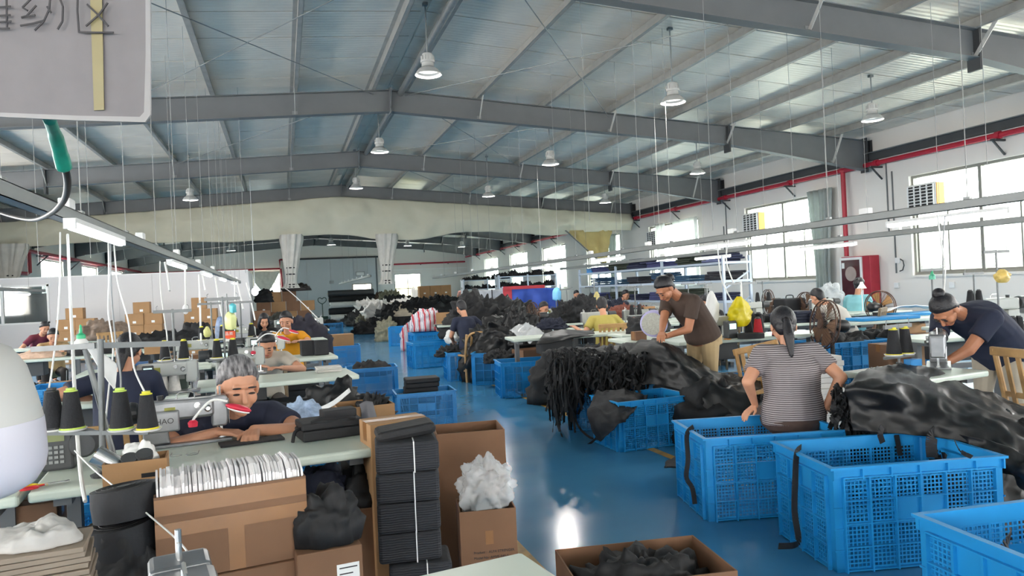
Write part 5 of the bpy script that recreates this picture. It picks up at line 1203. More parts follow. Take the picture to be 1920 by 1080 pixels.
# labelled carton with black garment
q = at2(612, 2.55, .4); lc = carton(q, (.215, .24, .575), ra(6), 'brown carton with a white shipping label beside the white sheets', m_ctn2, z=0)
lbm = MB().bb(.02, .095, -.1225, -.1203, .40, .52).build('shipping_label', m_white, lc)
mb = MB()
for i in range(5): mb.bb(.028, .028 + (.06, .045, .055, .03, .05)[i], -.1232, -.1225, .505 - i * .02, .509 - i * .02)
for i in range(10): mb.bb(.05 + i * .003, .0515 + i * .003, -.1232, -.1225, .41, .43)
mb.build('label_print', m_ink, lbm)
heap((q.x, q.y, .577), .12, .11, .15, 'black garments stuffed on top of the labelled carton', m_blk, 8, n=40, k=16, flat=7, rough=.3)
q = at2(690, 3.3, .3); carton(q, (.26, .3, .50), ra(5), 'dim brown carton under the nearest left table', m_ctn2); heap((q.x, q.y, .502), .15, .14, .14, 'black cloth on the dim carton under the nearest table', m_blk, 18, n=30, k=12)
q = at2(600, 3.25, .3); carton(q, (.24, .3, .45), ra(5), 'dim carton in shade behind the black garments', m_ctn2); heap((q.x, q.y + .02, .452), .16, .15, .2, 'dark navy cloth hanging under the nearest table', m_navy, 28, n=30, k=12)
# leaning stack of strung packs
m_pack = mat('layered_black_packs', '212328', .75, var=.2, scale=9)
ns, lk, b = nodes(m_pack); tc = ns.new('ShaderNodeTexCoord'); wv = ns.new('ShaderNodeTexWave'); wv.bands_direction = 'Z'; wv.inputs['Scale'].default_value = 34; wv.inputs['Distortion'].default_value = 3; wv.inputs['Detail'].default_value = 2; wv.inputs['Detail Scale'].default_value = .6
bp = ns.new('ShaderNodeBump'); bp.inputs['Strength'].default_value = .5; bp.inputs['Distance'].default_value = .004; lk.new(tc.outputs['Object'], wv.inputs['Vector']); lk.new(wv.outputs['Fac'], bp.inputs['Height']); lk.new(bp.outputs['Normal'], b.inputs['Normal'])
q = at2(800, 2.95, .1)
sk = stack(q, .245, .2, [.12, .125, .118, .12, .122, .118, .12], ra(-8), 'tall leaning stack of black fabric packs tied with white string', m_pack, part='pack', string=.025, lean=(-.07, .02), jit=.03, edge=.014)
pk = MB().box((0, 0, .022), (.235, .17, .044)).build('roll_pack', m_blk, sk, bevel=.018); pk.location = (-.05, .02, .845); pk.rotation_euler = (0, ra(-6), .1)
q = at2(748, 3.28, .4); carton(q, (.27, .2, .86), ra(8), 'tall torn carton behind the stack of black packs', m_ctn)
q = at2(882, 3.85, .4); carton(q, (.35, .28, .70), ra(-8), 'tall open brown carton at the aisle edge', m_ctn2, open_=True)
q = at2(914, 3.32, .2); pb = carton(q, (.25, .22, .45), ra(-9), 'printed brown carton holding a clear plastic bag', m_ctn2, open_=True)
for i, s in enumerate(('Product :  ALFA STRENGER', 'Model No  AMVE-940-F', 'QTY/CTN  1.00/CTN', 'G.W.')): textmesh(s, .0155, 'print', m_ink, pb, (-.07, -.1115, .262 - i * .024), (PI / 2, 0, 0))
mb = MB().bb(-.015, .02, -.1113, -.1105, .3, .36); mb.build('stamp', m_tape, pb)
heap((q.x, q.y, .3), .088, .076, .16, 'black plastic liner in the printed carton', m_gloss, 6, n=30, k=10, flat=4, rough=.1)
film((q.x + .01, q.y, .38), (.125, .1, .14), 'crumpled clear plastic bag rising out of the printed carton', m_bag, 4, .24, 2.0, n=90, k=60)
q = G(1200, 1090, .38); q = at2(1205, 2.95, .2); fb = carton(q, (.62, .42, .30), ra(-8), 'wide open carton of black cloth at the bottom edge', m_ctn2, open_=True, flaps=.0)
heap((q.x, q.y, .15), .28, .19, .17, 'black cloth pieces inside the wide bottom carton', m_blk, 16, n=48, k=18, rough=.5)
# left bottom clutter
q = at2(235, 2.35, .3); heap((q.x, q.y, 0), .27, .24, .70, 'tall mound of black cloth and straps at the lower left', m_blk, 21, n=60, k=26, flat=2.6, rough=.22)
for i, (dx, dz, r_, tx) in enumerate(((.02, .64, .1, .06), (.03, .745, .098, -.08))):
    wr = thing('webbing_roll', ['lower', 'upper'][i] + ' dark roll of webbing on the black mound at the left', 'webbing roll', (q.x + dx, q.y - .02, dz)); wr.rotation_euler = (tx, -.08, 0)
    MB().lathe([(.02, 0), (r_, .002), (r_ + .003, .05), (r_, .098), (.02, .1)], 30).build('coil', m_blk2, wr, smooth=40); MB().lathe([(.001, .0), (.022, .0), (.022, .102), (.001, .102)], 14).build('core', m_dark, wr)
    for k in range(4): MB().lathe([(.03 + k * .016, .1005), (.032 + k * .016, .1025), (.034 + k * .016, .1005)], 24, cap=False).build('coil_turn', m_blk, wr)
q = at2(88, 2.02, .4); carton(q, (.26, .24, .52), ra(6), 'brown carton under the pile of cardboard sheets, lower left', m_ctn2)
stack(q, .24, .2, [.016] * 16, ra(8), 'pile of grey-brown cardboard sheets at the lower left corner', mat('grey_board', '8d7f70', .85, var=.1), name='cardboard_sheets', cat='cardboard', z=.521, part='sheet', edge=.002, jit=.008)
heap((q.x - .01, q.y, .778), .12, .085, .055, 'white cloth bundle lying on the cardboard sheets', mat('white_cotton', 'b5b3af', .8, var=.04), 33, name='cloth_bundle', cat='cloth', n=40, k=14)
q = at2(58, 3.0, .4); lt = carton(q, (.24, .25, .47), ra(6), 'brown carton with dark lettering under the left table', m_ctn2, z=.18)
textmesh('E0wEI', .075, 'lettering', m_ink, lt, (-.085, -.1265, .22), (PI / 2, 0, 0)); crate(at2(50, 3.1, 0), ra(6), 'blue crate carrying the lettered carton under the left table', .38)
crate(at2(310, 4.0, 0), ra(6), 'blue crate hidden under the nearest left tables', .9)
# ================================================================== between the left rows
crate_px(737, 748, .29, ra(2), 'small blue crate of black trays at the left aisle edge', .72, anchor=(-1, -1)) if False else None
q = at2(797, 7.95, 0); crate(q, ra(-3), 'small blue crate stacked with black trays at the left aisle edge', .72)
stack((q.x - .02, q.y, 0), .36, .26, [.05] * 8, ra(-4), 'stack of flat black trays standing in the small left crate', m_blk2, name='tray_stack', cat='trays', z=.1, part='tray', edge=.01)
for i in range(4):
    o = MB().box((0, 0, .12), (.012, .26, .26)).build('black_board', m_blk2); o.location = (q.x - .26 + i * .025, q.y - .02, .08); o.rotation_euler = (0, -.15, 0); tag(o, 'upright black panel leaning at the left side of the tray crate', 'fabric panel', 'upright panels in the tray crate')
q = at2(698, 10.4, 0); crate(q, ra(-4), 'blue mesh crate of black offcuts beside the beige woman\'s table', .8); heap((q.x, q.y, .28), .3, .2, .2, 'black offcuts piled in the crate beside the beige woman\'s table', m_blk, 41, n=36, k=12)
q = at2(640, 14.8, 0); crate(q, ra(-2), 'blue crate under the flat brown carton by the mustard woman', .85); carton(q, (.5, .35, .24), ra(3), 'flat brown carton standing on a blue crate by the left aisle edge', m_ctn, z=.41)
q = at2(622, 27, 0); crate(q, ra(2), 'far small blue crate at the left edge of the aisle', .9); heap((q.x - .1, q.y, .25), .5, .3, .3, 'black cloth over the far small blue crate', m_blk, 44, n=30, k=10)
q = at2(684, 5.15, .3); cx_ = carton(q, (.38, .34, .66), ra(5), 'open brown carton with a grey leather offcut behind the nearest table', m_ctn, open_=True)
P = [[(q.x - .04, q.y - .19, .68), (q.x + .0, q.y - .2, .7), (q.x + .05, q.y - .19, .69)], [(q.x - .03, q.y - .2, .6), (q.x + .02, q.y - .22, .6), (q.x + .07, q.y - .2, .6)], [(q.x - .1, q.y - .2, .5), (q.x + .0, q.y - .23, .5), (q.x + .08, q.y - .21, .52)]]
tag(cloth_mesh(P, 6, .01, 6, 3, .004).build('leather_offcut', mat('grey_leather', '5c5b5e', .4), None, smooth=0), 'smooth grey offcut hanging out of the open brown carton', 'cloth')
heap((q.x + .08, q.y, .5), .12, .12, .2, 'black bristly fringe poking out of the open brown carton', m_blk, 51, n=40, k=14, rough=.9, fr=9)
q = at2(628, 5.6, .4); heap((q.x, q.y, .32), .3, .22, .42, 'shiny black plastic bags heaped against the beige woman\'s table', m_gloss, 61, n=48, k=20, rough=.4, name='plastic_bag_heap'); crate((q.x - .02, q.y + .02), ra(5), 'blue crate under the shiny black bags', .68)
P = [[D(592, 768, 5.2), D(600, 772, 5.15)], [D(625, 752, 5.15), D(628, 760, 5.1)], [D(655, 728, 5.2), D(658, 735, 5.15)]]
tag(cloth_mesh(P, 5, .004, 4, 3, .003).build('white_strip', m_white, None, smooth=0), 'white fabric strip lying across the shiny black bags', 'cloth')
q = at2(572, 4.75, .4); heap((q.x, q.y, .56), .14, .1, .2, 'bluish bubble-wrap bundle behind the nearest left table', mat('bubble_wrap', '9fb3cc', .2, var=.3, scale=20, bump=.6, bscale=60), 71, name='bubble_wrap', cat='bubble wrap', n=36, k=14); crate((q.x + .06, q.y + .03), ra(4), 'blue crate below the bubble wrap', 1.1)
for i, px in enumerate((470, 530)):
    q = at2(px, 5.95, .3); stack(q, .34, .3, [.1] * 6, ra(5), ['left', 'right'][i] + ' stack of black panels below the beige woman\'s table', m_blk2, name='panel_stack', cat='panel stack')
for i, px in enumerate((480, 560)):
    q = at2(px, 8.2, .3); stack(q, .4, .3, [.1] * 6, ra(4), ['left', 'right'][i] + ' stack of black panels below the mustard woman\'s table', m_blk2, name='panel_stack', cat='panel stack')
stack(at2(616, 6.45, .76), .21, .16, [.012] * 4, ra(6), 'small pile of pale grey boards on the beige woman\'s table', mat('pale_board', 'c9c6c0', .7), name='board_pile', cat='boards', z=.761, part='board', edge=.002)
for i, px in enumerate((578, 604)):
    o = stack(at2(px, 8.35, .76), .155, .14, [.17], ra(4), ['left', 'right'][i] + ' black cloth block standing on the mustard woman\'s table', m_blk2, name='cloth_block', cat='cloth block', z=.761, part='block')
# ---- seated workers in the left rows
s_must = cloth('mustard_tee', 'd8930f'); s_beige = cloth('beige_tee', 'b9b2a4'); s_yel = cloth('ochre_yellow_tee', 'a89a4e'); s_white = cloth('white_shirt', 'c9c5bd'); s_blackt = cloth('black_top', '1b1b1f'); s_pink = cloth('pink_top', 'd49a8c'); s_plaid = cloth('grey_plaid_shirt', '5b5459'); p_dark = cloth('dark_trousers', '2a2522'); s_navy = cloth('navy_tee', '20263a'); s_mar = cloth('maroon_vest', '6b2a3c')
h = at2(500, 7.35, .5)
person('woman in a beige T-shirt with dark cropped hair at the second left table', h, PI + .1, hip_z=.46, lean=24, curve=22, neckf=14, head=(38, 10), hL=D(528, 690, 6.85), hR=D(475, 690, 6.8), shirt=s_beige, pants=p_dark, hair='crop', vox=.009, pole=(0, -.3, -.3))
chair((h.x, h.y + .08), PI, 'wooden chair under the woman in beige', m_dwood, sh=.33, bh=.74)
q = at2(452, 6.55, .76); machine(q, ra(4), 'black-headed sewing machine in front of the woman in beige', sc=1.0); lamp(D(475, 664, 6.5), ra(-5), 'red gooseneck lamp by the beige woman\'s face', 'red', .27, .12)
h = at2(545, 9.5, .5)
person('woman in a mustard yellow T-shirt looking down at her work', h, PI - .1, hip_z=.5, lean=12, curve=14, neckf=12, head=(22, 4), hL=D(562, 640, 8.95), hR=D(535, 641, 8.8), shirt=s_must, pants=p_dark, hair='crop', vox=.009, pole=(0, -.3, -.5))
chair((h.x, h.y + .08), PI, 'wooden chair under the woman in mustard', m_dwood, sh=.36, bh=.74)
q = at2(500, 8.4, .76); machine(q, ra(4), 'pale sewing machine in front of the woman in mustard'); lamp(D(515, 641, 8.4), ra(0), 'red gooseneck lamp on the mustard woman\'s machine', 'red', .22, .1); lamp(D(493, 644, 8.4), ra(0), 'yellow gooseneck lamp beside the mustard woman\'s machine', 'yellow', .2, .08)
h = at2(498, 12.4, .5)
person('woman with loose black curly hair behind the mustard woman', h, PI, hip_z=.46, lean=16, curve=16, neckf=12, head=(28, -8), hL=D(510, 632, 11.9), hR=D(485, 632, 11.9), shirt=s_blackt, pants=p_dark, hair='long', hairlen=.2, vox=.011)
chair((h.x, h.y + .08), PI, 'wooden chair under the curly-haired woman', m_dwood, sh=.33, bh=.74)
q = at2(455, 11.7, .76); machine(q, ra(3), 'pale sewing machine in front of the curly-haired woman')
h = at2(226, 5.0, .5)
person('woman in dark navy with black hair seen from behind on the left', h, -.1, hip_z=.45, lean=10, curve=16, neckf=12, head=(30, 0), hL=D(168, 745, 5.1), hR=D(262, 730, 5.4), shirt=s_navy, pants=p_dark, hair='ponytail', hairlen=.2, vox=.009, s=1.02, build=1.1, sleeve=.7)
chair((h.x + .02, h.y - .12), -.05, 'wooden chair with a bare top rail behind the navy woman on the left', m_wood, sh=.32, bh=.66, slats=3)
q = at2(318, 5.42, .76); machine(q, ra(4), 'pale sewing machine with a lit display, second row left', sc=.98)
stand_with_cones(at2(330, 5.85, .76), ra(5), 'thread stand behind the display machine', ['black thread cone with yellow tip, left behind the display machine', 'black thread cone with yellow tip, right behind the display machine'], trays=((-.07, .22), (.07, .22)))
stand_with_cones(at2(424, 6.1, .76), ra(5), 'thread stand left of the beige woman', ['large black thread cone left of the beige woman', 'slim black thread cone closest to the beige woman'], trays=((-.06, .2), (.065, .2)), H=.7)
cone(t2l + Vector((.22, -.06, 0)), 'crimson thread cone on the second-row table', 'crimson', 'black', 1.15); cone(t2l + Vector((.29, -.08, 0)), 'left of two white thread cones beside the crimson one', 'white', 'white', 1.1); cone(t2l + Vector((.37, -.09, 0)), 'right of two white thread cones beside the crimson one', 'white', 'white', 1.1)
cb = thing('control_box', 'dark green control box behind the white thread cones', 'control box', t2l + Vector((.39, .12, 0)), 0); MB().bb(-.05, .05, -.05, .05, 0, .15).build('case', mat('dark_green_case', '3b4a44', .5), cb, bevel=.008); MB().bb(-.035, .035, -.054, -.05, .08, .13).build('panel', m_galv, cb)
stand_with_cones(at2(400, 8.35, .76), ra(4), 'thread stand in the third left row', ['black thread cone on the third-row stand, left', 'black thread cone on the third-row stand, right'], H=.66)
stand_with_cones(at2(455, 8.55, .76), ra(4), 'thread stand beside the mustard woman', ['black thread cone left of the mustard woman, left one', 'black thread cone left of the mustard woman, right one'], H=.66)
stand_with_cones(at2(430, 11.8, .76), ra(4), 'thread stand in the fourth left row', ['far black thread cone in the fourth left row, left one', 'far black thread cone in the fourth left row, right one'], H=.7)
q = at2(370, 8.3, .76); machine(q, ra(4), 'pale sewing machine on the third-row left table')
# hanging bags on a pole, orange leaflet
pol = thing('bag_pole', 'tall thin pole carrying hanging bags in the third left row', 'pole', at2(430, 8.5, .76)); MB().tube([(0, 0, 0), (0, 0, .75)], .01, 8).build('rod', m_galv, pol); MB().bb(-.25, .12, -.01, .01, .36, .38).build('crossbar', m_dark, pol); MB().lathe([(.04, 0), (.04, .012), (.015, .02)], 12).build('foot', m_dark, pol)
def flatbag(px, py0, py1, w, F, lab, m, seed):
    P = [[D(px - w * .25, py0, F), D(px, py0 - 1, F), D(px + w * .25, py0, F)], [D(px - w * .5, (py0 * 2 + py1) / 3, F - .03), D(px, (py0 * 2 + py1) / 3, F - .08), D(px + w * .5, (py0 * 2 + py1) / 3, F - .03)], [D(px - w * .5, py1, F - .03), D(px, py1 + 2, F - .08), D(px + w * .5, py1, F - .03)]]
    return tag(cloth_mesh(P, 6, .012, 8, seed, .03).build('hanging_bag', m, None, smooth=0), lab, 'bag', 'bags hung over the tables')
flatbag(432, 585, 617, 22, 8.43, 'pale yellow plastic bag hanging on the pole', mat('pale_yellow_film', 'd3d796', .35, var=.08), 3)
flatbag(413, 595, 640, 18, 8.47, 'blue-grey patterned bag hanging beside the yellow one', mat('blue_print_film', '7b8fb0', .5, var=.25, scale=30), 5)
flatbag(436, 570, 585, 14, 8.45, 'turquoise plastic bag knotted at the top of the pole', mat('turquoise_film', '57b9c4', .35, var=.1), 6)
lf = thing('leaflet', 'orange-red leaflet with white characters hanging on the left pole', 'leaflet', D(430, 628, 8.38)); MB().box((0, 0, 0), (.13, .004, .09)).build('sheet', mat('orange_print', 'e0562a', .5), lf); MB().box((0, 0, -.06), (.13, .004, .03)).build('margin', m_white, lf)
for i, ch in enumerate('品质'): textmesh(ch, .04, 'print', m_white, lf, (-.045 + i * .045, -.004, .0), (PI / 2, 0, 0))
bag(D(389, 632, 8.2), .05, .12, 'yellow-green net bag tied on the thread stand', mat('yellow_green_film', 'b9b873', .4, var=.1), 7, crumple=.2)
# third column at the far left
q = tq2; heap((q.x, q.y, .762), .75, .3, .22, 'long heap of black cloth on the table before the middle carton stack', m_blk, 81, n=60, k=16, rough=.6, fr=5)
heap((q.x + .35, q.y + .05, .9), .25, .2, .2, 'rounded black bundle on top of the cloth heap, left side', m_blk, 82, n=30, k=12)
for i, px in enumerate((262, 290, 315, 340)):
    p = at2(px, 7.6, .3); stack(p, .22, .26, [.1] * 7, ra(3), ['first', 'second', 'third', 'fourth'][i] + ' upright dark bin behind the display machine, from the left', [m_blk2, m_navy, m_blk, m_blk2][i], name='fabric_bin', cat='fabric stack')
q = at2(295, 7.9, .7); stack(q, .5, .3, [.03] * 3, ra(3), 'folded bright blue cloth behind the navy woman on the left', mat('blue_cloth', '1d4f80', .8, var=.1), z=.72, part='fold'); carton(at2(300, 8.4, .6), (.28, .2, .1), ra(3), 'small brown carton on the dark bins at the left', m_ctn, z=.86); table(at2(300, 8.2, 0), ra(3), 1.3, .6, 'pale shelf table behind the dark bins at the left', H=.70, under=False)
carton(at2(345, 8.6, .6), (.32, .25, .11), ra(8), 'open flat carton on the shelf table at the left', m_ctn2, z=.70)
q = at2(118, 6.2, .3); folded(q, .34, .3, 26, .018, ra(4), 'tall stack of thin black panels left of the navy woman', m_blk, edge=.004); carton(at2(150, 6.6, .4), (.36, .3, .2), ra(4), 'open brown carton left of the navy woman', m_ctn, open_=True, z=.42); carton(at2(150, 6.6, .2), (.36, .3, .42), ra(4), 'brown carton supporting the open one left of the navy woman', m_ctn2)
q = at2(120, 7.6, .4); carton(q, (.5, .35, .66), ra(4), 'tall brown carton behind the green-capped bottle', m_ctn); heap((q.x - .3, q.y - .1, .45), .35, .25, .22, 'black garments left of the tall brown carton', m_blk, 84, n=36, k=12); carton((q.x - .3, q.y - .05), (.4, .3, .45), ra(2), 'dim carton under the black garments at the far left', m_ctn2); crate(at2(165, 7.0, 0), ra(4), 'blue crate showing behind the open carton at the left', 1.0).location.z = .2
h = at2(72, 14.2, .5); person('woman in a maroon vest with dark hair at the far left', h, PI + .6, hip_z=.5, lean=22, curve=20, neckf=10, head=(25, 0), hL=D(100, 655, 13.5), hR=D(45, 655, 13.6), shirt=s_mar, pants=p_dark, hair='lowbun', vox=.013)
h = at2(100, 12.0, .5); person('woman in a sand-coloured top sorting pieces at the far left', h, PI + .3, hip_z=.44, lean=24, curve=20, neckf=10, head=(30, 0), hL=D(118, 662, 11.2), hR=D(80, 662, 11.2), shirt=cloth('sand_top', 'b59a6e'), pants=p_dark, hair='crop', vox=.013)
heap((tq.x - .2, tq.y, .762), .3, .2, .1, 'pale fabric pieces on the sorting table at the far left', mat('pale_pieces', 'c9ab96', .8, var=.2, scale=14), 85, n=30, k=10); heap((tq.x + .4, tq.y + .05, .762), .3, .2, .14, 'dark scraps on the sorting table at the far left', m_blk2, 86, n=30, k=10)
heap(at2(195, 15, .76), .5, .4, .35, 'mixed brown and grey bags before the office partition', mat('mixed_bags', '7b6a5c', .7, var=.5, scale=9), 87, n=36, k=14); table(at2(195, 15, 0), 0, 1.2, .7, 'table of mixed bags before the office partition', under=False)
chair(at2(215, 13.2, 0), ra(200), 'pale wooden chair in front of the mixed bags', m_bam, bh=.95)
# carton stacks against the partition
ORD = ['lowest', 'second', 'third', 'fourth', 'fifth', 'sixth']; COLN = ['leftmost', 'second', 'third', 'fourth']
def cstack(px0, F, rows, w, h, topx, name):
    c0 = at2(px0, F, 0); n = 0
    for r_ in range(rows):
        for k in range(2):
            carton((c0.x + (k - .5) * (w + .01) + rnd.uniform(-.01, .01), c0.y + rnd.uniform(-.02, .02)), (w, .36, h), rnd.uniform(-.03, .03), '%s carton of the %s layer in the %s partition stack' % (['left', 'right'][k], ORD[r_], name), m_ctn, z=r_ * (h + .002), sticker=(0, h * .25, .08, .06), group='cartons stacked by the partition')
    carton((c0.x + topx, c0.y), (w * .9, .34, h), .02, 'single top carton of the %s stack by the partition' % name, m_ctn, z=rows * (h + .002), sticker=(0, h * .25, .08, .06), group='cartons stacked by the partition')
cstack(148, 19.0, 4, .44, .285, -.02, 'left'); cstack(275, 19.6, 4, .44, .30, -.05, 'middle'); cstack(381, 20.2, 4, .42, .31, -.04, 'right')
# far carton pile left of the aisle
c0 = at2(535, 24.5, 0); k = 0
for r_ in range(5):
    for cidx in range(4 if r_ < 4 else 2):
        x = c0.x - .75 + cidx * .47 + (.47 if r_ == 4 else 0) + (.12 if r_ % 2 else 0)
        carton((x, c0.y + rnd.uniform(-.03, .03)), (.45, .4, .33), rnd.uniform(-.05, .05), '%s carton of the %s layer in the far left pile' % (COLN[cidx], ORD[r_]), [m_ctn, m_ctn2][(r_ + cidx) % 2], z=r_ * .332, sticker=(0, .08, .07, .05) if (r_ + cidx) % 3 == 0 else None, group='cartons in the far left pile')
heap((c0.x - .55, c0.y, 1.33), .35, .25, .45, 'black bulging bag on the far carton pile', m_blk, 91, n=30, k=12); heap((c0.x + .45, c0.y, 1.66), .45, .25, .25, 'brown-black bag on top of the far carton pile', mat('brown_black_bag', '2b2320', .6, var=.3), 92, n=30, k=12)
c1 = at2(493, 22.5, 0)
for r_ in range(3): carton((c1.x, c1.y), (.5, .4, .36), .05 * r_, '%s dark carton left of the far carton pile' % ORD[r_], m_ctn2, z=r_ * .362)
q = at2(525, 16.5, .4); heap((q.x, q.y, .76), .45, .25, .28, 'dark felt heap above the mustard woman', mat('dark_felt', '23251f', .9, var=.2), 93, n=36, k=12); wcab = thing('white_bin', 'white panel bin under the dark felt heap', 'bin', (q.x, q.y, 0)); MB().bb(-.5, .5, -.25, .25, 0, .76).build('panels', m_white, wcab, bevel=.01); MB().bb(-.46, .46, -.256, -.25, .1, .7).build('front_board', m_wall2, wcab)
q = at2(560, 15.0, .5); table((q.x, q.y), ra(3), 1.2, .55, 'cluttered machine table behind the mustard woman'); machine((q.x - .25, q.y), ra(3), 'white special machine behind the mustard woman, left'); machine((q.x + .3, q.y), ra(3), 'white special machine behind the mustard woman, right'); heap(at2(575, 13.4, .3), .5, .35, .74, 'dark purple-black cloth mound right of the mustard woman', mat('purple_black', '1e1c2a', .7, var=.3), 94, n=40, k=16)
pj = thing('pallet_jack', 'pallet truck with a looped dark green handle at the aisle end', 'pallet truck', at2(606, 42, 0)); m_pj = mat('dark_green_paint', '24433a', .5)
MB().tube([(0, 0, .1), (0, .1, 1.05)], .025, 8).build('shaft', m_pj, pj); MB().tube(smoothpath([(0, .1, 1.0), (-.2, .12, 1.15), (-.22, .13, 1.32), (-.1, .13, 1.38), (0, .13, 1.3), (.1, .13, 1.38), (.22, .13, 1.32), (.2, .12, 1.15), (0, .1, 1.0)]), .022, 8).build('handle', m_pj, pj, smooth=40)
for s in (-1, 1): MB().bb(s * .2 - .08, s * .2 + .08, .1, 1.2, .05, .12).build('fork', m_pj, pj)
MB().bb(-.28, .28, -.02, .15, .02, .3).build('pump_body', m_pj, pj)
# ================================================================== far middle: rolls, sacks, heaps
m_roll = mat('grey_roll', '8a8784', .7, var=.1); m_wrap = mat('white_wrap', 'dedcd8', .5, var=.06); m_olive = mat('olive_sack', '7f7d6a', .85, var=.2, scale=12)
def roll(px, F, z, L, r_, yaw, lab, m):
    t = thing('fabric_roll', lab, 'fabric roll', at2(px, F, z), yaw, 'fabric rolls at the far end'); MB().lathe([(r_ * .96, -L / 2), (r_, -L / 2 + .01), (r_, L / 2 - .01), (r_ * .96, L / 2)], 18, (0, 0, 0), Matrix.Rotation(PI / 2, 3, 'Y')).build('cloth', m, t, smooth=40); MB().lathe([(.03, -L / 2 - .02), (.03, L / 2 + .02)], 10, (0, 0, 0), Matrix.Rotation(PI / 2, 3, 'Y')).build('core', m_ctn, t)
for i, (px, F, z, m, w) in enumerate(((664, 42, .2, m_wrap, 'lowest white'), (660, 42, .56, m_blk2, 'low black'), (662, 42, .92, m_wrap, 'white wrapped'), (660, 42, 1.26, m_blk, 'upper black'), (658, 42, 1.58, m_dark, 'topmost dark grey'))): roll(px, F, z, 2.6, .18, .05, w + ' fabric roll in the pile at the far end of the aisle', m)
sp_ = thing('speaker_box', 'tall narrow black box standing before the grey sliding door', 'box', at2(630, 46, 0)); MB().bb(-.2, .2, -.15, .15, 0, .95).bb(-.18, .18, -.14, .14, .96, 1.6).build('case', m_black, sp_, bevel=.02); MB().bb(-.15, .15, -.16, -.15, .1, .8).build('grille', m_dark, sp_)
for i, (px, F, z, rx, ry, h_, m, lab) in enumerate((
    (690, 25, .55, .55, .4, .55, m_wrap, 'white plastic sheeting heap in front of the fabric rolls'), (712, 21, .45, .6, .4, .55, m_wrap, 'larger white plastic sheeting heap right of the fabric rolls'),
    (700, 24, 0, 1.0, .6, .65, m_blk, 'black sacks under the white sheeting'), (735, 21, 0, .9, .6, .5, m_blk2, 'black cloth bundles along the right aisle edge'), (700, 19, 0, .6, .4, .42, m_blk, 'low black bundles at the right aisle edge, far end'), (672, 27, 0, .8, .5, .4, m_blk2, 'dark bundles at the foot of the fabric rolls'),
    (708, 30, .9, .35, .3, .5, mat('brown_sack', '5b4a3e', .8, var=.2), 'round brown sack on the far pile'), (725, 29, .9, .5, .35, .55, m_olive, 'olive grey sack on the far pile'), (745, 27, .7, .8, .5, .5, m_blk, 'black sacks right of the olive sack'), (760, 25, .65, .7, .4, .4, m_wrap, 'white foam offcuts on the far pile'),
    (720, 15.5, 0, .26, .24, .55, m_olive, 'olive net sack standing at the right aisle edge'), (672, 20.5, 0, .2, .18, .5, m_olive, 'tan paper sack at the right aisle edge, far'), (800, 20, .55, 1.3, .6, .5, m_blk, 'big black bag mound before the far cartons'), (775, 22, .5, .5, .4, .35, m_blk2, 'grey-black bags left of the far cartons'), (840, 21, .45, .8, .5, .6, m_blk, 'black bag mound right of the far cartons'), (760, 19.5, .55, .35, .25, .28, mat('cream_sheet', 'd3c4ae', .8), 'cream paper bundle on the far pile'))):
    F *= 1.42; rx *= 1.4; ry *= 1.4; h_ *= 1.15; px += 6 if px < 740 else 0
    heap(at2(px, F, z), rx, ry, h_, lab, m, 100 + i, n=64, k=22, rough=.5, fr=4.5)
    if z > .3: heap(at2(px, F + .05, 0), rx * 1.05, ry * 1.05, z + .12, 'dark bundle below the ' + lab.split(' in front')[0].split(' right of')[0].split(' on the')[0].split(' before')[0].split(' left of')[0] + ' at the far pile', m_blk2, 140 + i, n=24, k=8, flat=5, rough=.1)
carton(at2(752, 29, .5), (.8, .4, .14), .1, 'flat orange-brown box in the far heap', mat('orange_board', 'b5673a', .7), z=.5); carton(at2(752, 29, .2), (.7, .4, .498), .1, 'carton below the flat orange-brown box', m_ctn2); carton(at2(745, 32, .6), (.65, .45, .42), .05, 'brown carton amid the white sheeting', m_ctn, z=.62); carton(at2(745, 32, .2), (.7, .5, .618), .05, 'carton below the brown one amid the white sheeting', m_ctn2)
m_woven = mat('woven_striped_bag', 'cfc6cc', .6, var=0)
ns, lk, b = nodes(m_woven); tc = ns.new('ShaderNodeTexCoord'); wv = ns.new('ShaderNodeTexWave'); wv.bands_direction = 'X'; wv.inputs['Scale'].default_value = 2.6; wv.inputs['Distortion'].default_value = 1; cr = ns.new('ShaderNodeValToRGB'); cr.color_ramp.interpolation = 'CONSTANT'
cr.color_ramp.elements[0].color = lin('b9414e'); e_ = cr.color_ramp.elements[1]; e_.position = .22; e_.color = lin('dcd6da'); e_ = cr.color_ramp.elements.new(.6); e_.color = lin('5c6488'); e_ = cr.color_ramp.elements.new(.8); e_.color = lin('dcd6da')
lk.new(tc.outputs['Object'], wv.inputs['Vector']); lk.new(wv.outputs['Fac'], cr.inputs['Fac']); lk.new(cr.outputs['Color'], b.inputs['Base Color'])
q = at2(803, 17.2, .5); heap((q.x, q.y, .51), .42, .3, .5, 'red white and blue woven bag on the far blue crates', m_woven, 171, name='woven_bag', cat='bag', n=36, k=14, rough=.3, flat=2.5)
q = at2(765, 18.0, 0); heap((q.x, q.y, 0), .17, .15, .66, 'red striped woven bag standing against the blue crates', m_woven, 172, name='woven_bag', cat='bag', n=30, k=14, flat=3, rough=.15)
q = at2(842, 16.9, 0); carton((q.x, q.y), (.52, .4, .42), ra(-12), 'open brown carton on the blue crate row', m_ctn, open_=True, z=.505)
k = 0
c0 = at2(817, 32, 0)
for r_ in range(4):
    for cidx in range(3): carton((c0.x - .46 + cidx * .47, c0.y), (.46, .45, .42), rnd.uniform(-.02, .02), '%s carton of the %s layer in the neat far centre stack' % (COLN[cidx], ORD[r_]), m_ctn, z=r_ * .422, sticker=(0, .1, .09, .06) if r_ > 1 else None, group='cartons in the far centre stack')
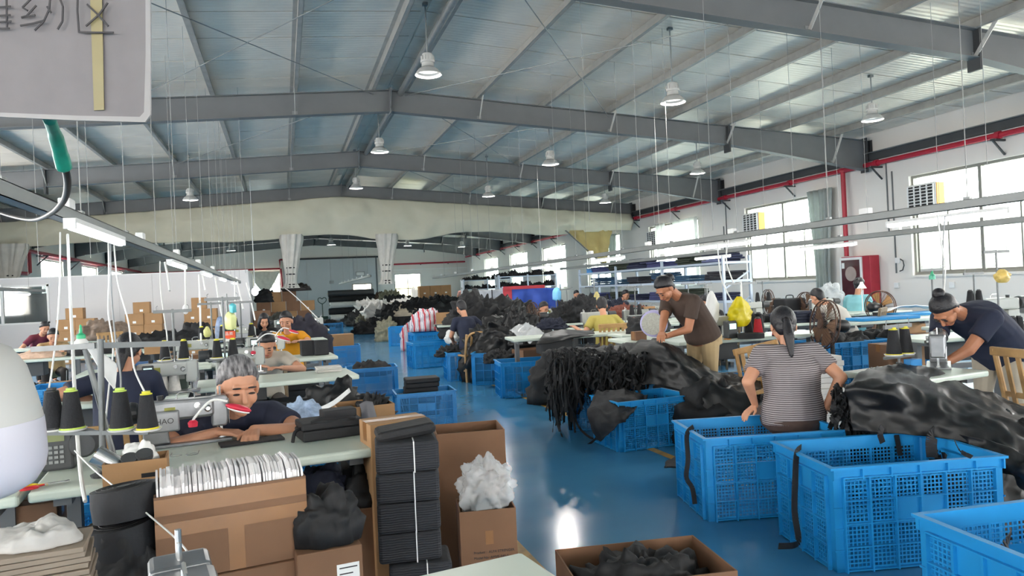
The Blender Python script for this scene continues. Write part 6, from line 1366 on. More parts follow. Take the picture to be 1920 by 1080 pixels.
for i, px in enumerate((778, 784, 790)):
    t = thing('fabric_roll', ['left', 'middle', 'right'][i] + ' upright white roll beside the far centre cartons', 'fabric roll', at2(px, 35, 0), 0, 'upright rolls at the far centre'); MB().lathe([(.09, 0), (.095, .02), (.095, 1.65 - .1 * i), (.08, 1.67 - .1 * i)], 16).build('cloth', m_wrap, t, smooth=40); MB().lathe([(.03, 1.6 - .1 * i), (.03, 1.7 - .1 * i)], 10).build('core', m_ctn, t)
# ================================================================== right side: people near
def ttag(o): return o
h = at2(1488, 4.75, .5)
person('woman in a striped T-shirt with a black ponytail, seated with her back to the camera', h, -.3, hip_z=.51, lean=2, curve=10, neckf=12, head=(20, 8), hL=D(1416, 760, 4.8), hR=D(1548, 764, 4.7), shirt=m_stripe, pants=cloth('brown_trousers', '4a3a33'), hair='ponytail', build=1.36, vox=.0065, hairlen=.24, pole=(0, -1, -.2), s=.87, hem=.05, hs=1.13, neck=.06, handw=.8, handdir=((-1, -.1, -.35), (1, -.1, -.35)))
h3 = at2(1318, 7.15, .8)
person('woman in a brown T-shirt and cream trousers standing over black cloth', h3, PI / 2 + .25, hip_z=.87, sit=False, lean=36, curve=12, neckf=14, head=(48, 0), hem=.03, hL=D(1244, 632, 6.95), hR=D(1238, 638, 6.65), shirt=cloth('brown_tee', '463830'), pants=cloth('cream_trousers', 'b9a27a'), hair='lowbun', skin=m_skin2, build=1.15, vox=.0065, s=.98, pole=(0, -.6, -1))
h4 = at2(1872, 5.6, .8)
person('woman in a navy T-shirt and beige trousers bending over the right sewing machine', h4, PI / 2 + .15, hip_z=.8, sit=False, lean=54, curve=22, neckf=0, head=(62, 0), hL=D(1755, 690, 5.3), hR=D(1762, 694, 5.1), shirt=s_navy, pants=cloth('beige_trousers', 'a99f8e'), hair='bun', skin=m_skin2, build=1.25, vox=.0065, s=1.02, pole=(0, -.6, -1))
# ---- right front table with black coated cloth
tR = Vector((3.88, 3.76, 0)); table(tR, ra(8), .62, .6, 'pale work table of the bending woman in navy')
q = G(1750, 690, .76); machine((q.x + .1, q.y + .05), ra(222), 'heavy silver sewing machine under the bending woman\'s hands', display=False, sc=.95, metal=True)
stand_with_cones((q.x - .16, q.y + .12), ra(10), 'thread stand behind the bending woman\'s machine', ['large black thread cone left of the bending woman\'s face', 'black thread cone just behind the bending woman\'s machine'], trays=((-.05, .1), (.07, .1)), H=.3, sc=1.15)
bx = MB().box((0, 0, .03), (.09, .06, .06)).build('tissue_box', mat('blue_pack', '2f86c8', .5)); bx.location = G(1712, 690, .761); tag(bx, 'small blue and white pack beside the silver machine', 'pack')
P = [[G(1640, 692, .785), G(1690, 685, .785), G(1745, 691, .785), D(1800, 714, 4.55), D(1860, 740, 4.47), D(1945, 774, 4.3)], [G(1590, 715, .785), G(1660, 719, .785), D(1730, 733, 4.15), D(1800, 752, 4.15), D(1870, 775, 4.05), D(1950, 802, 4.0)],
     [D(1592, 760, 4.2), D(1660, 768, 4.08), D(1730, 778, 4.0), D(1800, 792, 3.95), D(1872, 814, 3.88), D(1955, 842, 3.82)], [D(1600, 808, 4.16), D(1665, 812, 4.05), D(1735, 818, 3.98), D(1805, 828, 3.88), D(1882, 852, 3.78), D(1960, 888, 3.7)]]
tag(cloth_mesh(P, 12, .03, 4.5, 4, .006).build('coated_cloth', m_gloss, None, smooth=0), 'big glossy black coated cloth spilling off the bending woman\'s table', 'cloth')
mb = MB(); r2 = random.Random(8)
for i in range(420):
    px = r2.uniform(1562, 1745); p = D(px, r2.uniform(718, 775), 4.36 - (px - 1562) * .0006 + r2.uniform(-.03, .1)); L = r2.uniform(.05, .2); pts = [p]
    for k_ in range(3): pts.append(Vector((p.x + r2.uniform(-.04, .03), p.y + r2.uniform(-.03, .03), max(.02, p.z - L * (k_ + 1) / 3))))
    P = smoothpath(pts, 3); a = r2.uniform(0, 6.28); w_ = r2.choice((.014, .02, .03))
    for k_, (u, v) in enumerate(zip(P[:-1], P[1:])): mb.bar(u, v, w_, .004, (math.cos(a + k_ * .3), math.sin(a + k_ * .3), .3))
tag(mb.build('webbing_tangle', m_blk), 'tangle of black straps hanging below the coated cloth beside the striped woman', 'straps', None, 'stuff')
q = Vector((3.75, 3.72, 0)); heap((q.x, q.y, 0), .42, .26, .6, 'black bags bunched under the bending woman\'s table', m_blk, 201, n=50, k=18, rough=.25, flat=5)
q = D(1880, 880, 4.0); heap((q.x, q.y, 0), .45, .25, .5, 'glossy black bag folds on the floor behind the large empty crate', m_gloss, 202, n=60, k=22, rough=.5, fr=5)
P = [[D(1800, 815, 3.85), D(1860, 830, 3.72), D(1940, 862, 3.6)], [D(1840, 850, 3.75), D(1880, 862, 3.65), D(1945, 890, 3.5)], [D(1885, 890, 3.7), D(1905, 905, 3.6), D(1950, 930, 3.5)]]
tag(cloth_mesh(P, 9, .05, 5, 14, .006).build('coated_cloth', m_gloss, None, smooth=0), 'crumpled black bag edge at the right border above the crate', 'cloth')
sl = MB().box((0, 0, .003), (.09, .055, .003)).build('paper_note', m_white); sl.location = D(1838, 746, 4.38); sl.rotation_euler = (.5, .2, .3); tag(sl, 'white paper lying on the coated cloth at the right', 'paper')
chair(at2(1985, 4.8, 0), ra(-100), 'bamboo chair at the right border behind the coated cloth', m_bam, sh=.45, bh=.86, slats=3)
# ---- cloth held by the brown-shirt woman
P = [[D(1080, 652, 7.7), D(1150, 648, 7.8), D(1232, 636, 6.9), D(1290, 668, 6.8), D(1350, 700, 6.7), D(1425, 712, 6.6)], [D(1095, 668, 7.3), D(1170, 670, 7.2), D(1245, 655, 6.6), D(1305, 700, 6.45), D(1370, 722, 6.35), D(1428, 735, 6.3)],
     [D(1185, 695, 6.9), D(1215, 690, 6.75), D(1265, 692, 6.45), D(1318, 720, 6.3), D(1380, 738, 6.2), D(1430, 752, 6.2)], [D(1192, 722, 6.75), D(1232, 722, 6.6), D(1285, 735, 6.35), D(1330, 770, 6.2), D(1390, 792, 6.05), D(1435, 800, 6.0)]]
tag(cloth_mesh(P, 12, .03, 5, 24, .006).build('coated_cloth', m_gloss, None, smooth=0), 'wide black coated cloth held up by the woman in brown', 'cloth')
q = at2(1350, 6.5, .2); heap((q.x, q.y, 0), .55, .35, .52, 'black bags under the cloth of the woman in brown', m_blk, 203, n=60, k=20, rough=.4)
q = at2(1230, 7.3, .2); heap((q.x, q.y, 0), .5, .35, .6, 'black cloth mass right of the strap-covered crate', m_blk2, 204, n=50, k=18, rough=.3)
chair(at2(1440, 6.3, 0), ra(120), 'wooden chair left of the striped-shirt woman, turned sideways', m_wood, sh=.42, bh=.82).rotation_euler = (0, ra(14), ra(120))
# ---- second right row
tB = at2(1395, 8.25, .7); table(tB, ra(-4), 1.9, .62, 'pale table with red thread cones behind the striped-shirt woman'); tB2 = at2(1240, 8.6, .7); table(tB2, ra(-4), 1.1, .62, 'pale table left of the woman in brown')
q = at2(1345, 8.2, .76); machine((q.x, q.y), ra(176), 'grey sewing machine below the white hanging bag'); cb = thing('control_box', 'machine control box with lit display below the yellow bag', 'control box', at2(1370, 8.0, .76), 0); MB().bb(-.06, .06, -.05, .05, 0, .19).build('case', m_dark, cb, bevel=.01); MB().bb(-.04, .04, -.055, -.05, .1, .16).build('screen', m_scr, cb)
cone(at2(1422, 8.0, .76), 'left red thread cone on the table behind the striped-shirt woman', 'red', 'black', 1.35); cone(at2(1460, 8.0, .76), 'right red thread cone, close to the striped-shirt woman\'s head', 'red', 'black', 1.6); cone(at2(1405, 8.1, .76), 'black thread cone beside the left red one', 'black', 'black', 1.2); cone(at2(1412, 8.6, .76), 'tall black thread cone behind the red ones', 'black', 'black', 1.5); cone(at2(1424, 8.6, .76), 'second tall black thread cone behind the red ones', 'black', 'black', 1.5)
ctr = thing('cable_coil', 'flat coil of black tape on the table with red thread cones', 'coil', at2(1408, 7.85, .762)); MB().lathe([(.06, 0), (.14, 0), (.14, .05), (.06, .05)], 26).build('coil', m_blk, ctr, smooth=40)
for k in range(3): MB().lathe([(.08 + k * .02, .05), (.085 + k * .02, .054), (.09 + k * .02, .05)], 24, cap=False).build('coil_turn', m_blk2, ctr)
sc2 = thing('fabric_scissors', 'orange-handled scissors on the table with red thread cones', 'scissors', at2(1367, 7.8, .763), .4)
for s in (-1, 1): MB().tube([(-.03 + .028 * math.cos(a), s * .02 + .016 * math.sin(a), .005) for a in [i * PI / 6 for i in range(13)]], .005, 6, cap=False).build('handle', mat('orange_handle', 'd98a2a', .4), sc2)
MB().bar((0, 0, .004), (.1, .01, .004), .012, .003).bar((0, 0, .007), (.1, -.01, .007), .012, .003).build('blade', m_chrome, sc2)
pol = thing('bag_pole', 'white pole with crossarm carrying the yellow bag', 'pole', at2(1394, 8.15, .76)); MB().tube([(0, 0, 0), (0, 0, .62)], .011, 8).build('rod', m_white, pol); MB().bb(-.2, .2, -.008, .008, .58, .6).build('crossarm', m_galv, pol); MB().lathe([(.04, 0), (.04, .012), (.015, .02)], 12).build('foot', m_dark, pol)
bag(D(1388, 612, 8.05), .15, .33, 'bright yellow plastic bag hanging on the white pole', mat('yellow_film', 'd8c514', .4, var=.12), 5, neck=.35, crumple=.45)
bag(D(1336, 606, 8.1), .105, .36, 'white plastic bag hanging left of the yellow one', m_bagw, 9, neck=.2, crumple=.18)
hk = thing('bag_pole', 'thin pole carrying the white bag', 'pole', at2(1330, 8.15, .76)); MB().tube([(0, 0, 0), (0, 0, .6)], .008, 8).build('rod', m_galv, hk); MB().bb(-.06, .06, -.006, .006, .56, .575).build('hook_arm', m_galv, hk)
carton(at2(1362, 7.6, .3), (.2, .18, .32), ra(-10), 'small brown bin below the table with red thread cones', m_ctn2, open_=True); crate(at2(1405, 8.0, 0), ra(-4), 'blue crate below the table with red thread cones', .7)
t = thing('round_fan', 'small round table fan with a lavender cover', 'fan', at2(1228, 8.0, .76), ra(-40)); MB().lathe([(.06, 0), (.06, .02), (.02, .03), (.015, .08)], 16).build('base', m_white, t)
MB().lathe([(.11, -.07), (.145, -.05), (.15, .0), (.14, .05), (.06, .09)], 26, (0, 0, .2), Matrix.Rotation(PI / 2, 3, 'X') @ Matrix.Rotation(PI, 3, 'X')).build('cover', mat('lavender_cover', 'b5b0d6', .6), t, smooth=40); MB().lathe([(.001, 0), (.12, 0), (.12, .01), (.001, .012)], 24, (0, -.075, .2), Matrix.Rotation(PI / 2, 3, 'X')).build('front_grille', mat('grey_grille', '9a9a90', .4, metal=.3, var=.2, scale=60), t)
carton(at2(1198, 8.3, .76), (.14, .12, .1), 0, 'small brown carton on the table left of the lavender fan', m_ctn2, z=.761)
heap(at2(1215, 9.5, .76), .3, .2, .22, 'black cloth bundle behind the lavender fan', m_blk, 205, n=30, k=12); table(at2(1235, 9.6, 0), ra(-4), 1.2, .6, 'pale table behind the lavender fan')
# ---- fans
fan(at2(1566, 7.9, 0), ra(-101), 'large rusty pedestal fan right of the striped-shirt woman', hz=.86, r=.26, tiltx=ra(-8))
fan(at2(1650, 11.0, 0), ra(105), 'pedestal fan with orange-brown blades behind the white-shirt woman', hz=.88, r=.235, blade=m_fan_o, tiltx=0, n=24)
fan(at2(1522, 13, 0), ra(-88), 'brown pedestal fan beside the clear-bagged machine', hz=.86, r=.24, n=24); fan(at2(1452, 14, 0), ra(-103), 'dark pedestal fan seen almost edge-on below the second window', hz=.92, r=.24, n=24)
fan(at2(1012, 12.0, 0), ra(-86), 'brown pedestal fan seen edge-on behind the black bag pile', hz=.93, r=.24, n=24)
# ---- crates and stock in the middle right
for i, (px, F) in enumerate(((1585, 8.7), (1655, 8.9))):
    q = at2(px, F, 0); crate(q, ra(-4), ['left', 'right'][i] + ' blue crate of black bags behind the large rusty fan', 1.0).location.z = .12; heap((q.x, q.y, .45), .36, .25, .28, ['left', 'right'][i] + ' heap of black bags in the crates behind the rusty fan', m_blk, 210 + i, n=40, k=14)
    pl = thing('pallet', ['left', 'right'][i] + ' wooden pallet under the crates behind the rusty fan', 'pallet', (q.x, q.y, 0), ra(-4))
    for k in range(4): MB().bb(-.42, .42, -.28 + k * .16, -.18 + k * .16, .1, .12).build('deck_board', m_wood, pl)
    for k in range(3): MB().bb(-.42 + k * .38, -.34 + k * .38, -.28, .3, .0, .1).build('bearer', m_wood, pl)
tC = at2(1650, 9.6, .7); table(tC, ra(-5), 1.3, .5, 'pale table carrying a blue lid behind the crates on the right', H=.78, under=False); lid = MB().box((0, 0, .02), (.85, .35, .04)).build('crate_lid', m_blue, bevel=.01); lid.location = (tC.x, tC.y - .05, .781); lid.rotation_euler = (0, 0, ra(-6)); tag(lid, 'bright blue crate lid on the table behind the crates', 'lid')
carton(at2(1672, 7.6, .3), (.3, .3, .66), ra(-5), 'brown carton left of the bending woman\'s thread cones', m_ctn2); carton(at2(1702, 7.7, .3), (.16, .3, .64), ra(8), 'narrow brown carton left of the bending woman\'s thread cones', m_ctn)
stack(at2(1540, 6.9, .3), .3, .25, [.05] * 13, ra(-10), 'pile of pale boards right of the striped-shirt woman', mat('pale_board', 'c9c6c0', .7), name='board_pile', cat='boards', part='board', edge=.003, jit=.03)
tD = at2(1497, 10.2, .7); table(tD, ra(-4), 1.3, .6, 'pale table of dark panels behind the striped-shirt woman\'s head'); 
for i, px in enumerate((1470, 1495, 1520)): stack(at2(px, 10.1, .76), .24, .3, [.04] * (3 + i % 2), ra(-3), ['left', 'middle', 'right'][i] + ' pile of navy-black panels behind the striped-shirt woman', m_navy, name='panel_stack', cat='panel stack', z=.761)
ROLL2 = MB().lathe([(.06, -.45), (.065, 0), (.06, .45)], 14, (0, 0, .065), Matrix.Rotation(PI / 2, 3, 'Y')).build('cloth_roll', m_blk); ROLL2.location = at2(1480, 10.4, .76); tag(ROLL2, 'long black cloth roll above the striped-shirt woman\'s head', 'cloth roll')
# white-shirt pair by the wall
h = at2(1592, 10.2, .5); person('woman in a white shirt seen from behind, bent to the left', h, ra(25), hip_z=.5, lean=26, curve=18, neckf=10, head=(30, 10), hL=D(1545, 600, 10.6), hR=D(1580, 598, 10.8), shirt=s_white, pants=p_dark, hair='crop', vox=.011, sleeve=1.5, s=1.05, build=1.1)
chair(at2(1622, 9.9, 0), ra(35), 'dark wooden chair behind the white-shirt woman', m_dwood, sh=.44, bh=.92, slats=4)
h = at2(1605, 12.4, .5); person('woman with tied black hair and turquoise apron beside the hydrant cabinet', h, ra(-70), hip_z=.52, lean=8, curve=10, neckf=8, head=(10, 0), shirt=cloth('turquoise_top', '7fb9c2'), pants=p_dark, hair='lowbun', vox=.012)
tE = at2(1540, 12.2, .7); table(tE, ra(-4), 1.8, .6, 'pale table in front of the white-shirt woman'); machine((tE.x, tE.y), ra(178), 'sewing machine partly wrapped in clear film by the grey-green curtain'); heap(at2(1560, 12.8, .76), .25, .2, .5, 'clear plastic film bag over a machine by the grey-green curtain', m_bag, 13, name='plastic_bag', cat='bag', rough=.5, flat=2); 
q = at2(1482, 13.2, .7); table(q, ra(-4), .9, .5, 'small table with a black case below the second window', H=.72, under=False); bcs = thing('black_case', 'black soft case on the small table below the second window', 'case', (q.x, q.y, .72)); MB().bb(-.24, .24, -.15, .15, 0, .28).build('body', m_blk2, bcs, bevel=.03); MB().tube(smoothpath([(-.08, -.0, .28), (-.06, 0, .33), (.06, 0, .33), (.08, 0, .28)]), .01, 6).build('handle', m_black, bcs)
wl = thing('work_lamp', 'white work lamp on a stem in front of the hydrant cabinet', 'lamp', at2(1618, 11.5, .76)); MB().tube([(0, 0, 0), (0, 0, .42)], .008, 8).build('stem', m_white, wl); MB().lathe([(.02, .5), (.03, .46), (.07, .4), (.068, .395), (.025, .45)], 18).build('shade', m_white, wl, smooth=40); MB().lathe([(.05, 0), (.05, .015), (.01, .02)], 14).build('foot', m_white, wl); table(at2(1640, 11.9, 0), ra(-4), 1.1, .5, 'pale table under the white work lamp')
for i, px in enumerate((1630, 1640)): cone(at2(px, 11.8, .76), ['left', 'right'][i] + ' black thread cone below the hydrant cabinet', 'black', 'black', 1.1)
# right wall row: big pale machines
tF = at2(1880, 8.2, .7); table(tF, ra(-6), 1.6, .6, 'pale machine table behind the bending woman'); machine((tF.x - .1, tF.y), ra(174), 'long pale multi-needle machine behind the bending woman, left head', sc=1.25, display=False); machine((tF.x + .55, tF.y - .05), ra(174), 'long pale multi-needle machine behind the bending woman, right head', sc=1.25, display=False)
cone(at2(1822, 7.9, .76) + Vector((0, 0, .24)), 'left black thread cone above the bending woman\'s back', 'black', 'black', 1.05); cone(at2(1838, 7.9, .76) + Vector((0, 0, .24)), 'right black thread cone above the bending woman\'s back', 'black', 'black', 1.05)
ts = stand(at2(1830, 7.9, .76), 0, 'thread stand tray above the bending woman\'s back', H=.6, trays=((-.05, .24), (.045, .24)))
stand(at2(1752, 7.6, .76), ra(-5), 'thread stand with a green bottle left of the bending woman\'s bun', H=.66, trays=()); gb = thing('oil_bottle', 'green-capped bottle on the stand above the bending woman', 'bottle', D(1748, 524, 7.6)); MB().lathe([(.001, 0), (.03, .0), (.03, .04), (.016, .055)], 14).build('bottle', mat('green_film', '57b392', .4), gb, smooth=40); MB().lathe([(.016, .053), (.014, .07), (.004, .11)], 12).build('nozzle_cap', mat('green_plastic', '2fae78', .4), gb)
stand(at2(1875, 6.6, .76), ra(-5), 'tall thread stand at the right with a yellow bag', H=.8, trays=()); bag(D(1880, 530, 6.55), .09, .12, 'yellow film bag tied on the tall stand at the right', mat('pale_yellow_film2', 'd6b765', .4, var=.1), 15, neck=.5, crumple=.3); table(at2(1840, 7.2, 0), ra(-6), 1.6, .55, 'pale table holding thread stands behind the bending woman')
for i, px in enumerate((1888, 1900, 1912)): cone(at2(px, 6.5, .76) + Vector((0, 0, .02)), ['left', 'middle', 'right'][i] + ' black thread cone right of the bending woman\'s back', 'black', 'black', 1.15)
table(at2(1905, 6.55, 0), ra(-6), .5, .4, 'small table of black cones at the right border', under=False)
q = at2(1720, 10.5, .7); table(q, ra(-4), 1.3, .6, 'pale table with folded blue cloth under the nearest window'); stack((q.x, q.y), .7, .4, [.02] * 2, ra(-4), 'flat folded blue sheets on the table under the nearest window', m_blue, name='folded_sheet', cat='sheets', z=.761, part='fold', edge=.004); P = [[(q.x - .5, q.y + .1, .83), (q.x, q.y + .1, .9), (q.x + .5, q.y + .1, .84)], [(q.x - .5, q.y + .3, .82), (q.x, q.y + .3, .86), (q.x + .5, q.y + .3, .82)]]
tag(cloth_mesh(P, 6, .02, 4, 3, .01).build('white_sheet', m_white, None, smooth=0), 'white film sheet lying beyond the folded blue sheets', 'sheet')
carton(at2(1700, 9.7, .5), (.4, .25, .14), 0, 'flat brown carton under the folded blue sheets', m_ctn, z=.58); carton(at2(1700, 9.7, .5), (.45, .3, .578), 0, 'brown carton base below the flat one near the nearest window', m_ctn2)
# ---- yellow-shirt woman and mid tables
tG = at2(1090, 9.9, .7); table(tG, ra(-5), 2.0, .6, 'long pale table in front of the yellow-shirt woman')
h = at2(1140, 10.6, .5); person('woman in an ochre yellow T-shirt seen from behind at the middle table', h, -.15, hip_z=.46, lean=14, curve=12, neckf=10, head=(22, 15), hL=D(1080, 615, 10.8), hR=D(1188, 612, 10.9), shirt=s_yel, pants=p_dark, hair='crop', vox=.009, s=1.0, build=1.1)
chair(at2(1145, 10.25, 0), -.12, 'pale wooden slatted chair of the yellow-shirt woman', m_bam, sh=.42, bh=.86)
q = at2(1165, 11.3, .7); table(q, ra(-4), 1.7, .55, 'pale sewing table beyond the yellow-shirt woman'); machine((q.x + .25, q.y), ra(176), 'sewing machine right of the yellow-shirt woman'); machine((q.x - .45, q.y), ra(176), 'sewing machine left of the yellow-shirt woman')
for i, px in enumerate((1186, 1200)): cone(at2(px, 11.2, .76) + Vector((0, 0, .16)), ['left', 'right'][i] + ' black thread cone right of the yellow-shirt woman\'s head', 'black', 'black', 1.0)
stand(at2(1193, 11.2, .76), 0, 'thread stand right of the yellow-shirt woman\'s head', H=.6, trays=((-.058, .16), (.058, .16)))
P = [[D(1020, 625, 9.6), D(1060, 618, 9.8), D(1110, 620, 9.9)], [D(1012, 636, 9.35), D(1060, 628, 9.45), D(1112, 628, 9.6)], [D(1005, 645, 9.25), D(1050, 640, 9.3), D(1060, 636, 9.4)]]
tag(cloth_mesh(P, 6, .015, 5, 3, .006).build('coated_cloth', m_gloss, None, smooth=0), 'black cloth sheet on the middle table left of the yellow-shirt woman', 'cloth')
carton(at2(1012, 10.5, .3), (.7, .35, .34), ra(10), 'low brown carton under the middle table', m_ctn2, open_=True, z=.2); heap(at2(1012, 10.5, 0), .45, .25, .21, 'black scraps below the low brown carton', m_blk, 230, n=30, k=10); heap(at2(1080, 9.0, 0), .6, .3, .62, 'black cloth hanging below the middle table', m_blk, 231, n=40, k=14, flat=3)
# boy in navy and black piles
h = at2(880, 11.9, .5); person('boy in a navy shirt seen from behind on a round-backed chair', h, .25, hip_z=.48, lean=8, curve=12, neckf=8, head=(28, 0), hL=D(850, 640, 12.2), hR=D(915, 632, 12.3), shirt=s_navy, pants=p_dark, hair='crop', vox=.01)
chair(at2(886, 11.5, 0), .2, 'round-backed wooden chair of the boy in navy', m_bam, sh=.4, bh=.74, slats=3, round_=True)
bag(at2(847, 13.0, .48), .16, .25, 'white film bag left of the boy in navy', m_bagw, 22, neck=.5, crumple=.4)
tH = at2(935, 13.1, .7); table(tH, ra(-4), 1.3, .6, 'pale table in front of the boy in navy')
for i, (px, F, z, rx, ry, h_, m, lab) in enumerate(((955, 11.6, 0, .75, .45, 1.0, m_gloss, 'big glossy black bag pile right of the boy in navy'), (900, 14.5, .5, .8, .4, .75, m_blk, 'black bags piled beyond the boy in navy'), (940, 14.8, .5, .9, .4, .65, m_gloss, 'black bag wall before the dark-haired worker'), (1085, 13.0, .76, .5, .3, .4, m_blk, 'black bag pile behind the yellow-shirt woman'), (1140, 15.0, .76, .6, .35, .3, m_navy, 'navy cloth pile beyond the yellow-shirt woman'), (1180, 14.0, .76, .5, .3, .2, mat('red_brown_cloth', '7a4436', .8, var=.3), 'red-brown pieces beyond the yellow-shirt woman'), (1110, 16.5, .76, .6, .35, .35, m_blk, 'dark heap below the wall shelves'), (990, 11.0, .55, .3, .2, .2, m_gloss, 'black flaps sliding off the bag pile'), (940, 10.55, .36, .3, .2, .16, m_blk, 'black cloth in the crate behind the middle one'), (845, 11.9, .36, .26, .2, .16, m_blk, 'black bags in the crate before the boy in navy'), (1035, 11.3, .76, .25, .2, .15, m_navy, 'navy cloth under the edge-on fan'))):
    heap(at2(px, F, z), rx, ry, h_, lab, m, 240 + i, n=72, k=26, rough=.5, fr=4.5)
for i, (px, F, w) in enumerate(((900, 14.6, 1.7), (940, 14.9, 1.9), (1085, 13.0, 1.3), (1145, 15.2, 1.6), (1180, 13.9, 1.2), (1110, 16.6, 1.4))): table(at2(px, F, 0), ra(-4), w, .7, ['pale table of black bags beyond the boy', 'pale table of black bags before the dark-haired worker', 'pale table of black bags behind the yellow-shirt woman', 'pale table of navy cloth beyond the yellow-shirt woman', 'pale table of red-brown pieces', 'pale table below the wall shelves'][i])
P = [[D(985, 605, 11.2), D(1000, 612, 11.0), D(1020, 622, 10.8)], [D(955, 620, 10.9), D(975, 632, 10.6), D(995, 645, 10.5)]]
tag(cloth_mesh(P, 8, .05, 6, 30, .006).build('clear_film', m_bag, None, smooth=0), 'clear film edge spilling over the big black bag pile', 'plastic')
for i, (px, F, yaw, hz, lean, shirt, hair, lab, s_) in enumerate((
    (972, 16.1, .9, .5, 26, s_white, 'ponytail', 'woman in white with a long black ponytail bending left', 1.0), (940, 17.0, -.6, .5, 20, s_blackt, 'crop', 'dark-haired worker in black behind the bag wall', 1.0), (995, 13.4, PI + .4, .46, 26, s_pink, 'crop', 'brown-haired worker in pale pink with head down behind the edge-on fan', 1.0),
    (1070, 14.2, PI + .6, .5, 14, s_plaid, 'crop', 'worker in a grey plaid shirt and pink mask at the middle', 1.0), (1352, 11.6, PI / 2 + .4, .5, 30, s_blackt, 'lowbun', 'dark-haired worker in black leaning left behind the white bag', 1.0), (1158, 17.5, PI + .4, .5, 14, s_white, 'crop', 'worker with short black hair below the yellow side curtain', 1.0), (1077, 21, PI, .5, 8, s_plaid, 'crop', 'small distant worker beside the light blue hanging bag', 1.0))):
    h = at2(px, F, .5); person(lab, h, yaw, hip_z=hz, lean=lean, curve=16, neckf=10, head=(22, 0), shirt=shirt, pants=p_dark, hair=hair, hairlen=.34, vox=.013, s=s_, hR=(h + Vector((math.cos(yaw) * .15 - math.sin(yaw) * .42, math.sin(yaw) * .15 + math.cos(yaw) * .42, .32))), hL=(h + Vector((-math.cos(yaw) * .15 - math.sin(yaw) * .42, -math.sin(yaw) * .15 + math.cos(yaw) * .42, .32))))
    chair((h.x, h.y), yaw, 'wooden chair under the ' + ' '.join(lab.split()[:6]), m_dwood, sh=.36, bh=.7)
h = at2(868, 36, .8); person('distant man in a pale pink shirt standing by the far table', h, PI, hip_z=.86, sit=False, lean=4, curve=6, neckf=4, head=(5, 0), shirt=s_pink, pants=p_dark, hair='crop', vox=.016, s=1.05)
q = at2(872, 34, 0); table(q, 0, 2.0, .8, 'far white table in front of the man in pink', under=False); heap((q.x, q.y, .76), .9, .35, .25, 'white bags with black straps on the far table', m_wrap, 260, n=40, k=12)
# rack of fabric by the right windows
m_rackp = mat('pale_blue_rack', 'b3c0d0', .4, metal=.2, var=.03)
r0 = D(1356, 500, 14.2); RXx = r0.x
rk = thing('storage_rack', 'pale blue metal rack of folded fabrics in front of the right windows', 'rack', (RXx, r0.y, 0))
zs = (.42, .98, 1.38, 1.74)
for yy in (0, 2.4, 4.8, 7.2):
    for xx in (0, .6): MB().bb(xx - .025, xx + .025, yy - .025, yy + .025, 0, 1.85).build('post', m_rackp, rk)
for z in zs: MB().bb(-.03, .63, -.03, 7.23, z - .045, z).build('shelf', m_rackp, rk)
for z in (.7, 1.2): MB().bar((0, 0, z), (.6, 0, z + .35), .03, .01, (0, 1, 0)).build('brace', m_rackp, rk)
cols = [('1e2440', 'navy'), ('1f3f5c', 'teal blue'), ('2b3328', 'dark green'), ('22222c', 'black'), ('3a3f6b', 'indigo'), ('274a66', 'petrol blue')]
for zi, z in enumerate(zs[1:]):
    for i in range(6):
        c_, nm_ = cols[(i * 2 + zi * 3) % 6]; y_ = .5 + i * 1.15 + rnd.uniform(-.1, .1)
        folded((RXx + .3, r0.y + y_), .5, .62, 3 + (i * 2 + zi) % 3, .046, rnd.uniform(-.05, .05), '%s folded fabric, %s from the near end, on the %s rack shelf' % (nm_, ['first', 'second', 'third', 'fourth', 'fifth', 'last'][i], ['lower', 'middle', 'top'][zi]), mat('fold_' + nm_.replace(' ', '_'), c_, .8, var=.15), z=z + .001, group='folded fabrics on the pale blue rack', edge=.02, jit=.05)
stack((RXx + .25, r0.y + 6.7), .35, .3, [.07, .05], .1, 'bright blue plastic-wrapped packs on the top rack shelf', mat('bright_blue_film', '2d7fc4', .3, var=.15), z=1.742, part='pack', name='wrapped_packs', cat='packs')
# far right: racks, tarps
q = at2(1005, 21, .4); tp = thing('tarp_screen', 'bright blue tarpaulin screen with red edge in the far middle', 'tarpaulin', (q.x, q.y, 0)); P = [[(-.75 + .3 * i, -.02 * (i % 2), 1.45 - .02 * i) for i in range(6)], [(-.75 + .3 * i, -.1 * (i % 2), 1.0) for i in range(6)], [(-.75 + .3 * i, -.06 * (i % 2), .5) for i in range(6)]]
cloth_mesh(P, 5, .03, 3, 2, .01).build('sheet', mat('blue_tarp', '2a4fae', .5, var=.08), tp, smooth=0); MB().bb(-.95, -.7, -.05, .0, .75, 1.43).bb(-.95, .3, -.06, -.05, 1.38, 1.47).build('red_edge', mat('red_tarp', 'c03a44', .5), tp)
for x in (-.95, .8): MB().bb(x - .02, x + .02, 0, .04, 0, 1.47).build('post', m_rackp, tp)
q = at2(928, 22, .4); sb_ = thing('film_wrapped_block', 'silver-grey film-wrapped stack left of the blue tarpaulin', 'wrapped stack', (q.x, q.y, 0)); P = None
MB().bb(-.55, .55, -.3, .3, 0, 1.4).build('stack', mat('silver_film', 'a9adb2', .25, var=.2, scale=6, bump=.5, bscale=8), sb_, bevel=.04); MB().bb(-.15, -.12, -.31, -.3, .3, 1.4).build('strap', m_black, sb_)
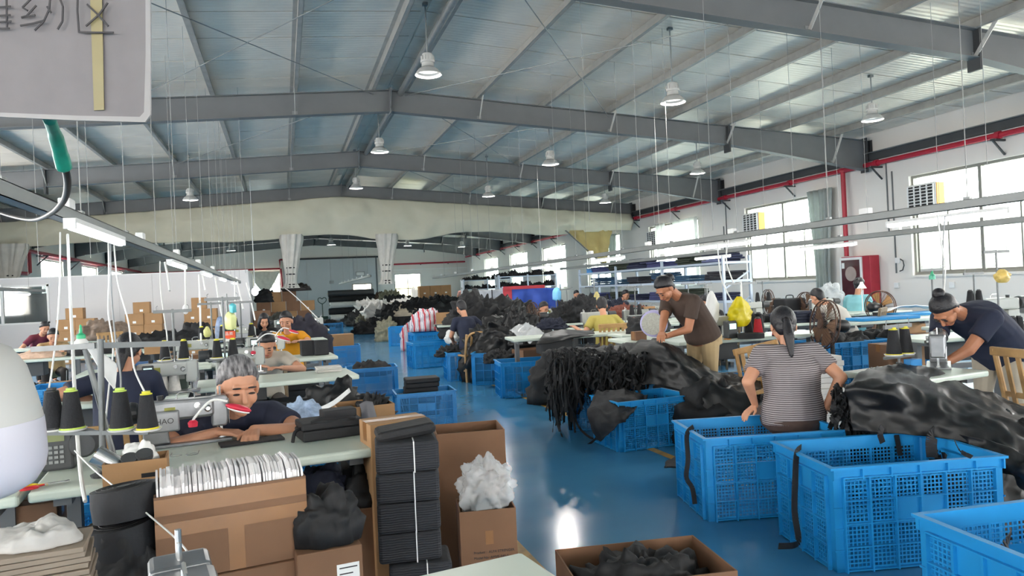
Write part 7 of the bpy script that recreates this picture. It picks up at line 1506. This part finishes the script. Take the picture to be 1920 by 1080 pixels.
for j, (px, F, lab) in enumerate(((990, 27, 'far pale rack with dark shoes and parts, right'), (915, 33, 'far pale rack with dark parts, left'))):
    q = at2(px, F, 0); rk2 = thing('storage_rack', lab, 'rack', (q.x, q.y, 0))
    for x in (-1.1, 0, 1.1): MB().bb(x - .025, x + .025, -.25, .25, 0, 1.9).build('post', m_rackp, rk2)
    for z in (.5, 1.0, 1.45, 1.85): MB().bb(-1.13, 1.13, -.27, .27, z - .03, z).build('shelf', m_rackp, rk2)
    for zi, z in enumerate((1.0, 1.45, 1.85)):
        for i in range(5): heap((q.x - .9 + i * .45, q.y, z + .001), .22, .2, .12 + .06 * ((i + zi) % 2), '%s black parts pile on the %s shelf of the %s rack' % (['first', 'second', 'third', 'fourth', 'fifth'][i], ['lower', 'middle', 'upper'][zi], lab.split(', ')[-1] + ' far'), m_blk if (i + zi) % 3 else m_blk2, 270 + i + zi * 5, n=24, k=10, rough=1.0, fr=5, name='parts_pile', cat='parts', group='parts piles on the far racks')
flatbag(1044, 540, 562, 16, 16.5, 'light blue film bag hanging in the far middle', mat('light_blue_film', '6fb4e0', .35, var=.06), 8)
pol = thing('bag_pole', 'thin pole of the light blue hanging bag', 'pole', at2(1047, 16.6, 0)); MB().tube([(0, 0, 0), (0, 0, 1.6)], .012, 8).build('rod', m_galv, pol); MB().lathe([(.1, 0), (.1, .02), (.02, .03)], 14).build('foot', m_dark, pol)
# machine islands in the far right middle
for i, (px, F) in enumerate(((1090, 18.5), (1130, 19.5), (1230, 12.6), (1270, 13.2), (1300, 12.0), (1410, 12.2), (1040, 13.8))):
    q = at2(px, F, 0); w = ['below the side curtain, left', 'below the side curtain, right', 'before the rack, left', 'before the rack, middle', 'before the rack, right', 'below the second window', 'behind the edge-on fan'][i]
    table(q, ra(-4), 1.2, .55, 'pale sewing table ' + w); machine((q.x, q.y), ra(176 if i % 2 else -4), 'small pale sewing machine ' + w); stand_with_cones((q.x + .35, q.y + .1), 0, 'thread stand ' + w, ['left black cone on the stand ' + w, 'right black cone on the stand ' + w], tip='black', H=.6)
bag(D(1120, 575, 14.5), .1, .3, 'yellow-white bag hanging among the machines below the side curtain', mat('cream_film', 'd0c27e', .4, var=.2), 25, neck=.3); hk = thing('bag_pole', 'pole of the yellow-white bag', 'pole', at2(1120, 14.6, 0)); MB().tube([(0, 0, 0), (0, 0, 1.55)], .012, 8).build('rod', m_galv, hk); MB().lathe([(.1, 0), (.1, .02), (.02, .03)], 14).build('foot', m_dark, hk)
carton(at2(1215, 12.3, .76), (.2, .16, .24), ra(5), 'upright pale carton among the machines left of the woman in brown', m_ctn, z=.761)
bpy.data.scenes.remove(TS)
